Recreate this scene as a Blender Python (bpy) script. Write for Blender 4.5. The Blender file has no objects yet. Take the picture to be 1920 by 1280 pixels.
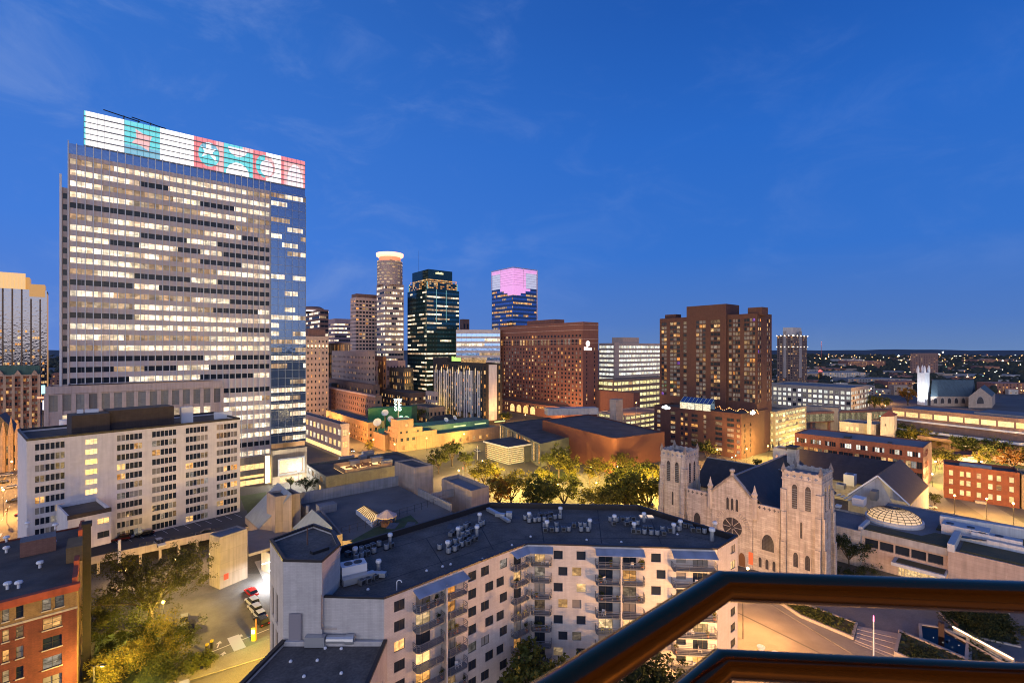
import bpy, math, random
from mathutils import Vector, Matrix
R = math.radians
random.seed(7)
scene = bpy.context.scene
COL = scene.collection
# ------------------------------------------------------------------ camera
H, F, CX, HY = 58.0, 905.0, 960.0, 655.0     # eye height (m), focal length and principal point in photo pixels
cam = bpy.data.cameras.new('camera'); camo = bpy.data.objects.new('camera', cam); COL.objects.link(camo)
camo.location = (0, 0, H); camo.rotation_euler = (R(90), 0, 0)
cam.sensor_width = 36; cam.lens = 36 * F / 1920; cam.shift_y = 15 / 1920
cam.clip_start = 0.05; cam.clip_end = 60000
cam.dof.use_dof = True; cam.dof.focus_distance = 220; cam.dof.aperture_fstop = 6.3
scene.camera = camo
# ------------------------------------------------------------------ world: dusk sky, afterglow behind the camera
world = bpy.data.worlds.new('World'); scene.world = world; world.use_nodes = True
wt = world.node_tree; wt.nodes.clear()
def wn(t, **k):
    n = wt.nodes.new(t)
    for a, b in k.items(): setattr(n, a, b)
    return n
def ramp(nt, stops, interp='LINEAR'):
    r = nt.nodes.new('ShaderNodeValToRGB'); cr = r.color_ramp; cr.interpolation = interp
    while len(cr.elements) < len(stops): cr.elements.new(0.5)
    for e, (p, c) in zip(cr.elements, stops):
        e.position = p; e.color = (*c, 1) if len(c) == 3 else c
    return r
tc = wn('ShaderNodeTexCoord'); L = wt.links.new
sep = wn('ShaderNodeSeparateXYZ'); L(tc.outputs['Generated'], sep.inputs[0])
east = ramp(wt, [(0.0, (.125, .225, .47)), (.05, (.082, .195, .53)), (.18, (.037, .170, .60)), (.38, (.022, .140, .56)), (.56, (.013, .096, .43)), (1, (.007, .046, .22))])
L(sep.outputs['Z'], east.inputs[0])
left = ramp(wt, [(0.0, (.11, .23, .64)), (.2, (.058, .205, .69)), (.5, (.034, .160, .58)), (1, (.016, .065, .28))])
L(sep.outputs['Z'], left.inputs[0])
lf = wn('ShaderNodeMapRange', interpolation_type='SMOOTHSTEP'); L(sep.outputs['X'], lf.inputs[0])
lf.inputs[1].default_value = .5; lf.inputs[2].default_value = -.7
mx = wn('ShaderNodeMix', data_type='RGBA'); L(lf.outputs[0], mx.inputs[0]); L(east.outputs[0], mx.inputs[6]); L(left.outputs[0], mx.inputs[7])
# wispy cirrus
mp = wn('ShaderNodeMapping'); L(tc.outputs['Generated'], mp.inputs[0]); mp.inputs['Scale'].default_value = (2.0, 2.2, 4.6); mp.inputs['Rotation'].default_value = (R(8), R(-10), R(-34)); mp.inputs['Location'].default_value = (1.7, .6, .4)
nz = wn('ShaderNodeTexNoise'); L(mp.outputs[0], nz.inputs[0]); nz.inputs['Scale'].default_value = 2.3; nz.inputs['Detail'].default_value = 9; nz.inputs['Roughness'].default_value = .62; nz.inputs['Distortion'].default_value = .5
cf = wn('ShaderNodeMapRange', interpolation_type='SMOOTHSTEP'); L(nz.outputs[0], cf.inputs[0]); cf.inputs[1].default_value = .46; cf.inputs[2].default_value = .78; cf.inputs[4].default_value = .30
cl = wn('ShaderNodeMapRange'); L(sep.outputs['X'], cl.inputs[0]); cl.inputs[1].default_value = .15; cl.inputs[2].default_value = -.42; cl.inputs[3].default_value = .45; cl.inputs[4].default_value = 1.7
cmu = wn('ShaderNodeMath', operation='MULTIPLY'); L(cf.outputs[0], cmu.inputs[0]); L(cl.outputs[0], cmu.inputs[1])
mc = wn('ShaderNodeMix', data_type='RGBA'); L(cmu.outputs[0], mc.inputs[0]); L(mx.outputs[2], mc.inputs[6]); mc.inputs[7].default_value = (.20, .32, .68, 1)
# afterglow in the west (behind the viewer)
dt = wn('ShaderNodeVectorMath', operation='DOT_PRODUCT'); L(tc.outputs['Generated'], dt.inputs[0]); dt.inputs[1].default_value = (-.30, -.95, 0)
gf = wn('ShaderNodeMapRange', interpolation_type='SMOOTHSTEP'); L(dt.outputs['Value'], gf.inputs[0]); gf.inputs[1].default_value = .02; gf.inputs[2].default_value = .75
glow = ramp(wt, [(0, (2.7, 2.0, 1.5)), (.08, (2.5, 2.25, 2.2)), (.2, (1.5, 1.62, 1.95)), (.36, (.36, .50, 1.05)), (.6, (.09, .20, .60)), (1, (.012, .05, .22))])
L(sep.outputs['Z'], glow.inputs[0])
mg = wn('ShaderNodeMix', data_type='RGBA'); L(gf.outputs[0], mg.inputs[0]); L(mc.outputs[2], mg.inputs[6]); L(glow.outputs[0], mg.inputs[7])
sky = wn('ShaderNodeTexSky', sky_type='NISHITA'); sky.sun_disc = False; sky.sun_elevation = R(-2); sky.sun_rotation = R(197); sky.ozone_density = 6
ads = wn('ShaderNodeMix', data_type='RGBA', blend_type='ADD'); ads.inputs[0].default_value = .05; L(mg.outputs[2], ads.inputs[6]); L(sky.outputs[0], ads.inputs[7])
bg = wn('ShaderNodeBackground'); L(ads.outputs[2], bg.inputs[0]); bg.inputs[1].default_value = 1.0
wo = wn('ShaderNodeOutputWorld'); L(bg.outputs[0], wo.inputs[0])
# soft low afterglow "sun"
sun = bpy.data.lights.new('afterglow_sun', 'SUN'); sun.energy = .6; sun.angle = R(50); sun.color = (1, .90, .85)
suno = bpy.data.objects.new('afterglow_sun', sun); COL.objects.link(suno); suno.rotation_euler = (R(72), 0, R(-14))
scene.view_settings.view_transform = 'Standard'; scene.view_settings.look = 'None'
scene.view_settings.exposure = 0.0; scene.view_settings.gamma = 1
cy = scene.cycles; cy.max_bounces = 5; cy.diffuse_bounces = 2; cy.glossy_bounces = 3; cy.transmission_bounces = 4
cy.filter_width = 1.05; cy.sample_clamp_indirect = 2.5; cy.sample_clamp_direct = 12; cy.use_denoising = True; cy.use_light_tree = True; cy.caustics_reflective = False; cy.caustics_refractive = False
try: cy.denoiser = 'OPENIMAGEDENOISE'; cy.denoising_input_passes = 'RGB_ALBEDO_NORMAL'
except Exception: pass
# ------------------------------------------------------------------ projection helpers: photo pixel -> place in the city
def G(x, y, z=0.0):
    Y = (H - z) * F / (y - HY); return Vector(((x - CX) / F * Y, Y, z))
def D(x, Y, z=0.0): return Vector(((x - CX) / F * Y, Y, z))
def ZP(y, Y): return H - (y - HY) * Y / F
def az(a): return Vector((math.sin(R(a)), math.cos(R(a)), 0))
def along(p, a, x):
    t = (x - CX) / F; d = az(a); Ln = (t * p.y - p.x) / (d.x - t * d.y); return p + d * Ln
def hit(p0, p1, x):        # distance along the face p0-p1 where pixel column x meets it, and the depth there
    d = (p1 - p0); d.z = 0; ln = d.length; d /= ln; t = (x - CX) / F
    u = (t * p0.y - p0.x) / (d.x - t * d.y); return u, p0.y + d.y * u
def fz(p0, p1, x, y): return ZP(y, hit(p0, p1, x)[1])
A1, A2, B1, B2 = 51.4, -38.6, 48.0, -42.0
# ------------------------------------------------------------------ mesh builder
class M:
    def __init__(s): s.v = []; s.f = []; s.mi = []
    def add(s, pts, faces, m=0):
        o = len(s.v); s.v += [tuple(p) for p in pts]
        for f in faces: s.f.append(tuple(i + o for i in f)); s.mi.append(m)
    def poly(s, pts, m=0): s.add(pts, [tuple(range(len(pts)))], m)
    def box(s, x0, y0, z0, x1, y1, z1, m=0, mt=None):
        p = [(x0,y0,z0),(x1,y0,z0),(x1,y1,z0),(x0,y1,z0),(x0,y0,z1),(x1,y0,z1),(x1,y1,z1),(x0,y1,z1)]
        s.add(p, [(0,3,2,1),(0,1,5,4),(1,2,6,5),(2,3,7,6),(3,0,4,7)], m); s.add(p[4:], [(0,1,2,3)], m if mt is None else mt)
    def obox(s, c, a, lx, ly, z0, z1, m=0, mt=None, cent=True):   # box with local x along azimuth a
        u = az(a); n = Vector((-u.y, u.x, 0)); c = Vector((c[0], c[1], 0))
        if cent: q = [c - u*lx/2 - n*ly/2, c + u*lx/2 - n*ly/2, c + u*lx/2 + n*ly/2, c - u*lx/2 + n*ly/2]
        else: q = [c, c + u*lx, c + u*lx + n*ly, c + n*ly]
        s.prism(q, z0, z1, m, mt)
    def prism(s, pts, z0, z1, m=0, mt=None, bot=True):
        P = [Vector((p[0], p[1], 0)) for p in pts]
        if sum(a.x*b.y - b.x*a.y for a, b in zip(P, P[1:] + P[:1])) < 0: P.reverse()
        n = len(P); o = [(p.x, p.y, z0) for p in P] + [(p.x, p.y, z1) for p in P]
        s.add(o, [(i, (i+1) % n, n + (i+1) % n, n + i) for i in range(n)], m)
        s.add(o[n:], [tuple(range(n))], m if mt is None else mt)
        if bot: s.add(o[:n], [tuple(range(n-1, -1, -1))], m)
    def cyl(s, a, b, r0, r1=None, n=8, m=0, cap=True):
        a, b = Vector(a), Vector(b); r1 = r0 if r1 is None else r1
        d = (b - a).normalized(); t = Vector((0,0,1)) if abs(d.z) < .9 else Vector((1,0,0)); x = d.cross(t).normalized(); y = d.cross(x)
        P = []
        for c, r in ((a, r0), (b, r1)):
            for i in range(n): w = 2*math.pi*i/n; P.append(c + x*r*math.cos(w) - y*r*math.sin(w))
        s.add(P, [(i, (i+1) % n, n + (i+1) % n, n + i) for i in range(n)], m)
        if cap: s.add(P, [tuple(range(n-1, -1, -1)), tuple(range(n, 2*n))], m)
    def lathe(s, c, prof, n=16, m=0):
        c = Vector(c); P = []
        for r, z in prof:
            for i in range(n): w = 2*math.pi*i/n; P.append((c.x + r*math.cos(w), c.y + r*math.sin(w), c.z + z))
        s.add(P, [(k*n + i, k*n + (i+1) % n, (k+1)*n + (i+1) % n, (k+1)*n + i) for k in range(len(prof)-1) for i in range(n)], m)
    def wall(s, p0, p1, z0, z1, ops=(), dep=.3, m=0, mr=None):
        p0 = Vector((p0[0], p0[1], 0)); p1 = Vector((p1[0], p1[1], 0)); d = p1 - p0; W = d.length; u = d / W; n = Vector((u.y, -u.x, 0))
        mr = m if mr is None else mr
        ops = [(max(a, .02), min(b, W - .02), max(c, z0 + .02), min(e, z1 - .02)) for a, b, c, e in ops]
        ops = [o for o in ops if o[1] - o[0] > .05 and o[3] - o[2] > .05]
        if not ops:
            s.add([p0 + Vector((0,0,z0)), p1 + Vector((0,0,z0)), p1 + Vector((0,0,z1)), p0 + Vector((0,0,z1))], [(0,1,2,3)], m); return
        zs = sorted({round(v, 3) for o in ops for v in o[2:]} | {z0, z1})
        for za, zb in zip(zs, zs[1:]):
            zm = (za + zb) / 2; row = sorted((o[0], o[1]) for o in ops if o[2] < zm < o[3]); x = 0.0
            for a, b in row + [(W, W)]:
                if a - x > 1e-4:
                    q0 = p0 + u*x; q1 = p0 + u*a; s.add([(q0.x,q0.y,za),(q1.x,q1.y,za),(q1.x,q1.y,zb),(q0.x,q0.y,zb)], [(0,1,2,3)], m)
                x = max(x, b)
        for a, b, c, e in ops:
            q0 = p0 + u*a; q1 = p0 + u*b; i0 = q0 - n*dep; i1 = q1 - n*dep
            P = [(q0.x,q0.y,c),(q1.x,q1.y,c),(q1.x,q1.y,e),(q0.x,q0.y,e),(i0.x,i0.y,c),(i1.x,i1.y,c),(i1.x,i1.y,e),(i0.x,i0.y,e)]
            s.add(P, [(0,1,5,4),(2,3,7,6),(1,2,6,5),(3,0,4,7)], mr)
    def mesh(s, name, mats, loc=(0,0,0), smooth=False):
        me = bpy.data.meshes.new(name); l = Vector(loc)
        me.from_pydata([(x - l.x, y - l.y, z - l.z) for x, y, z in s.v], [], s.f)
        for m in mats: me.materials.append(m)
        if len(mats) > 1: me.polygons.foreach_set('material_index', s.mi)
        if smooth: me.polygons.foreach_set('use_smooth', [True] * len(me.polygons))
        me.update(); return me
    def build(s, name, mats, parent=None, loc=None, smooth=False):
        if not isinstance(mats, (list, tuple)): mats = [mats]
        loc = Vector(loc) if loc is not None else (parent_world(parent) if parent else Vector((0,0,0)))
        o = bpy.data.objects.new(name, s.mesh(name, mats, loc, smooth)); COL.objects.link(o)
        if parent: o.parent = parent; o.location = loc - parent_world(parent)
        else: o.location = loc
        return o
def parent_world(o):
    v = Vector((0,0,0))
    while o: v += o.location; o = o.parent
    return v
def tag(o, label=None, cat=None, group=None, kind=None):
    for k, v in (('label', label), ('category', cat), ('group', group), ('kind', kind)):
        if v: o[k] = v
    return o
def empty(name, loc, label, cat, group=None, rz=0):
    o = bpy.data.objects.new(name, None); COL.objects.link(o); o.location = loc; o.rotation_euler.z = rz; o.empty_display_size = .5
    return tag(o, label, cat, group)
def kids(o): return [c for c in bpy.data.objects if c.parent == o]
def tree_of(o): return (o, [tree_of(c) for c in kids(o)])
def copy_tree(t, parent=None):
    o, ch = t; c = o.copy(); COL.objects.link(c)
    if parent: c.parent = parent
    for k in ch: copy_tree(k, c)
    return c
def struct(name, m, mat, loc=None):
    o = m.build(name, mat, None, loc); o['kind'] = 'structure'; return o
ORD = 'first second third fourth fifth sixth seventh eighth ninth tenth eleventh twelfth thirteenth fourteenth fifteenth sixteenth seventeenth eighteenth nineteenth twentieth'.split()
def nth(i): return ORD[i] if i < 20 else ('twenty-' + ORD[i - 20] if i < 29 else ('thirtieth' if i == 29 else 'thirty-' + ORD[i - 30]))
# ------------------------------------------------------------------ materials
def newmat(name):
    m = bpy.data.materials.new(name); m.use_nodes = True; nt = m.node_tree; return m, nt, nt.nodes['Principled BSDF']
def wallco(nt):     # (distance along the wall, height) in metres for any vertical wall
    ge = nt.nodes.new('ShaderNodeNewGeometry'); cr = nt.nodes.new('ShaderNodeVectorMath'); cr.operation = 'CROSS_PRODUCT'; cr.inputs[0].default_value = (0,0,1)
    nt.links.new(ge.outputs['True Normal'], cr.inputs[1])
    dp = nt.nodes.new('ShaderNodeVectorMath'); dp.operation = 'DOT_PRODUCT'; nt.links.new(cr.outputs[0], dp.inputs[0]); nt.links.new(ge.outputs['Position'], dp.inputs[1])
    sp = nt.nodes.new('ShaderNodeSeparateXYZ'); nt.links.new(ge.outputs['Position'], sp.inputs[0])
    cb = nt.nodes.new('ShaderNodeCombineXYZ'); nt.links.new(dp.outputs['Value'], cb.inputs[0]); nt.links.new(sp.outputs['Z'], cb.inputs[1]); return cb.outputs[0], ge.outputs['Position']
def mat_wall(name, c, brick=None, var=.16, rough=.85, mortar=.72, mw=.012, streak=.10, scale=.5, off=.5, c2=None):
    m, nt, b = newmat(name); ln = nt.links.new; co, pos = wallco(nt)
    n1 = nt.nodes.new('ShaderNodeTexNoise'); ln(pos, n1.inputs[0]); n1.inputs['Scale'].default_value = scale; n1.inputs['Detail'].default_value = 6
    n2 = nt.nodes.new('ShaderNodeTexNoise'); mp = nt.nodes.new('ShaderNodeMapping'); ln(co, mp.inputs[0]); mp.inputs['Scale'].default_value = (1.1, .07, 1); ln(mp.outputs[0], n2.inputs[0]); n2.inputs['Scale'].default_value = 1.3; n2.inputs['Detail'].default_value = 4
    c2 = c2 or tuple(x * (1 - var) for x in c)
    if brick:
        bt = nt.nodes.new('ShaderNodeTexBrick'); ln(co, bt.inputs[0]); bt.inputs['Color1'].default_value = (*c, 1); bt.inputs['Color2'].default_value = (*c2, 1)
        bt.inputs['Mortar'].default_value = (*[x * mortar for x in c], 1); bt.inputs['Scale'].default_value = 1; bt.inputs['Brick Width'].default_value = brick[0]; bt.inputs['Row Height'].default_value = brick[1]
        bt.inputs['Mortar Size'].default_value = mw; bt.offset = off; col = bt.outputs[0]
        bp = nt.nodes.new('ShaderNodeBump'); bp.inputs['Strength'].default_value = .25; bp.inputs['Distance'].default_value = .02; bp.invert = True; ln(bt.outputs['Fac'], bp.inputs['Height']); ln(bp.outputs[0], b.inputs['Normal'])
    else:
        r = ramp(nt, [(.3, c2), (.7, c)]); ln(n1.outputs[0], r.inputs[0]); col = r.outputs[0]
    mu = nt.nodes.new('ShaderNodeMix'); mu.data_type = 'RGBA'; mu.blend_type = 'MULTIPLY'; mu.inputs[0].default_value = 1
    r2 = ramp(nt, [(.25, (1 - streak*2.2,)*3), (.6, (1.04,)*3)]); ln(n2.outputs[0], r2.inputs[0]); ln(col, mu.inputs[6]); ln(r2.outputs[0], mu.inputs[7])
    mu2 = nt.nodes.new('ShaderNodeMix'); mu2.data_type = 'RGBA'; mu2.blend_type = 'MULTIPLY'; mu2.inputs[0].default_value = 1
    r3 = ramp(nt, [(.3, (1 - var,)*3), (.7, (1 + var*.5,)*3)]); ln(n1.outputs[0], r3.inputs[0]); ln(mu.outputs[2], mu2.inputs[6]); ln(r3.outputs[0], mu2.inputs[7])
    ln(mu2.outputs[2], b.inputs['Base Color']); b.inputs['Roughness'].default_value = rough; return m
def mat_flat(name, c, var=.3, scale=.15, rough=.85, c2=None, fine=6.0):   # ground, roofs: big stains and fine grain
    m, nt, b = newmat(name); ln = nt.links.new; ge = nt.nodes.new('ShaderNodeNewGeometry')
    n1 = nt.nodes.new('ShaderNodeTexNoise'); ln(ge.outputs['Position'], n1.inputs[0]); n1.inputs['Scale'].default_value = scale; n1.inputs['Detail'].default_value = 8; n1.inputs['Roughness'].default_value = .62
    n2 = nt.nodes.new('ShaderNodeTexNoise'); ln(ge.outputs['Position'], n2.inputs[0]); n2.inputs['Scale'].default_value = fine; n2.inputs['Detail'].default_value = 3
    r = ramp(nt, [(.32, c2 or tuple(x*(1-var) for x in c)), (.68, tuple(x*(1+var*.4) for x in c))]); ln(n1.outputs[0], r.inputs[0])
    r2 = ramp(nt, [(.3, (.72,)*3), (.7, (1.2,)*3)]); ln(n2.outputs[0], r2.inputs[0])
    mu = nt.nodes.new('ShaderNodeMix'); mu.data_type = 'RGBA'; mu.blend_type = 'MULTIPLY'; mu.inputs[0].default_value = 1; ln(r.outputs[0], mu.inputs[6]); ln(r2.outputs[0], mu.inputs[7])
    ln(mu.outputs[2], b.inputs['Base Color']); b.inputs['Roughness'].default_value = rough
    bp = nt.nodes.new('ShaderNodeBump'); bp.inputs['Strength'].default_value = .2; bp.inputs['Distance'].default_value = .03; ln(n2.outputs[0], bp.inputs['Height']); ln(bp.outputs[0], b.inputs['Normal']); return m
def mat_plain(name, c, rough=.5, metal=0.0, spec=.5):
    m, nt, b = newmat(name); b.inputs['Base Color'].default_value = (*c, 1); b.inputs['Roughness'].default_value = rough; b.inputs['Metallic'].default_value = metal; b.inputs['Specular IOR Level'].default_value = spec; return m
def mat_emit(name, c, s, sample=False, base=(.3,.3,.3)):
    m, nt, b = newmat(name); b.inputs['Base Color'].default_value = (*base, 1); b.inputs['Emission Color'].default_value = (*c, 1); b.inputs['Emission Strength'].default_value = s
    m.cycles.emission_sampling = 'AUTO' if sample else 'NONE'; return m
def mat_pane(name, cols, smin, smax, base=(.02,.022,.028), detail=1.0, nscale=1.1, rough=.12):
    # glass with a lit room behind it: hue and brightness per window, uneven room interior
    m, nt, b = newmat(name); ln = nt.links.new; b.inputs['Base Color'].default_value = (*base, 1); b.inputs['Roughness'].default_value = rough; b.inputs['Specular IOR Level'].default_value = .22
    ge = nt.nodes.new('ShaderNodeNewGeometry'); oi = nt.nodes.new('ShaderNodeObjectInfo')
    ad = nt.nodes.new('ShaderNodeMath'); ad.operation = 'ADD'; ln(ge.outputs['Random Per Island'], ad.inputs[0]); ln(oi.outputs['Random'], ad.inputs[1])
    fr = nt.nodes.new('ShaderNodeMath'); fr.operation = 'FRACT'; ln(ad.outputs[0], fr.inputs[0])
    r = ramp(nt, [(i / max(1, len(cols)-1), c) for i, c in enumerate(cols)]); ln(fr.outputs[0], r.inputs[0])
    w = nt.nodes.new('ShaderNodeTexWhiteNoise'); w.noise_dimensions = '1D'; ln(fr.outputs[0], w.inputs['W'])
    s = nt.nodes.new('ShaderNodeMapRange'); ln(w.outputs['Value'], s.inputs[0]); s.inputs[3].default_value = smin; s.inputs[4].default_value = smax
    co, pos = wallco(nt); mp = nt.nodes.new('ShaderNodeMapping'); ln(co, mp.inputs[0]); mp.inputs['Scale'].default_value = (nscale, nscale*1.5, 1)
    vo = nt.nodes.new('ShaderNodeTexVoronoi'); ln(mp.outputs[0], vo.inputs[0]); vo.inputs['Scale'].default_value = 1.0; vo.distance = 'CHEBYCHEV'
    sp = nt.nodes.new('ShaderNodeSeparateColor'); ln(vo.outputs['Color'], sp.inputs[0])
    nn = nt.nodes.new('ShaderNodeTexNoise'); ln(mp.outputs[0], nn.inputs[0]); nn.inputs['Scale'].default_value = 1.6; nn.inputs['Detail'].default_value = 4
    v1 = nt.nodes.new('ShaderNodeMapRange'); ln(sp.outputs[0], v1.inputs[0]); v1.inputs[3].default_value = 1 - .75*detail; v1.inputs[4].default_value = 1.15
    v2 = nt.nodes.new('ShaderNodeMapRange'); ln(nn.outputs[0], v2.inputs[0]); v2.inputs[1].default_value = .3; v2.inputs[2].default_value = .7; v2.inputs[3].default_value = 1 - .6*detail; v2.inputs[4].default_value = 1.2
    m1 = nt.nodes.new('ShaderNodeMath'); m1.operation = 'MULTIPLY'; ln(v1.outputs[0], m1.inputs[0]); ln(v2.outputs[0], m1.inputs[1])
    m2 = nt.nodes.new('ShaderNodeMath'); m2.operation = 'MULTIPLY'; ln(m1.outputs[0], m2.inputs[0]); ln(s.outputs[0], m2.inputs[1])
    ln(r.outputs[0], b.inputs['Emission Color']); ln(m2.outputs[0], b.inputs['Emission Strength']); m.cycles.emission_sampling = 'NONE'; return m
def mat_glass(name, c, rough=.06, metal=.75, wav=.015):
    m, nt, b = newmat(name); ln = nt.links.new; b.inputs['Base Color'].default_value = (*c, 1); b.inputs['Metallic'].default_value = metal; b.inputs['Roughness'].default_value = rough
    co, pos = wallco(nt); n = nt.nodes.new('ShaderNodeTexNoise'); ln(pos, n.inputs[0]); n.inputs['Scale'].default_value = .55; n.inputs['Detail'].default_value = 2
    bp = nt.nodes.new('ShaderNodeBump'); bp.inputs['Strength'].default_value = 1; bp.inputs['Distance'].default_value = wav*4; ln(n.outputs[0], bp.inputs['Height']); ln(bp.outputs[0], b.inputs['Normal']); return m
PANE = {
 'dark': mat_plain('dark_window_glass', (.018,.026,.042), .08, 0, .22),
 'blind': mat_pane('blind_window', [(.9,.75,.55),(.6,.62,.7)], .0, .09, (.16,.15,.15), .6),
 'dim': mat_pane('dim_room_window', [(1,.55,.22),(1,.72,.42),(.8,.75,.7)], .10, .45, detail=.9),
 'warm': mat_pane('warm_room_window', [(1,.36,.07),(1,.46,.12),(1,.56,.20),(1,.70,.36)], .5, 1.7, detail=.85, nscale=.8),
 'bright': mat_pane('bright_warm_window', [(1,.58,.20),(1,.70,.32)], 1.0, 1.9, detail=.32, nscale=.8),
 'office': mat_pane('lit_office_window', [(1,.74,.44),(1,.82,.58),(1,.85,.64),(1,.68,.44)], .9, 2.3, detail=.6, nscale=.45),
 'officedim': mat_pane('dim_office_window', [(1,.58,.30),(1,.66,.38),(1,.75,.5)], .30, .85, detail=.62, nscale=.4),
 'cool': mat_pane('cool_white_window', [(1,.92,.75),(.9,.95,.9),(1,.86,.60)], .7, 1.7, detail=.6),
 'blue': mat_glass('blue_window_glass', (.16,.30,.62), .08, .75, .006),
 'teal': mat_glass('teal_window_glass', (.05,.17,.20), .06, .8, .012),
 'purple': mat_pane('purple_lit_window', [(.35,.12,.9),(.5,.2,1)], .5, 1.0),
 'lime': mat_pane('garage_lit_opening', [(1,.86,.38),(1,.92,.48),(1,.80,.30)], .9, 1.7, detail=.75, nscale=.6),
}
FRAME_D = mat_plain('dark_bronze_frame', (.035,.032,.03), .5); FRAME_L = mat_plain('pale_frame', (.45,.44,.42), .6); FRAME_G = mat_plain('grey_frame', (.16,.17,.19), .5, .3)
ROOF_D = mat_flat('dark_roof_membrane', (.088,.078,.072), .55, .16); ROOF_G = mat_flat('grey_roof_membrane', (.15,.138,.13), .35, .1); ROOF_B = mat_flat('blue_grey_roof', (.17,.175,.19), .3, .1)
CONC = mat_wall('tan_concrete', (.36,.31,.28), (3.2,3.0), .12, mw=.03, off=0)
STEEL = mat_plain('galvanised_steel', (.42,.44,.47), .38, .6); WHITEM = mat_plain('white_metal', (.62,.63,.66), .45); BLACKM = mat_plain('black_metal', (.02,.02,.022), .45)
# ------------------------------------------------------------------ buildings
WCACHE = {}
def win_mesh(w, h, kind, style, fr):
    k = (round(w, 2), round(h, 2), kind, style, fr.name)
    if k in WCACHE: return WCACHE[k]
    m = M(); m.add([(-w/2,0,0),(w/2,0,0),(w/2,0,h),(-w/2,0,h)], [(0,1,2,3)], 1); t = .05 if w < 3 else .08; y = -.07
    if style != 'bare':
        m.box(-w/2,y,0,w/2,-.004,t); m.box(-w/2,y,h-t,w/2,-.004,h); m.box(-w/2,y,t,-w/2+t,-.004,h-t); m.box(w/2-t,y,t,w/2,-.004,h-t)
        n = {'single':0,'double':1,'triple':2,'six':5,'sash':0,'cross':1}.get(style, 0)
        for i in range(n): x = -w/2 + w*(i+1)/(n+1); m.box(x-t/2,y+.002,t,x+t/2,-.004,h-t)
        if style in ('sash','cross'): m.box(-w/2+t,y+.004,h*.5-t/2,w/2-t,-.004,h*.5+t/2)
    me = m.mesh('window', [fr, PANE[kind]]); WCACHE[k] = me; return me
def pick(wts):
    r = random.random() * sum(w for _, w in wts)
    for k, w in wts:
        r -= w
        if r <= 0: return k
    return wts[-1][0]
class Bld:
    def __init__(s, name, label, cat='building', loc=(0,0,0), mats=(), group=None, frame=None):
        s.root = empty(name, (loc[0], loc[1], 0), label, cat, group); s.m = M(); s.mats = list(mats); s.w = []; s.frame = frame or FRAME_D
    def body(s, pts, z0, z1, par=.9, fw={}, m=0, mt=1, th=.4, dep=.3, skip=(), mi=None):
        P = [Vector((p[0], p[1], 0)) for p in pts]; n = len(P)
        for i in range(n):
            if i in skip: continue
            s.face(P[i], P[(i+1) % n], z0, z1, fw.get(i, ()), dep, m)
        if par > 0:
            Q = []
            for i in range(n):
                a = (P[i] - P[i-1]).normalized(); b = (P[(i+1) % n] - P[i]).normalized(); na = Vector((-a.y, a.x, 0)); nb = Vector((-b.y, b.x, 0))
                k = (na + nb); k = k / max(.2, k.dot(na)); Q.append(P[i] + k * th)
            zr = z1 - par
            for i in range(n):
                j = (i+1) % n; s.m.add([(P[i].x,P[i].y,z1),(P[j].x,P[j].y,z1),(Q[j].x,Q[j].y,z1),(Q[i].x,Q[i].y,z1)], [(0,1,2,3)], m)
                s.m.add([(Q[i].x,Q[i].y,z1),(Q[j].x,Q[j].y,z1),(Q[j].x,Q[j].y,zr),(Q[i].x,Q[i].y,zr)], [(0,1,2,3)], m if mi is None else mi)
            s.m.poly([(q.x, q.y, zr) for q in Q], mt)
        else: s.m.poly([(p.x, p.y, z1) for p in P], mt)
        return s
    def face(s, p0, p1, z0, z1, wins=(), dep=.3, m=0):
        p0 = Vector((p0[0], p0[1], 0)); p1 = Vector((p1[0], p1[1], 0)); d = p1 - p0; W = d.length; u = d / W; n = Vector((u.y, -u.x, 0))
        wins = [w for w in wins if w[0] > .05 and w[1] < W - .05 and w[2] > z0 + .05 and w[3] < z1 - .05]
        s.m.wall(p0, p1, z0, z1, [w[:4] for w in wins], dep, m)
        th = math.atan2(u.y, u.x)
        for w in wins:
            c = p0 + u * ((w[0] + w[1]) / 2) - n * dep
            s.w.append((w[1]-w[0], w[3]-w[2], w[4], w[5] if len(w) > 5 else 'single', (c.x, c.y, w[2]), th, (w[1]-w[0])*(w[3]-w[2]) / c.y**2))
    def bands(s, p0, p1, rows, seg, choose, dep=.25, mull=None, inset=.3, name='window_band', mw=.07, m=0, z0=None, z1=None, every=1):
        p0 = Vector((p0[0], p0[1], 0)); p1 = Vector((p1[0], p1[1], 0)); d = p1 - p0; W = d.length; u = d / W; n = Vector((u.y, -u.x, 0))
        if z0 is not None: s.m.wall(p0, p1, z0, z1, [(inset, W - inset, a, b) for a, b in rows], dep, m)
        keys = list(PANE); nseg = max(1, round((W - 2*inset) / seg)); sw = (W - 2*inset) / nseg
        for ri, (a, b) in enumerate(rows):
            q = M()
            for i in range(nseg):
                x0 = inset + i*sw; k = choose(ri, i, nseg); c0 = p0 + u*x0 - n*dep; c1 = p0 + u*(x0+sw) - n*dep
                q.add([(c0.x,c0.y,a),(c1.x,c1.y,a),(c1.x,c1.y,b),(c0.x,c0.y,b)], [(0,1,2,3)], keys.index(k) + 1)
                if i % every == 0:
                    e0 = p0 + u*x0 - n*(dep-.004); f = e0 + n*.08
                    h0, h1 = e0 - u*mw/2, e0 + u*mw/2; g0, g1 = h0 + n*.08, h1 + n*.08
                    q.add([(h0.x,h0.y,a),(g0.x,g0.y,a),(g1.x,g1.y,a),(h1.x,h1.y,a),(h0.x,h0.y,b),(g0.x,g0.y,b),(g1.x,g1.y,b),(h1.x,h1.y,b)], [(0,1,5,4),(1,2,6,5),(2,3,7,6)], 0)
            q.build(name, [mull or s.frame] + [PANE[k] for k in keys], s.root)
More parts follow.
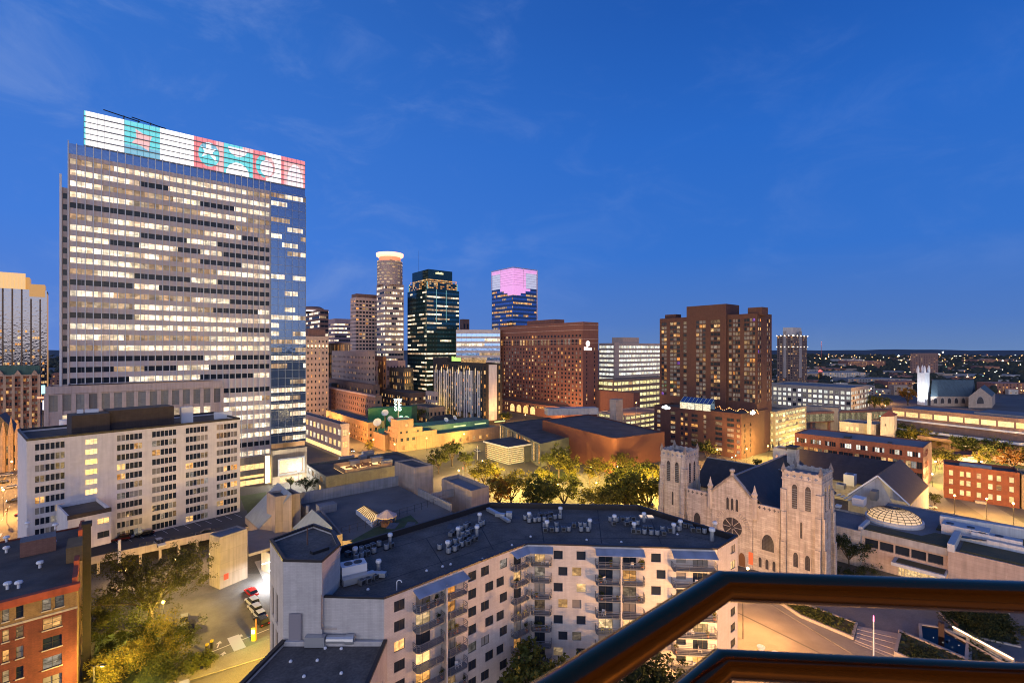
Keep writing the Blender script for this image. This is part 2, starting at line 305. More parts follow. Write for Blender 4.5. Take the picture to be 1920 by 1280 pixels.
    def part(s, name, m, mats, parent=None, smooth=False): return m.build(name, mats, parent or s.root, smooth=smooth)
    def finish(s, name='wall', nmax=100, pane_child=False):
        if s.m.v: s.wall = s.m.build(name, s.mats, s.root)
        s.w.sort(key=lambda w: -w[6]); rl = s.root.location
        big = [w for w in s.w if w[6] * 905 * 905 > 2.2][:nmax]; rest = s.w[len(big):]
        for w, h, k, st, c, th, _ in big:
            o = bpy.data.objects.new('window', win_mesh(w, h, k, st, s.frame)); COL.objects.link(o); o.parent = s.root
            o.location = Vector(c) - rl; o.rotation_euler.z = th
        if rest:
            q = M(); keys = list(PANE)
            for w, h, k, st, c, th, _ in rest:
                ux, uy = math.cos(th)*w/2, math.sin(th)*w/2
                q.add([(c[0]-ux,c[1]-uy,c[2]),(c[0]+ux,c[1]+uy,c[2]),(c[0]+ux,c[1]+uy,c[2]+h),(c[0]-ux,c[1]-uy,c[2]+h)], [(0,1,2,3)], keys.index(k))
            o = q.build('window', [PANE[k] for k in keys], s.root); o['kind'] = 'stuff'
        return s
def grid(W, nu, w, zs, h, wts, u0=None, u1=None, style='single', skip=0):
    u0 = 0 if u0 is None else u0; u1 = W if u1 is None else u1; out = []; st = (u1 - u0) / nu
    for z in zs:
        for i in range(nu):
            if skip and random.random() < skip: continue
            c = u0 + st*(i + .5); out.append((c - w/2, c + w/2, z, z + h, pick(wts), style))
    return out
def corner(xc, Dc, al, xl, ar, xr):
    C = D(xc, Dc); Lp = along(C, al, xl); Rp = along(C, ar, xr); return [C, Rp, Lp + Rp - C, Lp]
def back(p0, p1, dep):   # quad with the visible face p0->p1 (seen left to right) and the given depth behind it
    u = (p1 - p0).normalized(); n = Vector((-u.y, u.x, 0)); return [p0, p1, p1 + n*dep, p0 + n*dep]
def roofbox(b, c, a, lx, ly, z0, z1, mats, name='rooftop_plant'):
    q = M(); q.obox(c, a, lx, ly, z0, z1, 0, 1 if len(mats) > 1 else 0); return b.part(name, q, mats)
def text(s, size, mat, parent, loc, th, name='lettering', ext=.06, vertical=False, sx=1.0):
    cu = bpy.data.curves.new(name, 'FONT'); cu.body = '\n'.join(s) if vertical else s; cu.size = size; cu.extrude = ext; cu.align_x = 'CENTER'; cu.align_y = 'CENTER'
    if vertical: cu.space_line = .82
    tmp = bpy.data.objects.new(name, cu); COL.objects.link(tmp); cu.materials.append(mat); bpy.context.view_layer.update()
    me = bpy.data.meshes.new_from_object(tmp.evaluated_get(bpy.context.evaluated_depsgraph_get())); bpy.data.objects.remove(tmp); o = bpy.data.objects.new(name, me); COL.objects.link(o)
    if parent: o.parent = parent; o.location = Vector(loc) - parent_world(parent)
    else: o.location = loc
    o.rotation_euler = (R(90), 0, th); o.scale.x = sx; return o
def chooser_runs(plit, runs=(3, 9), kinds=('office','officedim','dark'), rowlit=None):
    st = {'r': -1, 'left': 0, 'k': 'dark'}
    def ch(r, i, n):
        if r != st['r'] or st['left'] <= 0:
            st['r'] = r; st['left'] = random.randint(*runs); p = plit if rowlit is None else rowlit.get(r, plit); x = random.random()
            st['k'] = kinds[0] if x < p*.6 else (kinds[1] if x < p else kinds[2])
        st['left'] -= 1; return st['k']
    return ch
# ================================================================== SETTING: ground, roads, plazas, hills
ASPH = mat_flat('asphalt', (.085,.082,.08), .3, .08); PAVE = mat_flat('pavement_concrete', (.20,.185,.165), .28, .12); PAVED = mat_flat('dark_plaza_paving', (.13,.125,.13), .2, .3)
CITYG = mat_flat('city_ground', (.10,.096,.09), .4, .03, fine=2.0); GRASS = mat_flat('grass_lawn', (.045,.075,.022), .5, .4, c2=(.03,.045,.015), fine=9)
PAINTW = mat_plain('white_road_paint', (.7,.69,.66), .7); PAINTY = mat_plain('yellow_road_paint', (.65,.42,.06), .7)
HILLM = mat_flat('wooded_hills', (.055,.060,.066), .5, .004, fine=.05)  # base colour lightened towards blue to stand in for distant haze
g = M(); n = 48
ring = [0, 60, 150, 300, 600, 1200, 2500, 5000, 10000, 26000]
for k in range(1, len(ring)):
    for i in range(n):
        a0, a1 = 2*math.pi*i/n, 2*math.pi*(i+1)/n; r0, r1 = ring[k-1], ring[k]
        P = [(r1*math.cos(a0), 150 + r1*math.sin(a0), 0), (r1*math.cos(a1), 150 + r1*math.sin(a1), 0)]
        P = P + [(r0*math.cos(a1), 150 + r0*math.sin(a1), 0), (r0*math.cos(a0), 150 + r0*math.sin(a0), 0)] if r0 else P + [(0,150,0)]
        g.poly(P)
struct('ground', g, CITYG)
def sheet(name, pts, z, mat, kind='structure', t=0.0):
    q = M(); P = [Vector((p[0], p[1], 0)) for p in pts]
    if t: q.prism(P, z - t, z)
    else: q.poly([(p.x, p.y, z) for p in P]) if sum(a.x*b.y - b.x*a.y for a, b in zip(P, P[1:] + P[:1])) > 0 else q.poly([(p.x, p.y, z) for p in P[::-1]])
    o = q.build(name, mat, None, (P[0].x, P[0].y, 0)); o['kind'] = kind; return o
def strip(m, a, b, w, z, off=0.0, mi=0):
    a, b = Vector((a[0],a[1],0)), Vector((b[0],b[1],0)); u = (b - a).normalized(); nn = Vector((-u.y, u.x, 0)); a = a + nn*off; b = b + nn*off
    m.add([(*(a - nn*w/2).xy, z), (*(b - nn*w/2).xy, z), (*(b + nn*w/2).xy, z), (*(a + nn*w/2).xy, z)], [(0,1,2,3)], mi)
def px(*pts, z=0.0): return [G(x, y, z) for x, y in pts]
# hills on the horizon
hm = M(); N = 90; prof = []
for i in range(N + 1):
    a = R(-56 + 112*i/N); hh = 50 + 5*math.sin(i*.35) + 4*math.sin(i*.83 + 1) + 3*math.sin(i*2.1); prof.append((a, hh))
for (a0, h0), (a1, h1) in zip(prof, prof[1:]):
    P = lambda a, r, z: (r*math.sin(a), r*math.cos(a), z)
    hm.add([P(a0,5200,0), P(a1,5200,0), P(a1,6500,h1*.72), P(a0,6500,h0*.72), P(a0,8200,h0), P(a1,8200,h1), P(a1,12000,0), P(a0,12000,0)], [(0,1,2,3),(3,2,5,4),(4,5,6,7)])
struct('hills', hm, HILLM)
# roads
def road(name, a, b, w, z=.02, mat=ASPH, lines=(), kerb=0):
    q = M(); strip(q, a, b, w, z); mats = [mat, PAINTY, PAINTW]
    for off, mi, ww, dash in lines:
        if not dash: strip(q, a, b, ww, z + .006, off, mi)
        else:
            u = (b - a); ln = u.length; u /= ln; t = 0
            while t < ln - 3: strip(q, a + u*t, a + u*(t+3), ww, z + .006, off, mi); t += 9
    o = q.build(name, mats, None, (a.x, a.y, 0)); o['kind'] = 'structure'; return o
sL0 = D(-60, 132); sL0 = Vector((-143, 118, 0)); uL = az(-40.7)
road('road', sL0, sL0 + uL*420, 22, .03, ASPH, [(.16,1,.16,0),(-.16,1,.16,0),(3.4,2,.14,1),(7,2,.14,1),(-3.4,2,.14,1),(-7,2,.14,1)])
cw = M()
for i in range(9):
    c = sL0 + uL*34 + Vector((-uL.y, uL.x, 0))*(i*2.1 - 8.4); strip(cw, c, c + uL*4, .9, .045)
struct('crosswalk_markings', cw, PAINTW, sL0)
road('road', G(700,872), G(520,800)+Vector((0,0,0)), 13, .02, PAVE)
road('road', G(560,935), G(1010,842), 12, .022, ASPH, [(0,2,.14,1)])
road('road', G(840,935)+Vector((0,-6,0)), G(1330,868), 13, .018, ASPH, [(0,2,.14,1)])
road('road', G(1130,990), G(1420,842), 14, .024, ASPH, [(0,1,.18,0),(3.5,2,.14,1),(-3.5,2,.14,1)])
road('road', G(1330,866), G(1700,742), 15, .026, ASPH, [(0,1,.18,0)])
road('road', G(1900,985), G(1770,905), 9, .02, PAVE)
road('road', G(1705,905), G(1668,745), 14, .028, ASPH, [(0,2,.18,1)])
# street in front (lower right) with its pavement, gutter and steps
sheet('road', px((1372,1300),(1372,1118),(1420,1112),(1670,1262),(1730,1310)), .020, mat_flat('worn_street_concrete', (.20,.175,.15), .22, .25))
gl = M(); strip(gl, G(1383,1148), G(1640,1274), .35, .03); struct('gutter_line', gl, ASPH, G(1500,1200))
sheet('pavement', px((1410,1112),(1470,1108),(1790,1262),(1800,1300),(1720,1300)), .12, PAVE, t=.12)
sheet('plaza', px((1470,1108),(1560,1085),(1790,1100),(1990,1150),(1990,1330),(1800,1300)), .10, PAVED, t=.10)
# lower left: yellow lit street, pavement and parking lot
sheet('road', px((200,1400),(300,1300),(545,1215),(700,1400)), .02, mat_flat('street_asphalt', (.14,.132,.115), .25, .25))
sheet('pavement', px((300,1292),(330,1262),(552,1180),(560,1212)), .13, mat_flat('pale_pavement', (.23,.215,.18), .2, .3), t=.13)
sheet('parking_lot', px((335,1262),(300,1200),(300,1110),(420,1075),(520,1075),(552,1182)), .05, mat_flat('lot_asphalt', (.16,.15,.14), .35, .18), t=.05)
lm = M()
strip(lm, G(437,1192,.06), G(462,1238,.06), 2.1, .062)
a, b = G(395,1222,.06), G(505,1178,.06); strip(lm, a, b, .22, .064)
for x, y, s in ((410,1207,1),(450,1194,1),(418,1227,1),(456,1215,-1)):
    c = G(x, y, .06); u = az(-20)*s; nn = Vector((-u.y, u.x, 0)); z = .066
    lm.add([(*(c - u*1.2 - nn*.12).xy, z), (*(c + u*.2 - nn*.12).xy, z), (*(c + u*.2 + nn*.12).xy, z), (*(c - u*1.2 + nn*.12).xy, z)], [(0,3,2,1)])
    lm.add([(*(c + u*.2 - nn*.55).xy, z), (*(c + u*1.2).xy, z), (*(c + u*.2 + nn*.55).xy, z)], [(0,1,2)])
struct('lot_markings', lm, PAINTW, G(430,1205))
sheet('lawn', px((170,1300),(180,1190),(300,1180),(345,1215),(390,1235),(330,1285)), .04, GRASS)
sheet('lawn', px((840,905),(1090,885),(1110,925),(900,945)), .06, PAVED)
sheet('lawn', px((1005,885),(1070,882),(1085,900),(1010,905)), .09, GRASS)
sheet('lawn', px((450,930),(540,915),(560,960),(470,985)), .05, GRASS)
sheet('lawn', px((1690,860),(1790,835),(1930,850),(1930,900),(1760,920)), .06, GRASS)
# ================================================================== BALCONY RAIL in front of the viewer
RAILM = mat_plain('bronze_rail_paint', (.17,.092,.036), .18, .92); _n = RAILM.node_tree; _t = _n.nodes.new('ShaderNodeTexNoise'); _t.inputs['Scale'].default_value = 60; _t.inputs['Detail'].default_value = 6; _g = _n.nodes.new('ShaderNodeNewGeometry'); _n.links.new(_g.outputs['Position'], _t.inputs[0])
_r = ramp(_n, [(.35, (.11,)*3), (.7, (.17,)*3)]); _n.links.new(_t.outputs[0], _r.inputs[0]); _n.links.new(_r.outputs[0], _n.nodes['Principled BSDF'].inputs['Roughness'])
rl = empty('balcony_railing', (.37, .84, H - 1.5), 'dark bronze tubular balcony railing bent at a corner, closest thing to the viewer', 'railing')
def tube(pts, r, name):
    q = M(); n = 24; pts = [Vector(p) for p in pts]
    P = []
    for i, p in enumerate(pts):
        d = (pts[min(i+1, len(pts)-1)] - pts[max(i-1, 0)]).normalized(); x = d.cross(Vector((0,0,1))).normalized(); y = x.cross(d)
        k = 1.0
        if 0 < i < len(pts)-1: k = 1.0 / max(.5, math.cos((pts[i]-pts[i-1]).angle(pts[i+1]-pts[i]) / 2))
        for j in range(n): w = 2*math.pi*j/n; P.append(p + x*r*k*math.cos(w) + y*r*math.sin(w))
    q.add(P, [(i*n + j, i*n + (j+1) % n, (i+1)*n + (j+1) % n, (i+1)*n + j) for i in range(len(pts)-1) for j in range(n)])
    o = q.build(name, RAILM, rl, smooth=True); return o
def rp(x, y, drop): Y = drop*F/(y - HY); return Vector(((x-CX)/F*Y, Y, H - drop))
c0 = rp(1352, 1098, .416); c1 = rp(1985, 1121, .416); c2 = rp(1075, 1282, .416); e2 = c0 + (c2 - c0)*2.6
tube([e2, c0, c1 + (c1-c0)*.5], .0252, 'top_rail')
dz = Vector((0,0,-.1375))
tube([e2 + dz, c0 + dz, c1 + (c1-c0)*.5 + dz], .0235, 'middle_rail')
tube([e2 + dz*2.2, c0 + dz*2.2, c1 + (c1-c0)*.5 + dz*2.2], .0235, 'lower_rail')
q = M(); q.cyl(c0 + dz*1.05 + Vector((.0,.0,0)), c0 + Vector((0,0,-1.1)), .018, n=16); q.build('post', RAILM, rl, smooth=True)
# ================================================================== FOREGROUND: pale brick apartment building
BRICKP = mat_wall('pale_painted_brick', (.44,.425,.425), (.62,.21), .10, mortar=.80, mw=.012, streak=.06)
EDGE = mat_plain('dark_roof_edge_metal', (.022,.020,.024), .45, .2)
ROOFN = mat_flat('gravel_roof_membrane', (.115,.10,.09), .55, .28, c2=(.066,.058,.053), fine=3)
ap = Bld('apartment_building', 'pale brick apartment building with angled balcony front and dark flat roof', 'apartment building', G(989,1018,25), [BRICKP, ROOFN, EDGE])
ZA = 25.0
A = [G(602,1117,ZA), G(720,1120,ZA), G(989,1018,ZA), G(1344,1028,ZA), G(1383,1004,ZA), G(1197,947,ZA), G(918,942,ZA), G(637,1025,ZA)]
A = [Vector((p.x, p.y, 0)) for p in A]
litw = [('dark',8),('warm',1.3),('dim',1.5),('blind',1.6)]
fz0 = 23.2 - .75; FH = 2.73
def colwins(p0, p1, x0, x1, rows, hgt=1.45, wts=litw, style='double'):
    u0 = hit(p0, p1, x0)[0]; u1 = hit(p0, p1, x1)[0]; return [(u0, u1, fz0 - r*FH, fz0 - r*FH + hgt, pick(wts), style) for r in rows]
odd = range(1, 9, 2); even = range(0, 9, 2); allr = range(0, 9)
fA = []; fB = []; fC = []
fA += colwins(A[1], A[2], 739, 759, allr)
fA += colwins(A[1], A[2], 878, 893, allr); fA += colwins(A[1], A[2], 902, 917, even); fA += colwins(A[1], A[2], 910, 925, odd); fA += colwins(A[1], A[2], 937, 951, even); fA += colwins(A[1], A[2], 931, 945, odd)
bA = [(778, 824), (834, 866)]; bA2 = [(962, 986)]
for x0, x1 in bA + bA2:
    u0 = hit(A[1], A[2], x0)[0]; u1 = hit(A[1], A[2], x1)[0]
    for r in allr: z = fz0 - r*FH - .72; um = u0 + (u1-u0)*.62; fA.append((u0 + .15, um, z + .06, z + 2.12, pick([('dark',4),('warm',2),('bright',.8),('blind',2),('dim',1.5)]), 'double'))
fB += colwins(A[2], A[3], 1038, 1055, even); fB += colwins(A[2], A[3], 1047, 1064, odd); fB += colwins(A[2], A[3], 1073, 1090, odd); fB += colwins(A[2], A[3], 1081, 1098, even)
fB += colwins(A[2], A[3], 1221, 1239, even); fB += colwins(A[2], A[3], 1231, 1248, odd)
bB = [(1000, 1030), (1120, 1160), (1166, 1203)]; bB2 = [(1262, 1338)]
for x0, x1 in bB:
    u0 = hit(A[2], A[3], x0)[0]; u1 = hit(A[2], A[3], x1)[0]
    for r in allr: z = fz0 - r*FH - .72; fB.append((u0 + .2, u0 + (u1-u0)*.72, z + .06, z + 2.12, pick([('dark',5),('warm',1),('blind',3),('dim',1.5)]), 'double'))
for r in allr:
    z = fz0 - r*FH - .72; u = [hit(A[2], A[3], x)[0] for x in (1268, 1286, 1299, 1327)]
    fB.append((u[0], u[1], z + .75, z + 2.05, pick([('dark',3),('bright',1),('blind',2)]), 'double')); fB.append((u[2], u[3], z + .06, z + 2.12, pick([('warm',1.6),('dark',3),('blind',2)]), 'triple'))
fC += colwins(A[3], A[4], 1370, 1379, allr, wts=[('dark',3),('warm',2),('blind',2)])
ap.body(A, 0, ZA, 1.0, {1: fA, 2: fB, 3: fC}, th=.35, dep=.16, mi=2)
ap.finish()
# dark metal coping round the roof
cp = M()
for i in range(len(A)):
    a, b = A[i], A[(i+1) % len(A)]; u = (b - a).normalized(); nn = Vector((u.y, -u.x, 0))
    if i == 7: continue
    q = [a + nn*.07 - u*.03, b + nn*.07 + u*.03, b - nn*.40, a - nn*.40]; cp.prism(q, ZA - .18 + .004*i, ZA + .06 + .004*i)
ap.part('coping', cp, EDGE)
# taller octagonal stair tower
oc = [(-30.5,64.35), (-25.25,64.1), (-24.7,69.4), (-27.6,74.6), (-31.9,77.6), (-35.7,71.2)]
st = Bld('x', '', '', (0,0), [BRICKP, ROOFN]); bpy.data.objects.remove(st.root); st.root = ap.root
ocv = [Vector((x, y, 0)) for x, y in oc]
w5 = [(1.2 + i*2.6, 2.7 + i*2.6, 4 + k*5.2, 8.3 + k*5.2, 'bright', 'six') for i in range(2) for k in range(4)]
st.body(ocv, 0, 30, .5, {5: w5}, th=.3, dep=.3); st.finish('stair_tower')
cp = M()
for i in range(6):
    a, b = ocv[i], ocv[(i+1) % 6]; u = (b - a).normalized(); nn = Vector((u.y, -u.x, 0)); q = [a + nn*.07 - u*.05, b + nn*.07 + u*.05, b - nn*.36, a - nn*.36]; cp.prism(q, 29.75 + .004*i, 30.08 + .004*i)
ap.part('coping', cp, EDGE)
# the viewer's own balcony: slab, ceiling, wall and dark glass door behind
q = M(); q.box(-3.5,-1.9,H-1.75,3.6,.92,H-1.55); t = empty('balcony', (0,0,H-1.75), 'the concrete balcony the picture is taken from, with a dark glass door behind', 'balcony'); q.build('slab', CONC, t)
q = M(); q.box(-7,-2.2,H-1.75,7,-1.9,H+1.1); q.box(-7,-1.9,H+1.1,7,.25,H+1.3); q.build('wall', mat_wall('dark_stucco', (.13,.10,.085), None, .1), t)
q = M(); q.box(-1.6,-1.9,H-1.5,1.6,-1.885,H+.7); q.build('glass_door', PANE['dark'], t); q = M(); q.lathe((1.5,-1.8,H-1.1), [(0,-.1),(.09,0),(0,.1)], 8); q.build('added_rail_lamp', mat_emit('added_lamp_glow', (1,.55,.16), 6), t)
l = bpy.data.lights.new('added_rail_light', 'POINT'); l.energy = 200; l.color = (1,.50,.13); l.shadow_soft_size = .12; lo = bpy.data.objects.new('added_rail_light', l); COL.objects.link(lo); lo.parent = t; lo.location = (1.5,-1.0,.62)  # unseen lamp, added so the rail mirrors an orange-lit slab
q = M(); q.cyl((-29.9,70.5,29.5), (-29.9,70.5,32.0), .09); ap.part('vent_pipe', q, mat_plain('rusty_pipe', (.10,.05,.035), .6))
q = M(); q.obox((-27.2,68.2), 40, 2.4, .9, 29.5, 29.9); ap.part('roof_hatch', q, BLACKM)
# low front wing
lw = Bld('x', '', '', (0,0), [BRICKP, ROOFN]); bpy.data.objects.remove(lw.root); lw.root = ap.root
LWP = [Vector((-33.5,38,0)), Vector((-16.5,38,0)), Vector((-16.6,64.0,0)), Vector((-30.4,64.0,0))]
lw.body(LWP, 0, 19.5, .6, {1: [(2 + i*5, 4 + i*5, 3 + k*2.75, 4.6 + k*2.75, pick(litw), 'double') for i in range(5) for k in range(5)]}, th=.35); lw.finish('low_wing')
cp = M()
for i in (1, 3):
    a, b = LWP[i], LWP[(i+1) % 4]; u = (b - a).normalized(); nn = Vector((u.y, -u.x, 0)); q = [a + nn*.08, b + nn*.08, b - nn*.42, a - nn*.42]; cp.prism(q, 19.3, 19.62)
ap.part('coping', cp, EDGE)
q = M(); q.box(-29.6,63.96,19.0,-27.9,64.06,23.0); q.box(-29.5,63.93,19.0,-28.0,63.955,22.9); ap.part('door', q, mat_plain('grey_door', (.20,.19,.22), .6))
q = M(); q.cyl((-24.5,63.9,19.7),(-21.8,63.9,19.7),.5,n=12); q.box(-27.2,63.2,19.0,-24.6,64.0,20.3); q.cyl((-22,63.9,19.7),(-20.9,63.9,19.7),.62,n=12); ap.part('air_handler', q, STEEL)
q = M(); q.cyl((-25.3,64.0,21.0),(-25.3,64.0,25.5),.04); q.cyl((-25.3,64.0,21.0),(-23.2,64.0,21.0),.04); ap.part('conduit', q, mat_plain('copper_pipe', (.20,.12,.09), .5))
q = M()
for i in range(9): q.cyl((-29 + i*1.4 + random.uniform(-.5,.5), 46 + random.random()*15, 18.85), (-29 + i*1.4, 46 + random.random()*15, 18.85) if False else (-29 + i*1.4 + .01, 50 + (i*7 % 11), 18.9), .01, n=3)
# balconies
BALM = mat_plain('grey_blue_balcony_metal', (.14,.16,.20), .45, .4); AWN = mat_wall('blue_awning_canvas', (.26,.30,.40), None, .12, streak=.15); DIVM = BRICKP
def balcony(p0, p1, u0, u1, z, dep=1.35):
    d = (p1 - p0).normalized(); nn = Vector((d.y, -d.x, 0)); Pp = lambda u, o: p0 + d*u + nn*o
    q = M(); q.prism([Pp(u0, .0), Pp(u0, dep*.72), Pp(u0 + .35, dep), Pp(u1 - .35, dep), Pp(u1, dep*.72), Pp(u1, .0)], z - .2, z); o = q.build('balcony', BALM, ap.root)
    rr = M(); path = [Pp(u0, .02), Pp(u0, dep*.72), Pp(u0 + .35, dep), Pp(u1 - .35, dep), Pp(u1, dep*.72), Pp(u1, .02)]
    for hz in (.25, .5, .75, 1.02):
        for a, b in zip(path, path[1:]): rr.cyl((a.x,a.y,z+hz), (b.x,b.y,z+hz), .038 if hz < 1 else .055, n=4, cap=False)
    for a in path: rr.cyl((a.x,a.y,z), (a.x,a.y,z+1.02), .045, n=4, cap=False)
    k = 2
    for i in range(1, k+1): a = Pp(u0 + .35 + (u1-u0-.7)*i/(k+1), dep); rr.cyl((a.x,a.y,z), (a.x,a.y,z+1.02), .025, n=4, cap=False)
    rr.build('railing', FRAME_G, o); return o
POTM = mat_plain('clay_pot', (.25,.10,.05), .8); CHAIRM = mat_plain('patio_chair_plastic', (.50,.42,.10), .5); CHAIRW = mat_plain('white_patio_chair', (.6,.6,.6), .5)
LEAFD = None
bal_spots = []
def stack(p0, p1, x0, x1, pad=.25, dep=1.35, awn=None):
    u0 = hit(p0, p1, x0)[0] - pad; u1 = hit(p0, p1, x1)[0] + pad
    for r in allr:
        z = fz0 - r*FH - .70; balcony(p0, p1, u0, u1, z, dep); bal_spots.append((p0, p1, u0, u1, z, r))
    return u0, u1
def awning(p0, p1, u0, u1, z=24.35, dep=1.7):
    d = (p1 - p0).normalized(); nn = Vector((d.y, -d.x, 0)); Pp = lambda u, o, zz: (*(p0 + d*u + nn*o).xy, zz)
    q = M(); T = [Pp(u0,.02,z+.15), Pp(u1,.02,z+.15), Pp(u1,dep,z-.42), Pp(u0,dep,z-.42)]; Bt = [(x, y, zz-.08) for x, y, zz in T]
    q.add(T + Bt, [(3,2,1,0),(4,5,6,7),(3,7,6,2),(0,4,7,3),(1,2,6,5),(0,1,5,4)]); q.build('awning', AWN, ap.root)
def divider(p0, p1, x, dep=1.3):
    u = hit(p0, p1, x)[0]; d = (p1 - p0).normalized(); nn = Vector((d.y, -d.x, 0)); c = p0 + d*u
    q = M(); q.prism([c - d*.13, c + d*.13, c + d*.13 + nn*dep, c - d*.13 + nn*dep], 0, 24.1); q.build('dividing_wall', BRICKP, ap.root)
s1 = stack(A[1], A[2], 777, 824); s2 = stack(A[1], A[2], 834, 867); divider(A[1], A[2], 829); awning(A[1], A[2], s1[0], s2[1])
s3 = stack(A[1], A[2], 960, 984, dep=1.2); s4 = stack(A[2], A[3], 999, 1031, dep=1.2); awning(A[1], A[2], s3[0], s3[1] + .5, dep=1.5); awning(A[2], A[3], .1, s4[1] + .3, z=24.36, dep=1.5)
s5 = stack(A[2], A[3], 1119, 1160); s6 = stack(A[2], A[3], 1166, 1204); divider(A[2], A[3], 1163); awning(A[2], A[3], s5[0], s6[1])
s7 = stack(A[2], A[3], 1262, 1338, dep=1.5); awning(A[2], A[3], s7[0], s7[1], dep=1.8); 
# rooftop things on the apartment building
ZR = ZA - 1.0
def unit_proto():
    t = empty('condenser_unit', (0,0,0), 'x', 'air conditioner'); q = M(); q.lathe((0,0,0), [(.36,.0),(.40,.05),(.40,.78),(.34,.84),(.0,.84)], 14); q.build('casing', STEEL, t)
    q = M(); q.lathe((0,0,.845), [(.30,.0),(.30,.03),(.08,.04),(0,.06)], 12); q.build('fan_grille', BLACKM, t)
    q = M(); q.box(-.45,-.45,-.10,.45,.45,0); q.build('base_frame', BLACKM, t); return t
def box_proto():
    t = empty('condenser_unit', (0,0,0), 'x', 'air conditioner'); q = M(); q.box(-.45,-.38,0,.45,.38,.72); q.build('casing', mat_plain('dull_metal', (.20,.21,.23), .5, .5), t)
    q = M(); q.box(-.46,-.30,.08,-.452,.30,.64); q.box(.452,-.30,.08,.46,.30,.64); q.lathe((0,0,.722), [(.30,0),(.30,.025),(.0,.05)], 12); q.build('fan_grille', BLACKM, t); return t
def vent_proto():
    t = empty('roof_vent', (0,0,0), 'x', 'roof vent'); q = M(); q.lathe((0,0,-.1), [(.30,0),(.30,1.35),(.24,1.4)], 12); q.build('pipe', STEEL, t)
    q = M(); q.lathe((0,0,1.25), [(.42,.05),(.44,.14),(.44,.34),(.36,.5),(0,.56)], 12); q.build('cap', WHITEM, t); return t
protos = [unit_proto(), box_proto(), vent_proto()]; ptrees = [tree_of(p) for p in protos]; used = [0, 0, 0]
def place(k, x, y, z, rz, label, group, sc=1.0):
    if not used[k]: o = protos[k]; used[k] = 1
    else: o = copy_tree(ptrees[k])
    o.location = (x, y, z); o.rotation_euler.z = rz; o.scale = (sc,)*3; o['label'] = label; o['group'] = group; return o
CL = [(700,1032,12,42,'in the left roof cluster nearest the octagonal stair tower'), (692,1082,6,35,'beside the big white rooftop unit'), (868,1018,13,38,'in the middle-left roof cluster close to the front edge'), (880,992,13,30,'in the roof cluster behind the middle-left one'),
      (1022,972,12,70,'in the roof cluster near the rear parapet'), (1066,992,14,90,'in the largest middle roof cluster'), (1180,980,9,85,'in the small roof cluster left of the skylight'), (1226,998,11,100,'in the roof cluster in front of the skylight'), (1308,994,9,105,'in the roof cluster at the church end')]
for x, y, cnt, a, where in CL:
    c = G(x, y, ZR); u = az(a); nn = Vector((-u.y, u.x, 0)); k = 0; cols = (cnt + 1)//2 + 1
    for i in range(cols):
        for j in range(2):
            if k >= cnt or random.random() < .1: continue
            p = c + u*((i - cols/2)*1.12 + random.uniform(-.15,.15)) + nn*((j - .5)*2.1 + random.uniform(-.25,.25)); t = random.random(); kind = 0 if t < .5 else 1
            place(kind, p.x, p.y, ZR + .12, R(-a) + random.uniform(-.2,.2), ('round silver condenser ' if kind == 0 else 'boxy grey condenser ') + where, ('round' if kind == 0 else 'boxy') + ' condensers ' + where); k += 1
    for s in ((-1, 1) if cnt > 8 else (1,)):
        p = c + u*s*(cols*.5 + .1) + nn*.4*s; place(2, p.x, p.y, ZR + .1, 0, 'tall capped steel vent ' + where, 'capped vents ' + where, 1.0)
p = G(1335,1013,ZR); place(2, p.x, p.y, ZR+.1, 0, 'lone tall capped vent by the front roof corner near the church', 'lone capped vents', 1.25)
# membrane seams and repair patches on the main roof
SEAM = mat_flat('roof_seam_tar', (.030,.030,.036), .3, .5); PATCH = mat_flat('roof_patch', (.095,.095,.11), .5, .6); q = M()
for (x0_,y0_,x1_,y1_) in ((655,1050,905,978),(690,1098,960,1010),(905,978,1190,982),(960,1010,1290,1008),(1190,982,1330,1012),(1010,950,1020,1016),(1120,952,1128,1018),(1215,960,1240,1020),(800,1010,830,1058),(900,985,925,1030)): strip(q, G(x0_,y0_,ZR), G(x1_,y1_,ZR), .16, ZR + .008)
ap.part('membrane_seams', q, SEAM); q = M()
rp2 = random.Random(4)
for i in range(16): c_ = G(rp2.uniform(720,1290), rp2.uniform(966,1012), ZR); a_ = az(rp2.choice((47,-43,2,92))); strip(q, c_, c_ + a_*rp2.uniform(1,4), rp2.uniform(.6,2.2), ZR + .012 + .001*i)
ap.part('roof_patches', q, PATCH)
# big white unit with duct
c = G(662, 1082, ZR); t = empty('rooftop_air_handler', (c.x, c.y, ZR), 'big white rooftop air handler with two fans and wide duct by octagonal tower', 'air handler')
q = M(); q.obox(c, 60, 3.6, 2.2, ZR + .35, ZR + 2.2); q.obox(c, 60, 3.4, 2.0, ZR, ZR + .34); q.build('cabinet', WHITEM, t)
for s in (-.7, .7):
    p = c + az(60)*s; q = M(); q.lathe((p.x, p.y, ZR + 2.205), [(.62,0),(.62,.08),(.1,.10),(0,.14)], 14); q.build('fan', BLACKM, t)
q = M(); p = c + az(140)*2.1; q.obox(p, 55, 4.6, 1.0, ZR + .2, ZR + 1.1); p2 = p + az(60)*2.8; q.obox(p2, 95, 2.4, .8, ZR + .3, ZR + .9); q.build('duct', STEEL, t)
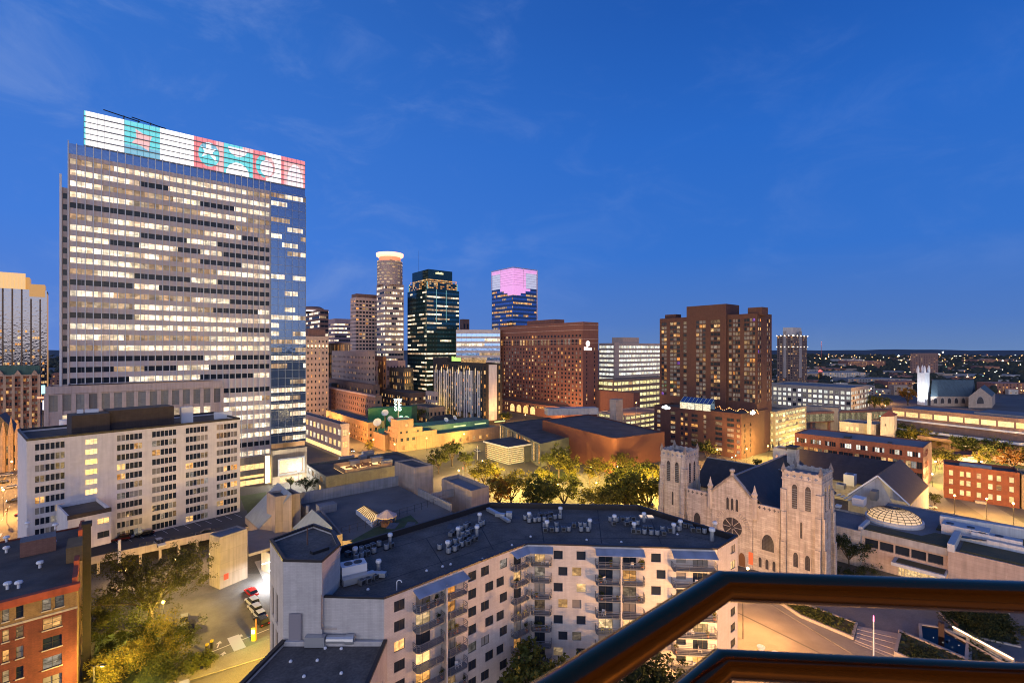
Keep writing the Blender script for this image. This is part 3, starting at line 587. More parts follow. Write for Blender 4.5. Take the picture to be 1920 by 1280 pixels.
# duct run, skylight, small vents, gooseneck
c = G(938, 970, ZR); t = empty('roof_duct', (c.x, c.y, ZR), 'bent pale sheet metal duct running across the middle roof', 'duct'); q = M()
q.obox(c + az(-35)*2.4, -35, 4.6, .8, ZR + .2, ZR + .8); q.obox(c, -75, 2.0, .9, ZR + .25, ZR + .9); q.obox(c + az(150)*2.0 , 150, 3.2, .7, ZR + .15, ZR + .6); q.obox(c + az(95)*1.8, 95, 1.2, 1.2, ZR, ZR + 1.2); q.build('sheet_metal', STEEL, t)
c = G(1212, 970, ZR); t = empty('skylight', (c.x, c.y, ZR), 'pair of glowing peach skylights near the rear roof edge', 'skylight'); q = M()
for s in (-.75, .75): q.obox(c + az(90)*s, 90, 1.3, 1.3, ZR, ZR + .28)
q.build('curb', FRAME_L, t); q = M()
for s in (-.75, .75): q.obox(c + az(90)*s, 90, 1.1, 1.1, ZR + .284, ZR + .36)
q.build('lens', mat_emit('skylight_glow', (1,.70,.42), .95), t)
c = G(744, 1106, ZR); t = empty('gooseneck_pipe', (c.x, c.y, ZR), 'thin white gooseneck pipe at the front roof edge', 'pipe'); q = M(); pts = [Vector((c.x,c.y,ZR)), Vector((c.x,c.y,ZR+1.1))] + [Vector((c.x + .35 - .35*math.cos(w), c.y, ZR + 1.1 + .35*math.sin(w))) for w in (.5,1.0,1.57,2.1,2.6,3.14)]
for a, b in zip(pts, pts[1:]): q.cyl(a, b, .07, n=6)
q.build('tube', WHITEM, t)
sv = M(); sv.lathe((0,0,0), [(.22,0),(.22,.12),(.1,.25),(0,.27)], 8); svm = sv.mesh('plumbing_vent', [WHITEM])
for i, (x, y, z) in enumerate([(830,1062,ZR),(845,1058,ZR),(905,1048,ZR),(960,1022,ZR),(995,1006,ZR),(1100,1012,ZR),(1165,1016,ZR),(1270,1002,ZR),(800,1070,ZR),(690,1105,ZR),(610,1215,18.9),(640,1216,18.9),(595,1238,18.9),(570,1268,18.9),(545,1240,18.9),(640,1262,18.9)]):
    o = bpy.data.objects.new('plumbing_vent', svm); COL.objects.link(o); c = G(x, y, z); o.location = (c.x, c.y, z)
    tag(o, 'small white plumbing vent on the low front roof' if z < 20 else 'small white plumbing vent along the front edge of the main roof', 'vent', 'plumbing vents on the low front roof' if z < 20 else 'plumbing vents on the main roof')
# ================================================================== FOREGROUND LEFT: red brick apartment house
REDB = mat_wall('red_brick', (.17,.042,.025), (.26,.085), .25, mortar=.8, mw=.010, c2=(.12,.03,.019)); YELB = mat_wall('buff_brick', (.27,.17,.075), (.26,.085), .25, mortar=.75, c2=(.19,.115,.05)); STONE = mat_wall('pale_stone_trim', (.44,.38,.31), None, .15)
REDT = mat_wall('red_painted_cornice', (.34,.07,.035), None, .18)
zr = 20.5; C0 = G(144,1092,zr); C0.z = 0; Lf = along(C0, -135.5, -160); Lf = C0 + (C0 - along(C0, 45, 160)).normalized()*34 if False else C0 - az(46)*36
Rb = C0 + az(-40)*33
rb = Bld('brick_apartment_house', 'red brick walk-up house with buff brick top storey and red cornice', 'apartment building', C0, [REDB, ROOF_D, YELB], frame=FRAME_D)
W = 36.0; u = lambda x: hit(Lf, C0, x)[0]
wins = []; winsT = []
rbw = [('dark',3),('dim',3),('blind',2),('warm',1.2)]
for r in range(6):
    zc = ZP([1147,1190,1227,1262,1298,1334][r], 76) ; z = 17.4 - r*3.05
    for x0, x1, st in ((4,17,'sash'),(30,44,'sash'),(80,116,'cross')):
        k = pick(rbw)
        if r == 3 and x0 == 80: k = 'dim'
        if r >= 3 and x0 == 4: k = 'warm'
        e = (u(x0), u(x1), z, z + 1.75, k, st)
        if r == 0 and x0 == 80: winsT += [(u(79), u(96), z, z+1.9, 'dim', 'sash'), (u(103), u(120), z, z+1.9, 'dim', 'sash')]; continue
        (winsT if r == 0 else wins).append(e)
    for k2 in range(3):
        e = (2 + k2*6.5, 4 + k2*6.5, z, z + 1.75, pick(rbw), 'sash'); (winsT if r == 0 else wins).append(e)
rb.face(Lf, C0, 0, 16.6, wins, .2, 0); rb.face(Lf, C0, 16.6, 19.4, winsT, .2, 2); rb.face(Lf, C0, 19.4, zr, (), .2, 2)
Bk = Rb + (Lf - C0)
rb.face(C0, Rb, 0, zr, [(3 + i*4, 4.6 + i*4, 3 + k*3.05, 4.7 + k*3.05, pick(rbw), 'sash') for i in range(7) for k in range(5)], .2, 2); rb.face(Rb, Bk, 0, zr); rb.face(Bk, Lf, 0, zr)
rb.m.poly([(p.x,p.y,zr-.35) for p in (Lf, C0, Rb, Bk)], 1)
rb.finish()
d = (C0 - Lf).normalized(); nn = Vector((d.y, -d.x, 0))
q = M(); q.prism([Lf + nn*.55, C0 + nn*.55 + d*.4, C0 - nn*.5 + d*.4, Lf - nn*.5], zr - .75, zr + .02); q.prism([Lf + nn*.3, C0 + nn*.3 + d*.2, C0 - nn*.02 + d*.2, Lf - nn*.02], zr - 1.2, zr - .76); rb.part('cornice', q, REDT)
d2 = (Rb - C0).normalized(); n2 = Vector((d2.y, -d2.x, 0))
for k, (a, b, h) in enumerate(((.5,6,.8),(6.1,9,1.6),(14,22,.9),(22.1,27,2.2),(27.1,33,1.2))): q = M(); q.prism([C0 + d2*a + n2*.05, C0 + d2*b + n2*.05, C0 + d2*b - n2*.6, C0 + d2*a - n2*.6], zr - .3, zr + h); rb.part('parapet', q, REDT)
q = M(); q.prism([Lf + nn*.10, C0 + nn*.10 + d*.1, C0 - nn*.01 + d*.1, Lf - nn*.01], 16.45, 16.75); q.prism([Lf + nn*.08, C0 + nn*.08, C0 - nn*.01, Lf - nn*.01], 1.6, 2.0); rb.part('stone_course', q, STONE)
for w in wins + winsT:
    q = M(); a = Lf + d*(w[0] - .12); b = Lf + d*(w[1] + .12); q.prism([a + nn*.14, b + nn*.14, b - nn*.02, a - nn*.02], w[2] - .17, w[2]); rb.part('sill', q, STONE)
a = Lf + d*u(84); b = Lf + d*u(112)
q = M(); q.prism([a + nn*.5, b + nn*.5, b - nn*.02, a - nn*.02], 3.8, 4.5); q.prism([a + nn*.4, a + d*.5 + nn*.4, a + d*.5, a], 0, 3.8); q.prism([b - d*.5 + nn*.4, b + nn*.4, b, b - d*.5], 0, 3.8); rb.part('entrance_surround', q, STONE)
c = G(72,1030,zr); q = M(); q.obox(c, 46, 4.8, 3.6, zr - .3, zr + 2.4, 0, 1); rb.part('stair_penthouse', q, [mat_wall('faded_brick', (.22,.11,.085), (.5,.17), .2), ROOF_B])
c = G(141,1040,zr); q = M(); q.obox(c, -40, 6, 2.2, zr - .3, zr + 2.4, 0); rb.part('lift_housing', q, YELB)
IVY = mat_flat('ivy_covered_brick', (.014,.010,.008), .6, .8, c2=(.007,.006,.005))
c = C0 + az(-40)*9 + az(50)*1.0; q = M(); q.obox(c, 50, 1.1, 1.9, 0, 27.0); q.obox(c, 50, 1.4, 2.2, 27.0, 27.5); rb.part('chimney', q, IVY)
tv = [(12,1012),(12,1032),(100,1020),(104,988),(75,1060),(14,1100),(35,1098),(52,985)]
tvm = M(); tvm.lathe((0,0,-.3), [(.16,0),(.16,.55),(.36,.6),(.42,.72),(.34,.92),(.0,1.0)], 10); tvm = tvm.mesh('turbine_vent', [WHITEM])
for i, (x, y) in enumerate(tv):
    c = G(x, y, zr); o = bpy.data.objects.new('turbine_vent', tvm); COL.objects.link(o); o.location = (c.x, c.y, zr); o.scale = (1.3,)*3; tag(o, 'white turbine vent on the dark roof of the red brick house', 'roof vent', 'turbine vents on the red brick house')
# ================================================================== MIDDLE GROUND LEFT: white apartment block, parking deck, concrete complex
WHITEB = mat_wall('white_glazed_brick', (.58,.55,.56), (1.2,.6), .06, mortar=.88, mw=.01, streak=.05); DARKB = mat_wall('dark_brown_brick', (.045,.033,.032), (.8,.25), .2)
P1 = D(450,161); P0 = D(50,122.7)
wb = Bld('apartment_block', 'long white ten-storey apartment block with strips of small windows below the big office tower', 'apartment building', P0, [WHITEB, ROOF_D], frame=FRAME_L)
zt = 35.2; ws = []
ww = [('dark',5),('blind',3),('warm',1.2),('dim',2),('bright',.2)]
for (xa, xb, n) in ((65,122,6),(219,267,6),(285,331,6),(348,390,6),(406,445,6)):
    ua, ub = hit(P0,P1,xa)[0], hit(P0,P1,xb)[0]; sw = (ub-ua)/n
    for r in range(11):
        z = 32.0 - r*2.74; k3 = [pick(ww) for _ in range(3)]
        for i in range(n):
            k = k3[0] if i < 2 else ('dark' if i in (2,3) and random.random() < .7 else k3[2])
            ws.append((ua + i*sw + .05, ua + (i+1)*sw - .05, z, z + 1.7, k, 'single'))
ua, ub = hit(P0,P1,160)[0], hit(P0,P1,183)[0]
for r in range(8): z = 32.0 - r*2.74; ws.append((ua, ub, z, z+1.5, 'bright', 'triple'))
Q = back(P0, P1, 24); wb.body(Q, 0, zt, 1.0, {0: ws}, dep=.22)
wb.finish()
d = (P1-P0).normalized(); n = Vector((-d.y,d.x,0))
q = M()
for i in range(4):
    a, b = Q[i], Q[(i+1)%4]; uu = (b-a).normalized(); o = Vector((uu.y,-uu.x,0)); q.prism([a+o*.06, b+o*.06, b-o*.45, a-o*.45], zt - .5 + .004*i, zt + .06 + .004*i)
wb.part('roof_edge', q, EDGE)
ph0 = P0 + d*hit(P0,P1,139)[0] + n*4; l1 = hit(P0,P1,212)[0]-hit(P0,P1,139)[0]; l2 = hit(P0,P1,336)[0]-hit(P0,P1,212)[0]
q = M(); q.prism([ph0, ph0+d*l1, ph0+d*l1+n*8, ph0+n*8], zt-1, zt+4.6, 0, 1); q.prism([ph0+d*(l1+.01)+n*1.2, ph0+d*(l1+l2)+n*1.2, ph0+d*(l1+l2)+n*9, ph0+d*(l1+.01)+n*9], zt-1, zt+5.1, 0, 1); wb.part('penthouse', q, [DARKB, ROOF_D])
for (x, y, a, b, h) in ((172,772,3,1.5,.9),(150,776,1.4,1.4,1.0),(350,790,3.2,2.6,4.2)): 
    c = D(x, hit(P0,P1,x)[1]+8); q = M(); q.obox(c, 48, a, b, zt+4.4 if h<2 else zt-1, zt+4.6+h if h<2 else zt+h); wb.part('rooftop_plant', q, WHITEM)
for i in range(5): c = D(406+i*6, hit(P0,P1,406+i*6)[1]+10); q = M(); q.obox(c, 48, 1.4, 1.4, zt-1, zt+1.3); wb.part('rooftop_plant', q, WHITEM)
c = D(122, 152); q = M(); q.cyl((c.x,c.y,zt-1),(c.x,c.y,zt+.8),1.4,n=14); wb.part('roof_tank', q, WHITEM)
# two-storey front wing on columns
a = D(127,118); b = D(208,124.5); e = Bld('x','','',(0,0),[WHITEB, ROOF_D]); bpy.data.objects.remove(e.root); e.root = wb.root
Qw = back(a, b, 14); e.body(Qw, 8.2, 17.2, .8, {0: [(5.6,8.0,13.6,15.0,'bright','double'),(5.6,8.0,10.0,11.6,'dark','double')]}, dep=.2); e.m.poly([(p.x,p.y,8.2) for p in Qw[::-1]]); e.frame = FRAME_D; e.finish('front_wing')
q = M(); dd = (b-a).normalized(); nn = Vector((-dd.y,dd.x,0))
for uu in (.8, 10.2): q.cyl((*(a+dd*uu+nn*.7).xy,0), (*(a+dd*uu+nn*.7).xy,8.2), .35, n=10)
wb.part('column', q, WHITEB)
q = M(); q.prism([a-nn*.06-dd*.1, b-nn*.06+dd*.1, b+nn*.5, a+nn*.5], 16.3, 17.3); wb.part('fascia', q, DARKB)
# parking deck
deckz = 4.0
dk = empty('parking_deck', G(300,1030,4).xy.to_3d(), 'open parking deck with painted bays in front of the white apartment block', 'parking deck')
dp = [G(165,1052,deckz), G(418,999,deckz), G(470,985,deckz), G(462,955,deckz), G(200,1008,deckz), G(60,1040,deckz)]
q = M(); q.prism(dp, deckz - .7, deckz, 0, 1); q.build('slab', [CONC, ASPH], dk)
q = M(); f0, f1 = dp[0], dp[1]; dd = (f1-f0); dd.z = 0; ln = dd.length; dd /= ln; nn = Vector((dd.y,-dd.x,0))
q.prism([f0+nn*.05, f1+nn*.05, f1-nn*.25, f0-nn*.25], deckz - .9, deckz + 1.0); q.build('parapet_wall', CONC, dk)
q = M()
for i in range(7): c = f0 + dd*(2 + i*(ln-4)/6) - nn*1.0; q.obox(c, 50, .6, .6, 0, deckz - .7)
q.prism([f0-nn*9, f1-nn*9, f1-nn*9.4, f0-nn*9.4], 0, deckz-.7); q.build('support_wall', CONC, dk)
q = M(); b0 = G(212,1011,deckz); b1 = G(452,960,deckz); bd = (b1-b0).normalized(); bn = Vector((bd.y,-bd.x,0)); nb = int((b1-b0).length/2.8)
for i in range(nb+1): c = b0 + bd*i*2.8; strip(q, c + bn*.4, c + bn*5.2 + bd*.8, .13, deckz+.006)
q.build('bay_markings', PAINTW, dk)
rs = M()
for i in range(26): c = f0 + dd*(ln*.35 + i*ln*.65/26); rs.cyl((c.x,c.y,deckz+1.0),(c.x,c.y,deckz+1.9),.03,n=4,cap=False)
a_, b_ = f0 + dd*ln*.35, f1; rs.cyl((a_.x,a_.y,deckz+1.9),(b_.x,b_.y,deckz+1.9),.04,n=4); rs.build('guard_rail', BLACKM, dk)
# concrete lift shaft with the red sign
a = G(412,1105); b = G(464,1083); ls = Bld('lift_shaft', 'free-standing tan concrete shaft with a small red sign at the end of the parking deck', 'tower', a, [CONC, ROOF_B])
ls.body(back(a, b, 4.5), 0, 12.6, .3); ls.finish()
dd = (b-a); dd.z=0; dd.normalize(); nn = Vector((dd.y,-dd.x,0)); c = a + dd*.95 + nn*.06; ls_w = dd*1.1
q = M(); q.prism([c, c+ls_w, c+ls_w+nn*.05, c+nn*.05], 1.9, 3.3); ls.part('sign', q, mat_plain('red_sign_paint', (.55,.06,.02), .6))
# garage entry canopy: white lit soffit beside the lot
t = empty('garage_entry', G(490,1085).xy.to_3d(), 'brightly lit white garage entry under a raised slab behind the parked cars', 'garage entry')
ga, gb, gc, gd = G(452,1030,5.2), G(505,1000,5.2), G(530,1040,5.2), G(470,1075,5.2)
q = M(); q.prism([G(466,1043,5.2), G(540,1022,5.2), G(545,985,5.2), G(463,1000,5.2)], 5.2, 5.9); q.build('slab', CONC, t)
q = M(); w0 = G(505,1120); w0 = Vector((-53.5,119,0)); w1 = Vector((-50,104,0)); dd = (w0-w1).normalized(); nn = Vector((-dd.y,dd.x,0))
q.prism([w1, w0, w0+nn*.3, w1+nn*.3], 0, 5.2); q.prism([w0+nn*.0, Vector((-66,127,0)), Vector((-66,127.4,0)), w0+Vector((0,.4,0))], 0, 5.2); q.build('wall', mat_wall('white_garage_wall', (.6,.58,.55), None, .08), t)
q = M(); q.prism([G(466,1062,0)+Vector((0,3,0)), G(500,1100,0), G(540,1080,0), G(530,1040,0)], .07, .09); q.build('floor_slab', mat_flat('pale_garage_floor', (.5,.48,.45), .15), t)
# concrete complex (theatre and club): flat deck with tall parapet, sloped metal roofs, big boxes
CONCG = mat_wall('ribbed_grey_concrete', (.27,.27,.285), (1.6,4.0), .12, mw=.03, off=0, streak=.12); SLOPE = mat_wall('blue_metal_roof', (.22,.28,.36), None, .08, streak=.05, rough=.5); CONCP = mat_wall('pinkish_concrete', (.34,.28,.25), (2.2,3.0), .12, mw=.02, off=0)
zc = 11.0
cc = Bld('concrete_complex', 'sprawling grey concrete complex with walled flat roof, sloped blue roofs and box towers', 'building', G(650,950,zc), [CONCG, ROOF_G, CONCP])
pA = G(564,945,zc); pB = G(747,910,zc); pA.z = pB.z = 0; dd = (pB-pA).normalized(); nn = Vector((dd.y,-dd.x,0))
pC = pB + nn*52; pD = pA + nn*36
cc.face(pD, pC, 0, zc, (), .2, 2); cc.face(pC, pB, 0, zc); cc.face(pB, pA, 0, zc); cc.face(pA, pD, 0, zc, (), .2, 2); cc.m.poly([(p.x,p.y,zc) for p in (pD,pC,pB,pA)], 1)
cc.finish()
q = M(); q.prism([pA, pB, pB-nn*.5, pA-nn*.5], zc-.01, zc+3.4); cc.part('parapet_wall', q, CONCG)
q = M(); a = pB + nn*14; q.prism([a, a+nn*20, a+nn*20+dd*.5, a+dd*.5], zc, zc+2.2); a = pA + dd*32 + nn*22; q.prism([a, a+dd*8.5, a+dd*8.5+nn*.4, a+nn*.4], zc, zc+2.4); cc.part('roof_wall', q, CONCG)
def boxpts(px4, z): return [Vector((G(x,y,z).x, G(x,y,z).y, 0)) for x, y in px4]
def quadbox(b, px3, z0, z1, name, mats, par=.5):   # near corner, right corner, left corner in pixels at roof height
    c, r, l = boxpts(px3, z1); e = Bld('x','','',(0,0),mats); bpy.data.objects.remove(e.root); e.root = b.root; e.body([c, r, r+l-c, l], z0, z1, par); e.finish(name); return c, r, l
quadbox(cc, [(777,876),(812,871),(740,864)], 0, 18, 'box_tower', [CONCP, ROOF_D])
quadbox(cc, [(884,920),(917,911),(828,896)], 0, 15, 'box_tower', [CONCP, ROOF_B], 1.2)
quadbox(cc, [(516,931),(563,924),(500,922)], 0, 16.2, 'box_tower', [CONCP, ROOF_D])
quadbox(cc, [(610,1010),(642,1000),(575,962)], 0, 12.6, 'box_tower', [CONCP, ROOF_B])
q = M()
def slope(quad, th=.35):
    P = [tuple(G(x,y,z)) for x,y,z in quad]; Bq = [(x,y,z-th) for x,y,z in P]; q.add(P+Bq, [(0,1,2,3),(7,6,5,4),(0,4,5,1),(1,5,6,2),(2,6,7,3),(3,7,4,0)])
slope([(459,968,6),(485,991,6),(547,925,17),(521,904,17)]); slope([(548,990,9),(600,1020,8),(623,988,15),(585,954,15)])
cc.part('sloped_roof', q, SLOPE)
q = M(); P = [G(459,968,6), G(485,991,6), G(547,925,17), G(521,904,17)]
q.poly([P[1], (P[1].x,P[1].y,0), (P[2].x,P[2].y,0), P[2]][::-1]); q.poly([P[0], P[1], (P[1].x,P[1].y,0), (P[0].x,P[0].y,0)][::-1]); q.poly([P[3], P[0], (P[0].x,P[0].y,0), (P[3].x,P[3].y,0)][::-1])
P = [G(548,990,9), G(600,1020,8), G(623,988,15), G(585,954,15)]
q.poly([P[1], (P[1].x,P[1].y,0), (P[2].x,P[2].y,0), P[2]][::-1]); q.poly([P[0], P[1], (P[1].x,P[1].y,0), (P[0].x,P[0].y,0)][::-1]); q.poly([P[3], P[0], (P[0].x,P[0].y,0), (P[3].x,P[3].y,0)][::-1])
cc.part('gable_wall', q, CONCP)
sk = boxpts([(667,955),(698,980),(719,966),(690,949)], zc+1.2)
t = empty('roof_lantern', (sk[0].x, sk[0].y, zc), 'long amber glowing skylight on a white curb on the grey roof deck', 'skylight')
q = M(); q.prism(sk, zc, zc+1.2); q.build('curb', WHITEM, t)
q = M(); cen = sum(sk, Vector())/4; T = [(p.x,p.y,zc+1.21) for p in [cen+(p-cen)*.92 for p in sk]]; r0 = (sk[0]+sk[3])/2; r1 = (sk[1]+sk[2])/2; r0 = cen+(r0-cen)*.75; r1 = cen+(r1-cen)*.7
q.add(T+[(r0.x,r0.y,zc+2.2),(r1.x,r1.y,zc+2.2)], [(0,1,5,4),(2,3,4,5),(1,2,5),(3,0,4)]); q.build('glazing', mat_pane('amber_skylight', [(1,.58,.22),(1,.62,.26)], .75, 1.0, detail=.3), t)
q = M()
for i in range(11):
    f = i/10; a = cen+(sk[0].lerp(sk[1],f)-cen)*.93; b = r0.lerp(r1,f); c = cen+(sk[3].lerp(sk[2],f)-cen)*.93
    q.cyl((a.x,a.y,zc+1.24),(b.x,b.y,zc+2.24),.10,n=4); q.cyl((c.x,c.y,zc+1.24),(b.x,b.y,zc+2.24),.10,n=4)
q.build('glazing_bars', BLACKM, t)
q = M(); c = G(612,958,zc); q.obox(c, 51, 5, 3.2, zc, zc+2.2); q.cyl((c.x-5,c.y-1,zc),(c.x-5,c.y-1,zc+2.0),.5,n=10); cc.part('roof_plant', q, CONCG)
# pavilion tent, fence, picnic lawn
c = G(725,985,zc); t = empty('tent_pavilion', (c.x, c.y, zc), 'round pale tent canopy over a timber bar on the roof terrace', 'tent')
q = M(); q.lathe((c.x,c.y,zc), [(2.7,2.5),(2.75,2.8),(1.6,3.4),(.5,4.1),(0,4.3)], 10); q.build('canopy', mat_plain('tent_canvas', (.50,.40,.36), .9), t)
q = M()
for i in range(6): w = i*1.047; q.cyl((c.x+2.4*math.cos(w),c.y+2.4*math.sin(w),zc),(c.x+2.4*math.cos(w),c.y+2.4*math.sin(w),zc+2.6),.08,n=5)
q.build('posts', BLACKM, t); q = M(); q.lathe((c.x,c.y,zc), [(1.5,0),(1.5,1.1),(1.7,1.12),(0,1.2)], 8); q.build('bar_counter', mat_plain('amber_timber', (.32,.13,.05), .6), t)
q = M(); fp = [G(640,1003,zc), G(700,985,zc), G(735,972,zc), G(790,955,zc), G(835,938,zc)]
for a, b in zip(fp, fp[1:]):
    k = max(1, int((b-a).length/2.2))
    for i in range(k): p = a.lerp(b, i/k); q.cyl((p.x,p.y,zc),(p.x,p.y,zc+2.0),.05,n=4)
    for h in (.9,1.95): q.cyl((a.x,a.y,zc+h),(b.x,b.y,zc+h),.035,n=4)
tag(q.build('fence', BLACKM, None, fp[0]), 'black metal fence round the roof terrace beside the tent pavilion', 'fence')
sheet('lawn', px((655,1015),(700,990),(770,965),(790,985),(700,1030), z=zc), zc+.03, GRASS)
# restaurant with the glowing rooftop patio
RB = mat_wall('olive_brick', (.17,.16,.13), (.5,.16), .2)
WDUCT = mat_plain('weathered_duct', (.26,.25,.26), .5, .4); rs = Bld('restaurant', 'low dark-roofed restaurant with a glowing open rooftop patio', 'restaurant', G(600,880), [RB, ROOF_D])
zr2 = 8.5; C = D(611, 0+G(611,893,zr2).y); C = G(611,893,zr2); C.z = 0
Rr = G(739,900,zr2); Lr = G(584,858,zr2); Rr.z = Lr.z = 0; a51 = az(51.4); Rr = C + a51*42; Lr = C + az(-38.6)*26
rs.body([C, Rr, Rr+Lr-C, Lr], 0, zr2, .8, {3: [(2+i*5.5,5.5+i*5.5,5.2,7.4,'dim','double') for i in range(4)]+[(17,20,1,3.6,'bright','double')], 0: [(1+i*2.2,2.8+i*2.2,.6,3.4,'warm','double') for i in range(8)]}, dep=.2); rs.finish()
pp = [G(612,886,zr2), G(668,877,zr2), G(716,896,zr2), G(655,914,zr2)]; pp = [C + a51*8 + az(-38.6)*1.2, C + a51*28 + az(-38.6)*1.2, C + a51*28 + az(-38.6)*15, C + a51*8 + az(-38.6)*15]
q = M(); q.prism(pp, zr2-.78, zr2-.6); rs.part('patio_floor', q, mat_emit('glowing_patio_floor', (1,.62,.24), 1.7, base=(.4,.25,.12)))  # floor emits by itself, standing in for light from patio lamps
q = M()
for i, (a, b) in enumerate(zip(pp, pp[1:]+pp[:1])): q.prism([a, b, b+Vector((.2,.2,0)), a+Vector((.2,.2,0))], zr2-.8, zr2+1.1 - .01*i)
rs.part('patio_parapet', q, mat_wall('patio_stucco', (.42,.27,.16), None, .1))
q = M()
for i in range(16): c = pp[0] + a51*random.uniform(2,18) + az(-38.6)*random.uniform(2,12); q.obox(c, 51+random.choice((0,90)), 2.6, .5, zr2-.6, zr2+.2)
rs.part('patio_benches', q, mat_plain('bench_timber', (.20,.10,.05), .7))
q = M()
for (x,y,l,w,h) in ((690,852,5,3,1.6),(664,868,4,2.6,1.4),(706,862,5,3,1.5),(650,858,7,1,.8),(725,870,4,3,2.0),(680,858,3,3,1.2)): c = G(x,y,zr2); q = M(); q.obox(c,51.4,l,w,zr2-.8,zr2+h); rs.part('rooftop_plant', q, WDUCT)
# ================================================================== CHURCH
LIME = mat_wall('rough_limestone', (.46,.435,.42), (1.7,.5), .17, mortar=.66, mw=.035, streak=.16, c2=(.34,.31,.295)); DSTONE = mat_wall('weathered_dark_stone', (.20,.18,.18), None, .2); LIMET = mat_wall('smooth_limestone_trim', (.40,.37,.355), None, .14); SLATE = mat_wall('dark_slate_roof', (.034,.033,.036), (.5,.25), .25, mortar=.8, rough=.6)
STAIN = mat_wall('leaded_dark_glass', (.035,.035,.045), (.35,.35), .2, mortar=2.2, mw=.03, rough=.25, off=0)
S = Vector((45.6,147.4,0)); E = Vector((74.3,115.6,0)); fd = (E-S); FL = fd.length; fd /= FL; fn = Vector((fd.y,-fd.x,0)); bk = -fn
ch = empty('stone_church', (60,131,0), 'large pale limestone church with two square towers, gabled front and dark slate roofs', 'church')
def FP(s, o=0.0, z=0.0): p = S + fd*s + fn*o; return Vector((p.x, p.y, z))
# lancet helper: pointed polygon panel sitting in a recess
def pointed(w, h, n=6):
    r = w*1.0; pts = [(-w/2,0),(w/2,0),(w/2,h-w*.8)]
    for i in range(1, n): t = i/n; pts.append((w/2*(1-t**1.6), h-w*.8+w*.8*math.sin(t*math.pi/2)))
    pts.append((0,h))
    for i in range(n-1, 0, -1): t = i/n; pts.append((-w/2*(1-t**1.6), h-w*.8+w*.8*math.sin(t*math.pi/2)))
    pts.append((-w/2,h-w*.8)); return pts
def lancet(parent, p, ud, z, w, h, frame=.28, louv=True, mat=None, trim=None):
    n_ = Vector((ud.y,-ud.x,0)); q = M(); o = pointed(w+2*frame, h+frame*1.6); i_ = pointed(w, h); k = len(o)
    P = []
    for (x, zz) in o: P.append((*(p + ud*x + n_*.10).xy, z - .0 + zz))
    for (x, zz) in i_: P.append((*(p + ud*x + n_*.10).xy, z + .02 + zz))
    for (x, zz) in i_: P.append((*(p + ud*x - n_*.0 + n_*.012).xy, z + .02 + zz))
    for (x, zz) in o: P.append((*(p + ud*x - n_*.05).xy, z + zz))
    F = []
    for a in range(k):
        b = (a+1) % k; F += [(a, b, k+b, k+a), (k+a, k+b, 2*k+b, 2*k+a), (3*k+a, 3*k+b, b, a)]
    q.add(P, F); win = q.build('window', trim or LIMET, parent)
    q = M(); q.poly([(*(p + ud*x + n_*.02).xy, z + .02 + zz) for x, zz in i_]); 
    q.build('glazing', mat or STAIN, win)
    q = M()
    if louv:
        for j in range(int((h - w*.6)/.55)): zz = z + .3 + j*.55; q.prism([p - ud*w/2 + n_*.02, p + ud*w/2 + n_*.02, p + ud*w/2 + n_*.075, p - ud*w/2 + n_*.075], zz, zz+.14)
        q.build('louvres', mat_plain('blue_grey_louvre', (.12,.15,.20), .7), win)
    return win
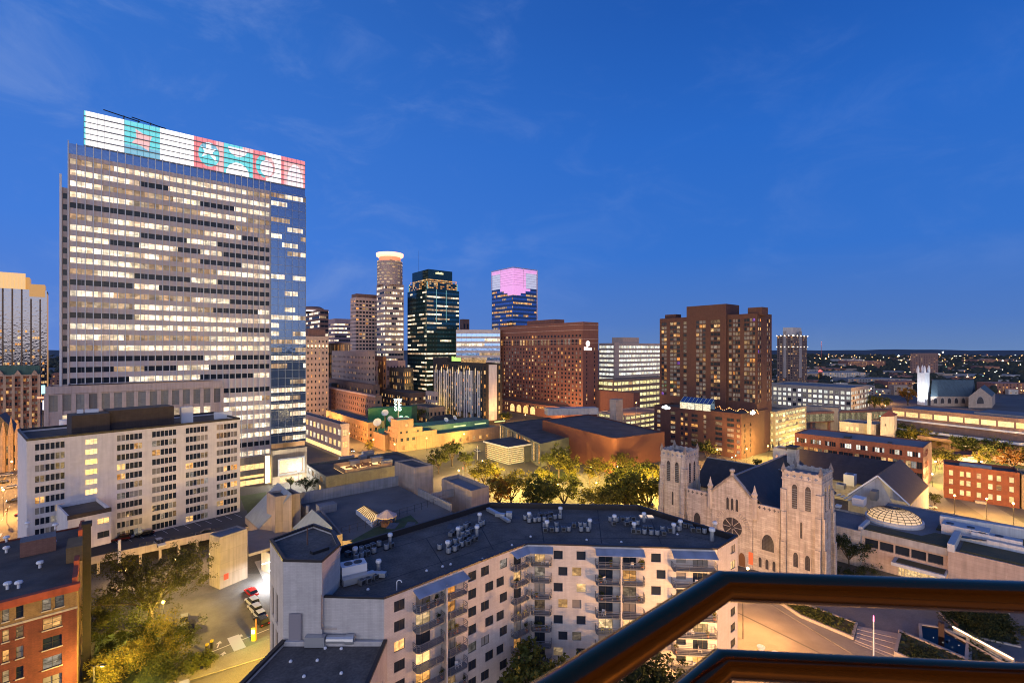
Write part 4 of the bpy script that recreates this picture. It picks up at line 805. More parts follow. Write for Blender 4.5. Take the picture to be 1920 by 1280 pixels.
def church_tower(s0, s1, parent):
    w = s1-s0; zt = 27.6; b = Bld('x','','',(0,0),[LIME, ROOF_B]); bpy.data.objects.remove(b.root); b.root = parent
    P = [FP(s0,.35), FP(s1,.35), FP(s1,.35)+bk*w, FP(s0,.35)+bk*w]
    b.body(P, 0, zt, .9); b.finish('bell_tower'); tw = b.wall
    # corner buttresses stepping in
    q = M()
    for cx, cy in ((s0,.35),(s1,.35),(s0,.35-w),(s1,.35-w)):
        for sx, sy in ((1,0),(0,1)):
            for ww, zz in ((1.0,10),(.7,17.5),(.42,23)):
                dx = (ww if sx else 0)*(1 if cx == s1 else -1); dy = (ww if sy else 0)*(1 if cy > 0 else -1)
                a0, a1 = sorted((cx, cx+dx)) if sx else ((cx, cx-1.15) if cx == s1 else (cx, cx+1.15)); b0, b1 = sorted((cy, cy+dy)) if sy else ((cy, cy-1.15) if cy > 0 else (cy, cy+1.15))
                q.prism([FP(a0,b0), FP(a1,b0), FP(a1,b1), FP(a0,b1)], 0, zz + (.013*(sx*2+sy)))
    b.part('buttresses', q, LIME)
    q = M(); i_ = .15
    for zz, hh, oo in ((25.55,.30,.16),(27.45,.35,.22),(18.1,.3,.12)):
        q.prism([FP(s0-oo,.35+oo), FP(s1+oo,.35+oo), FP(s1+oo,.35+oo)+bk*(w+2*oo), FP(s0-oo,.35+oo)+bk*(w+2*oo)], zz, zz+hh) if zz < 27 else None
    # parapet rim and pinnacles
    for (a, b2) in ((P[0],P[1]),(P[1],P[2]),(P[2],P[3]),(P[3],P[0])):
        uu = (b2-a).normalized(); o = Vector((uu.y,-uu.x,0)); q.prism([a-uu*.1+o*.18, b2+uu*.1+o*.18, b2+uu*.1-o*.35, a-uu*.1-o*.35], zt-.25, zt+.12)
        for i in range(5): c = a + uu*(w*(i+.5)/5); q.prism([c-uu*.35+o*.05, c+uu*.35+o*.05, c+uu*.35-o*.3, c-uu*.35-o*.3], zt+.1, zt+.35)
    b.part('stone_trim', q, LIMET)
    for c in P:
        q = M(); c2 = c + (sum(P, Vector())/4 - c)*.06; q.lathe((c2.x,c2.y,zt-.3), [(.55,0),(.55,.7),(.62,.75),(.5,.95),(.12,2.0),(.15,2.1),(0,2.3)], 6); b.part('pinnacle', q, DSTONE)
    m_ = P[0].lerp(P[1], .5); q = M(); 
    # quatrefoil frieze: small blue-grey stars
    qf = M()
    for (a, b2) in ((P[0],P[1]),(P[1],P[2]),(P[3],P[0])):
        uu = (b2-a).normalized(); o = Vector((uu.y,-uu.x,0))
        for i in range(5):
            c = a + uu*(w*(i+.75)/5.5) + o*.012; 
            for (x, z2, hw, hh) in ((0,0,.12,.42),(0,.0,.42,.12)): qf.add([(*(c+uu*(x-hw)).xy, 26.6+z2-hh),(*(c+uu*(x+hw)).xy,26.6+z2-hh),(*(c+uu*(x+hw)+o*.0).xy,26.6+z2+hh),(*(c+uu*(x-hw)).xy,26.6+z2+hh)], [(0,1,2,3)]); c = c + o*.004
    b.part('frieze_openings', qf, mat_plain('blue_slate_opening', (.10,.14,.24), .7))
    for (a, b2, front) in ((P[0],P[1],1),(P[1],P[2],0),(P[3],P[0],0)):
        uu = (b2-a).normalized()
        for f in (.33,.67): lancet(parent, a + uu*w*f, uu, 18.6, 1.25, 6.0)
        lancet(parent, a + uu*w*.5, uu, 11.6, .55, 4.0, .2, False)
        if front:
            for f in (.36,.66): lancet(parent, a + uu*w*f, uu, 4.2, 1.1, 3.6, .25, False)
church_tower(0.0, 8.0, ch); church_tower(34.1, 42.8, ch)
# facade between the towers with the gable
sg0, sg1, sgm = 15.96, 26.9, 21.7
fc = M(); fc.wall(FP(8.0), FP(sg0), 0, 16.2); fc.wall(FP(sg1), FP(34.1), 0, 16.2)
g0, g1 = FP(sg0,.5), FP(sg1,.5); gm = FP(sgm,.5)
fc.poly([(g0.x,g0.y,0),(g1.x,g1.y,0),(g1.x,g1.y,18.4),(gm.x,gm.y,23.7),(g0.x,g0.y,18.4)])
fc.poly([(*FP(sg0).xy,0),(g0.x,g0.y,0),(g0.x,g0.y,18.4),(*FP(sg0,-1).xy,18.4),(*FP(sg0,-1).xy,0)]); fc.poly([(g1.x,g1.y,0),(*FP(sg1).xy,0),(*FP(sg1,-1).xy,18.4),(g1.x,g1.y,18.4)])
fc.build('facade', LIME, ch)
q = M()
for (a, za, b, zb) in ((sg0-.3,18.0,sgm,23.6),(sg1+.3,18.0,sgm,23.6)):
    p, r = FP(a,.75), FP(b,.75); p2, r2 = FP(a,-.5), FP(b,-.5)
    q.add([(p.x,p.y,za),(r.x,r.y,zb),(r2.x,r2.y,zb),(p2.x,p2.y,za),(p.x,p.y,za+.7),(r.x,r.y,zb+.7),(r2.x,r2.y,zb+.7),(p2.x,p2.y,za+.7)], [(0,1,5,4),(4,5,6,7),(0,4,7,3),(3,7,6,2)]); q.add([(p.x,p.y,za),(r.x,r.y,zb),(r.x,r.y,zb+.7),(p.x,p.y,za+.7)], [(3,2,1,0)])
q.lathe((gm.x,gm.y,23.9), [(.5,0),(.35,.8),(.7,1.1),(.7,1.6),(0,1.9)], 8)
for s in (sg0-.5, sg1+.5): c = FP(s,.2); q.lathe((c.x,c.y,13.5), [(.75,0),(.75,5.2),(.9,5.3),(.6,5.6),(.9,6.4),(.5,7),(.1,8.6),(0,8.9)], 6)
for a, b in ((8.0,sg0-1),(sg1+1,34.1)): q.prism([FP(a,.12), FP(b,.12), FP(b,-.5), FP(a,-.5)], 16.0, 17.6)
ch_trim = q.build('stone_trim', LIMET, ch)
qf = M()
for a, b in ((8.0,sg0-1),(sg1+1,34.1)):
    for i in range(5):
        c = FP(a + (b-a)*(i+.6)/5.2, .135)
        for hw, hh in ((.11,.4),(.4,.11)): qf.add([(*(c-fd*hw).xy,16.8-hh),(*(c+fd*hw).xy,16.8-hh),(*(c+fd*hw).xy,16.8+hh),(*(c-fd*hw).xy,16.8+hh)], [(0,1,2,3)]); c = c + fn*.004
qf.build('frieze_openings', mat_plain('dark_quatrefoil', (.05,.05,.07), .8), ch)
for f in (-1.25,0,1.25): lancet(ch, FP(sgm+f,.5), fd, 14.3, .7, 3.4, .12, False)
def rose(s, z, r):
    c = FP(s,.5); q = M(); n = 28; P = []
    for rr, o in ((r+.35,.12),(r,.12),(r,.02)):
        for i in range(n): w = 2*math.pi*i/n; P.append((*(c + fd*rr*math.cos(w) + fn*o).xy, z + rr*math.sin(w)))
    q.add(P, [(k*n+i, k*n+(i+1)%n, (k+1)*n+(i+1)%n, (k+1)*n+i) for k in range(2) for i in range(n)])
    for i in range(8):
        w = 2*math.pi*i/8; a = c + fn*.06 + fd*math.cos(w)*.5; b = c + fn*.06 + fd*math.cos(w)*(r-.05); q.cyl((a.x,a.y,z+.5*math.sin(w)),(b.x,b.y,z+(r-.05)*math.sin(w)),.09,n=4)
        e = c + fn*.06 + fd*math.cos(w+.39)*r*.72; q.lathe((0,0,0),[(0,0)],3) if False else None
    o = q.build('rose_window', LIMET, ch); q = M(); q.poly([(*(c + fd*r*math.cos(2*math.pi*i/n) + fn*.03).xy, z + r*math.sin(2*math.pi*i/n)) for i in range(n)]); q.build('glazing', STAIN, o)
rose(sgm, 9.9, 2.6)
# voussoir arch over the rose
q = M()
for i in range(25): w = math.pi*i/24; c = FP(sgm + 4.2*math.cos(w), .53); r_ = .55; a = FP(sgm + 3.8*math.cos(w),.53); b = FP(sgm + 4.7*math.cos(w),.53); q.cyl((a.x,a.y,9.9+3.8*math.sin(w)),(b.x,b.y,9.9+4.7*math.sin(w)),.16,n=4)
q.build('arch_stones', LIMET, ch)
for s in (11.5, 30.6): lancet(ch, FP(s,.0), fd, 6.0 if s > 20 else 7.5, 3.0 if s > 20 else 2.0, 4.2 if s > 20 else 3.6, .3, False)
for s in (28.7,30.4,32.1): lancet(ch, FP(s,0), fd, 1.2, .75, 2.6, .2, False)
for s in (10.0,11.7): lancet(ch, FP(s,0), fd, 1.2, .75, 2.6, .2, False)
lancet(ch, FP(24.3,.5), fd, .1, 1.7, 3.6, .35, False, mat_plain('oak_door', (.12,.06,.03), .6))
q = M(); c = FP(26.6,.62); q.prism([c-fd*.55, c+fd*.55, c+fd*.55+fn*.06, c-fd*.55+fn*.06], 1.4, 4.6); o = q.build('banner', mat_plain('orange_banner', (.75,.16,.07), .8), ch)
# roofs
q = M(); hwN = 13.0; zrg = 23.6; zev = 13.2
def roofslab(a, b, c, d_): q.add([a,b,c,d_]+[(x,y,z-.3) for x,y,z in (a,b,c,d_)], [(0,1,2,3),(7,6,5,4),(0,4,5,1),(1,5,6,2),(2,6,7,3),(3,7,4,0)])
r0 = FP(sgm,-.3); r1 = r0 + bk*44; T = lambda p, z: (p.x,p.y,z)
for sgn in (1,-1):
    e0 = FP(sgm + sgn*hwN,-.3); e1 = e0 + bk*44; roofslab(*( [T(r0,zrg),T(e0,zev),T(e1,zev),T(r1,zrg)] if sgn<0 else [T(r0,zrg),T(r1,zrg),T(e1,zev),T(e0,zev)]))
# transept
t0 = FP(sgm-20) + bk*26; t1 = FP(sgm+14) + bk*26
for sgn in (1,-1):
    a, b = t0, t1; o = bk*sgn*9.0; roofslab(T(a,21.5),T(b,21.5),T(b+o,14.0),T(a+o,14.0))
q.build('slate_roof', SLATE, ch)
q = M(); a, b = r0, r1; q.prism([a-fd*.25, a+fd*.25, b+fd*.25, b-fd*.25], zrg-.05, zrg+.22); q.prism([t0-bk*.2, t0+bk*.2, t1+bk*.2, t1-bk*.2], 21.45, 21.7); q.build('ridge_capping', mat_plain('grey_lead_ridge', (.14,.17,.22), .5), ch)
q = M()
q.prism([FP(sgm-hwN+.5,-1), FP(sgm+hwN-.5,-1), FP(sgm+hwN-.5)+bk*43.5, FP(sgm-hwN+.5)+bk*43.5], 0, 13.0)
for e in (t0, t1):
    q.poly([T(e-bk*8.6,0),T(e+bk*8.6,0),T(e+bk*8.6,14),T(e,21.3),T(e-bk*8.6,14)]); q.poly([T(e-bk*8.6,0),T(e+bk*8.6,0),T(e+bk*8.6,14),T(e,21.3),T(e-bk*8.6,14)][::-1])
q.prism([t0-bk*8.6, t1-bk*8.6, t1+bk*8.6, t0+bk*8.6], 0, 13.8)
c = FP(sgm+3)+bk*37; q.obox(c, 48, 3.2, 2.6, 12, 26.5); q.build('nave_wall', LIME, ch)
q = M(); q.obox(c, 48, 3.8, 3.2, 26.5, 27.3); c2 = FP(sgm+9)+bk*12; q.build('chimney_cap', SLATE, ch)
# small lit belfry behind the church
bt = Bld('belfry_tower', 'small white belfry with warmly lit arches standing behind the church roofs', 'tower', D(1466,205), [mat_wall('white_stone', (.50,.46,.45), None, .1), ROOF_D])
Bq = corner(1475,198,B2,1449,B1,1486); z1 = 17.0; bt.body(Bq, 0, z1, .5); bt.finish(); 
for (a, b) in ((Bq[3],Bq[0]),(Bq[0],Bq[1])):
    uu = (b-a).normalized(); W = (b-a).length
    for f in ((.3,.7) if W > 4 else (.5,)): lancet(bt.root, a + uu*W*f, uu, 10.0, 1.1, 4.4, .2, False, mat_pane('belfry_glow', [(1,.42,.24),(1,.62,.4)], .7, 1.2, detail=.5))
for c in Bq: q = M(); q.lathe((c.x,c.y,z1-.2), [(.35,0),(.35,.8),(.05,2.2),(0,2.3)], 5); bt.part('pinnacle', q, SLATE)
# slate roofed hall to the right of the church, with its grey gable
hl = empty('gabled_hall', G(1660,930).xy.to_3d(), 'grey gable-fronted hall with large dark slate roof beside the church', 'hall')
GREYW = mat_wall('pale_grey_render', (.36,.36,.37), None, .12)
ax, bx = G(1646,892,16), G(1688,860,16); l0, rr0 = G(1590,928,9), G(1706,947,9); br = G(1741,910,9); bl = Vector((l0.x+(bx-ax).x, l0.y+(bx-ax).y, 9))
q = M(); roofslab(tuple(ax),tuple(rr0),tuple(br),tuple(bx)); roofslab(tuple(ax),tuple(bx),tuple(bl),tuple(l0)); 
lr = bx + (az(B2)*40); lr.z = 16; q.build('slate_roof', SLATE, hl)
ins = lambda p, k=.0: (p.x, p.y)
q = M(); q.poly([(l0.x,l0.y,0),(rr0.x,rr0.y,0),(rr0.x,rr0.y,8.7),(ax.x,ax.y,15.7),(l0.x,l0.y,8.7)]); q.poly([(rr0.x,rr0.y,0),(br.x,br.y,0),(br.x,br.y,8.7),(rr0.x,rr0.y,8.7)]); q.poly([(l0.x,l0.y,8.7),(bl.x,bl.y,8.7),(bl.x,bl.y,0),(l0.x,l0.y,0)]); q.poly([(br.x,br.y,0),(bl.x,bl.y,0),(bl.x,bl.y,8.7),(bx.x,bx.y,15.7),(br.x,br.y,8.7)]); q.build('wall', GREYW, hl)
q = M()
for a, b in ((ax,rr0),(ax,l0)): a2, b2 = a + (ax-bx).normalized()*.4, b + (ax-bx).normalized()*.4; q.cyl((a2.x,a2.y,a2.z+.1),(b2.x,b2.y,b2.z+.1),.28,n=4)
q.build('gable_trim', WHITEM, hl)
# long slate roof behind it
lh = empty('long_hall', G(1600,890).xy.to_3d(), 'long dark slate roofed wing running behind the church towers', 'hall')
e1 = bx + (bx-ax).normalized()*0; R0 = Vector((e1.x,e1.y,0)); R1 = R0 + az(B2)*38; f_ = az(B2+90); f_ = Vector((-f_.x,-f_.y,0)) if f_.y > 0 else f_
q = M()
for sgn in (1,-1): o = f_*sgn*16; roofslab((R0.x,R0.y,14.6),(R1.x,R1.y,14.6),(R1.x+o.x,R1.y+o.y,7.5),(R0.x+o.x,R0.y+o.y,7.5))
q.build('slate_roof', SLATE, lh); q = M(); o = f_*15.4; q.prism([R0+o, R1+o, R1-o, R0-o], 0, 7.3); q.poly([(*(R0+o).xy,7.3),(*(R0-o).xy,7.3),(*R0.xy,14.3)]); q.poly([(*(R0-o).xy,7.3),(*(R0+o).xy,7.3),(*R0.xy,14.3)]); q.build('wall', LIME, lh)
# flat roofed link with plant
fl = Bld('church_annex', 'flat blue-grey roofed annex with rooftop plant between the church and the domed building', 'building', G(1600,960), [LIME, ROOF_B])
an = [FP(34.5,-22.6), FP(45.6,-22.6), FP(45.6,-22.6)+bk*17, FP(34.5,-22.6)+bk*17]; fl.body(an, 0, 9.6, .5); fl.finish()
def gear(name, label, x, y, z, lx, ly, h, a=48, mat=None, cat='rooftop unit', fan=True, lift=.3):
    c = G(x, y, z); t = empty(name, (c.x,c.y,z), label, cat); q = M(); q.obox(c, a, lx, ly, z+lift, z+h); q.obox(c, a, lx*.96, ly*.96, z, z+lift); q.build('cabinet', mat or WHITEM, t)
    if fan: q = M(); q.lathe((c.x,c.y,z+h+.004), [(min(lx,ly)*.36,0),(min(lx,ly)*.36,.1),(0,.16)], 12); q.build('fan', BLACKM, t)
    return t
gear('cooling_tower','tall pale blue-grey cooling tower on the annex roof by the slate wing',1594,908,9.3,3.6,3.2,3.8)
gear('rooftop_unit','square white unit on the annex roof below the gable',1611,946,9.3,4.0,3.0,2.4,fan=False)
gear('louvred_unit','dark louvred box standing in front of the grey gable',1640,936,9.3,3.6,1.6,3.0,mat=FRAME_G,fan=False)
gear('rooftop_unit','low grey unit beside the cooling tower on the annex roof',1577,915,9.3,3.0,2.4,1.6,mat=STEEL)
gear('rooftop_unit','small flat white hatch at the annex roof edge next to the church tower',1572,950,9.3,2.0,1.4,.6,fan=False)
q = M()
for i in range(7): c = G(1568+i*7, 928+i*3, 9.3); q.cyl((c.x,c.y,9.2),(c.x+1.2,c.y-.6,9.9),.3,n=8)
fl.part('roof_ducts', q, STEEL)
# domed building with brown sedum roofs
SEDUM = mat_flat('brown_sedum_roof', (.085,.068,.030), .45, .35, c2=(.05,.05,.022), fine=4); PALES = mat_wall('coursed_pale_stone', (.44,.35,.30), (2.8,.8), .12, mortar=.72, mw=.025, off=.3); WHM = mat_wall('white_metal_panel', (.50,.53,.57), (1.5,3), .05, mw=.015, off=0, rough=.45)
zd = 10.0; a = G(1612,990,zd); b = G(1778,1028,zd); e = G(1940,1072,zd); a.z=b.z=e.z=0; dd = (b-a).normalized(); bb = Vector((-dd.y,dd.x,0)); e = b + dd*26
db = Bld('domed_arts_building', 'low stone and metal building with glowing dome and brown planted roofs', 'building', b, [PALES, ROOF_B, GREYW])
Wm = (b-a).length
ribbon = [(1 + i*(Wm-1.6)/5, 1 + (i+1)*(Wm-1.6)/5 - .35, 5.4, 7.6, 'dark', 'single') for i in range(5)]
fa, fb = a + bb*.6, b + bb*.6
db.face(fa, fb, 0, 8.2, ribbon, .5, 0); db.face(a, b, 8.2, zd, (), .2, 2); db.m.poly([(a.x,a.y,8.2),(fa.x,fa.y,8.2),(fb.x,fb.y,8.2),(b.x,b.y,8.2)])
db.face(b - bb*.8, e - bb*.8, 0, zd, [(12,15.5,1.5,5.5,'bright','cross'),(18,21,1.5,5.5,'bright','cross')], .3, 0); db.face(b + bb*1, b - bb*.8, 0, zd); A2_ = a + bb*34; E2_ = e + bb*34
db.face(e - bb*.8, E2_, 0, zd); db.face(E2_, A2_, 0, zd); db.face(A2_, a, 0, zd); db.m.poly([(*p.xy, zd-.35) for p in (a, b, b-bb*.8, e-bb*.8, E2_, A2_)], 1)
db.finish()
def sed(pts, z=zd): q = M(); q.prism(pts, z-.34, z+.05); db.part('sedum_roof', q, SEDUM)
sed([a+dd*1+bb*.8, b-dd*.2+bb*.8, b-dd*.2+bb*11, a+dd*14+bb*11, a+dd*12+bb*5.5, a+dd*1+bb*5.5]); sed([b+dd*2+bb*1.0, e+bb*1.0, e+bb*9, b+dd*2+bb*9]); sed([b-dd*4+bb*15, e+bb*15, e+bb*23, b-dd*4+bb*23])
q = M(); q.prism([b-dd*.1-bb*.85, b+dd*1.2-bb*.85, b+dd*1.2+bb*12, b-dd*.1+bb*12], zd-.36, zd+1.5); q.prism([b+dd*1.2+bb*10.5, e+bb*10.5, e+bb*12, b+dd*1.2+bb*12], zd-.36, zd+1.1); q.prism([a-dd*.3+bb*.1, a+dd*.6+bb*.1, a+dd*.6+bb*8, a-dd*.3+bb*8], zd-.36, zd+.5)
db.part('white_roof_walls', q, WHM); q = M()
q.prism([a+dd*14+bb*19, e+bb*24.5, e+bb*26, a+dd*14+bb*21], zd-.36, zd+2.6); db.part('roof_upstand', q, WHM); q = M(); q.prism([a+dd*15+bb*13, a+dd*24+bb*13, a+dd*24+bb*18, a+dd*15+bb*18], zd-.36, zd+2.2); db.part('plant_box', q, WHM); q = M(); q.prism([b+dd*3+bb*12.2, b+dd*12+bb*12.2, b+dd*12+bb*14.6, b+dd*3+bb*14.6], zd-.36, zd+1.9); db.part('plant_box', q, WHM)
q = M(); q.prism([b+dd*1.6+bb*8.0, b+dd*6+bb*9.6, b+dd*6+bb*10.2, b+dd*1.6+bb*9.8], zd+1.0, zd+1.2); db.part('roof_light', q, PANE['dark'])
for (s, o) in ((16.5,15),(20.5,15),(5+Wm,13.3),(8+Wm,13.3)):
    p = a + dd*s + bb*o; q = M(); q.lathe((p.x,p.y,zd+(2.21 if s < 22 else 1.91)), [(.8,0),(.8,.12),(0,.16)], 12); db.part('fan', q, BLACKM)
dc = a + dd*6.5 + bb*10.5; dc = G(1676,972,zd+.5); 
q = M(); q.lathe((dc.x,dc.y,zd-.3), [(6.6,0),(6.6,1.1),(6.0,1.15)], 32); db.part('dome_base', q, WHM)
q = M(); pr = [(6.1*math.cos(w), .75+2.7*math.sin(w)) for w in [i*math.pi/2/7 for i in range(8)]]; q.lathe((dc.x,dc.y,zd), pr, 24); dm = db.part('glass_dome', q, mat_emit('dome_glow', (1,.60,.23), .78), smooth=True)
q = M()
for i in range(24):
    w = 2*math.pi*i/24
    for (r1_,z1_),(r2_,z2_) in zip(pr[:-1], pr[1:-1]+[pr[-1]]): q.cyl((dc.x+r1_*1.005*math.cos(w),dc.y+r1_*1.005*math.sin(w),zd+z1_+.03),(dc.x+r2_*1.005*math.cos(w),dc.y+r2_*1.005*math.sin(w),zd+z2_+.03),.085,n=3,cap=False)
for (r_,z_) in pr[1:-1]:
    for i in range(24): w, w2 = 2*math.pi*i/24, 2*math.pi*(i+1)/24; q.cyl((dc.x+r_*1.005*math.cos(w),dc.y+r_*1.005*math.sin(w),zd+z_+.03),(dc.x+r_*1.005*math.cos(w2),dc.y+r_*1.005*math.sin(w2),zd+z_+.03),.085,n=3,cap=False)
q.lathe((dc.x,dc.y,zd+3.42), [(.9,0),(.5,.15),(0,.2)], 12); q.build('glazing_bars', FRAME_D, dm)
# entrance canopy
q = M(); c0_ = a + dd*(Wm*.42); c1_ = b - dd*.1; q.prism([c0_-bb*4.2, c1_-bb*4.2, c1_+bb*.6, c0_+bb*.6], 3.9, 4.7); db.part('canopy', q, WHM)
q = M(); q.prism([c0_+dd*.8-bb*3.5, c1_-dd*.3-bb*3.5, c1_-dd*.3, c0_+dd*.8], 4.69, 4.76); db.part('canopy_planting', q, SEDUM)
q = M(); n_ = 14
for i in range(n_): s0_ = Wm*.46 + i*(Wm*.5)/n_; p = a + dd*s0_ + bb*.58; p2 = a + dd*(s0_ + Wm*.5/n_ - .12) + bb*.58; q.add([(p.x,p.y,.2),(p2.x,p2.y,.2),(p2.x,p2.y,3.8),(p.x,p.y,3.8)], [(0,1,2,3)])
db.part('glass_doors', q, mat_pane('lobby_glow', [(1,.62,.24),(1,.70,.34)], .9, 1.5, detail=.7))
# ================================================================== plaza furniture lower right
LOWC = mat_wall('pale_planter_concrete', (.40,.36,.33), (3,1), .1, mw=.02, off=0)
PLANT = mat_flat('low_planting', (.04,.06,.018), .6, .8, c2=(.06,.035,.018), fine=5)
def planter(label, pts, h=.7, fill=PLANT, zf=.5):
    P = [Vector((p.x,p.y,0)) for p in pts]; c = sum(P, Vector())/len(P); t = empty('planter', (c.x,c.y,0), label, 'planter'); q = M()
    if sum(a.x*b.y-b.x*a.y for a,b in zip(P,P[1:]+P[:1])) < 0: P.reverse()
    for i, (a, b) in enumerate(zip(P, P[1:]+P[:1])): u = (b-a).normalized(); o = Vector((-u.y,u.x,0)); q.prism([a, b, b+o*.45, a+o*.45], 0, h+.004*i)
    q.build('wall', LOWC, t); q = M(); I = [p + (c-p).normalized()*.3 for p in P]; q.prism(I, 0, zf); q.build('soil', fill, t)
    lm = M()
    area = 0
    for k in range(900):
        w = [random.random() for _ in P]; sm = sum(w); w = [x**3 for x in w]; sm = sum(w); p = sum((pp*x for pp, x in zip(I, w)), Vector())/sm; r = random.uniform(.12,.35); zz = zf + random.random()*.45
        d1 = Vector((random.gauss(0,1),random.gauss(0,1),random.gauss(0,.6))).normalized()*r; d2 = Vector((random.gauss(0,1),random.gauss(0,1),random.gauss(0,.6))).normalized()*r; q0 = p + Vector((0,0,zz)); lm.add([q0-d1, q0+d2, q0+d1, q0-d2], [(0,1,2,3)])
    planter_fol.append((lm, t)); return t
planter_fol = []
planter('long raised lawn planter with pale kerb wall beside the church street', px((1455,1128),(1480,1125),(1608,1172),(1600,1200),(1500,1158)))
planter('wedge-shaped planter of low shrubs next to the broad steps', px((1686,1190),(1815,1245),(1812,1290),(1740,1262),(1676,1232)), 1.2, zf=.9)
planter('flower planter below the lit ramp', px((1816,1200),(1890,1246),(1885,1300),(1816,1290)), .5, zf=.35)
planter('dark shrub bed behind the sculpture pool', px((1760,1150),(1890,1150),(1915,1215),(1800,1190)), .4, zf=.35)
q = M()
for i in range(9):
    f0, f1 = i/9, (i+1)/9; a = G(1608,1175).lerp(G(1602,1205), f0); b = G(1688,1190).lerp(G(1676,1236), f0); a2 = G(1608,1175).lerp(G(1602,1205), f1); b2 = G(1688,1190).lerp(G(1676,1236), f1)
    q.prism([a, b, b2, a2], 0, .18 + (8-i)*.012 + .06*(i % 2))
struct('steps', q, LOWC, G(1640,1200))
# pool
pt = empty('fountain_pool', G(1770,1200).xy.to_3d(), 'still dark blue reflecting pool with pale kerb walls and floating lights', 'pool')
pw = px((1725,1175),(1758,1180),(1815,1200),(1812,1240),(1727,1202)); q = M(); q.prism(pw, .1, .5); q.build('water', mat_plain('pool_water', (.003,.004,.006), .03, 0, .1), pt)
q = M(); P = [Vector((p.x,p.y,0)) for p in pw]
for a, b in zip(P, P[1:]+P[:1]): u = (b-a).normalized(); o = Vector((-u.y,u.x,0)); q.prism([a-o*.25,b-o*.25,b+o*.25,a+o*.25], 0, .75)
q.build('kerb_wall', LOWC, pt); q = M()
for i in range(9): c = G(1750+i*6, 1195+(i*13)%30, .5); q.lathe((c.x,c.y,.5), [(.05,0),(.05,.06),(0,.1)], 6)
q.build('floating_lights', mat_emit('float_light', (1,.95,.9), 2), pt)
sc_ = G(1765,1196); t = empty('sculpture', (sc_.x,sc_.y,.1), 'dark rusted metal sculpture of tilted plates standing in the pool', 'sculpture'); CORT = mat_plain('rusted_steel', (.05,.028,.02), .7, .3)
q = M(); q.obox(sc_, 40, .9, .9, .1, 3.2); q.build('column', CORT, t)
for i in range(7):
    q = M(); o = Vector((random.uniform(-1.6,1.6),random.uniform(-1.2,1.2),random.uniform(1.5,4.2))); P = [sc_+o+Vector((random.uniform(-1.2,1.2),random.uniform(-.8,.8),random.uniform(-1,1))) for _ in range(3)]; nrm = Vector((.1,.1,.05)); q.add(P+[p+nrm for p in P], [(0,1,2),(5,4,3),(0,3,4,1),(1,4,5,2),(2,5,3,0)]); q.build('plate', CORT, t)
# lit ramp
rp_ = [G(1785,1185),G(1895,1242),G(1905,1262),G(1780,1195)]; t = empty('lit_ramp', G(1850,1222).xy.to_3d(), 'long ramp wall washed by a bright warm light strip', 'ramp')
a, b = G(1787,1186), G(1900,1248); a.z=b.z=0; u=(b-a).normalized(); o=Vector((-u.y,u.x,0))
q = M(); q.prism([a,b,b+o*.3,a+o*.3], 0, 1.5); q.prism([a-o*1.9,b-o*1.9,b-o*1.7,a-o*1.7], 0, .9); q.build('wall', LOWC, t); q = M(); q.prism([a-o*.12,b-o*.12,b-o*.04,a-o*.04], 1.25, 1.35); q.build('light_strip', mat_emit('ramp_light', (1,.72,.38), 14, True), t); q = M(); q.prism([a-o*1.69,b-o*1.69,b-o*.01,a-o*.01], .1, .14); q.build('floor_slab', LOWC, t)
# ================================================================== DOWNTOWN
def mats2(wall, roof=None): return [wall, roof or ROOF_D]
# ---- big office tower with the coloured crown
SPAN = mat_wall('pinkish_precast_spandrel', (.47,.42,.45), (2.6,6), .05, mw=.02, off=0, streak=.03); GLB = mat_glass('blue_curtain_glass', (.11,.19,.36), .05, .75, .006); PREC = mat_wall('pink_granite_podium', (.42,.34,.32), (3.0,1.5), .08, mw=.02, off=0)
TR = D(572,219); TL = along(TR, A1, 128); TG = along(TR, A1, 507); td = az(A1); tn = Vector((td.y,-td.x,0)); tb = -tn
tw = Bld('office_tower', 'tallest office tower of pinkish bands and lit floors crowned by a bright coloured light screen', 'office tower', TR, [SPAN, ROOF_D, GLB], frame=FRAME_G)
ztop = ZP(268, TL.y); zcr0 = ZP(267, along(TR,A1,157).y); zcr1 = ZP(207, along(TR,A1,157).y)
z_first = 45.6; nfl = 21; fh = (ztop - 3.6 - z_first)/nfl
rows_hi = [(z_first + .35 + i*fh, z_first + .35 + i*fh + fh*.50) for i in range(nfl)]
WL = (TG-TL).length
rowlit = {20:1,19:.9,18:.8,17:1,16:.45,15:.95,14:.35,13:.4,12:.85,11:.9,10:.25,9:.3,8:.45,7:.75,6:.85,5:.8,4:.95,3:1,2:.12,1:.2,0:.6}
def choff(rl, kinds=('office','officedim','dark'), runs=(4,12), frac=.62):
    st = {'r':-1,'n':0,'k':'dark'}
    def ch(r, i, n):
        if st['r'] != r or st['n'] <= 0:
            st['r'] = r; st['n'] = random.randint(*runs); x = random.random(); p = rl.get(r,.3); st['k'] = kinds[0] if x < p*frac else (kinds[1] if x < p else kinds[2])
        st['n'] -= 1; return st['k']
    return ch
tw.bands(TL, TG, rows_hi, 1.5, choff(rowlit, frac=.72), .30, FRAME_G, .4, z0=z_first, z1=ztop-3.6, every=2, mw=.12)
# low rows to the right of the podium
TP = along(TR, A1, 415); rows_lo = [(12.6 + i*fh + (.3), 12.6 + i*fh + fh*.58) for i in range(8)]
lolit = {0:.2,1:.5,2:.98,3:.95,4:.9,5:.95,6:.95,7:.3}
tw.bands(along(TR,A1,400), TG, rows_lo, 1.5, choff(lolit, frac=.75), .30, FRAME_G, .3, z0=12.4, z1=z_first, every=2, mw=.12)
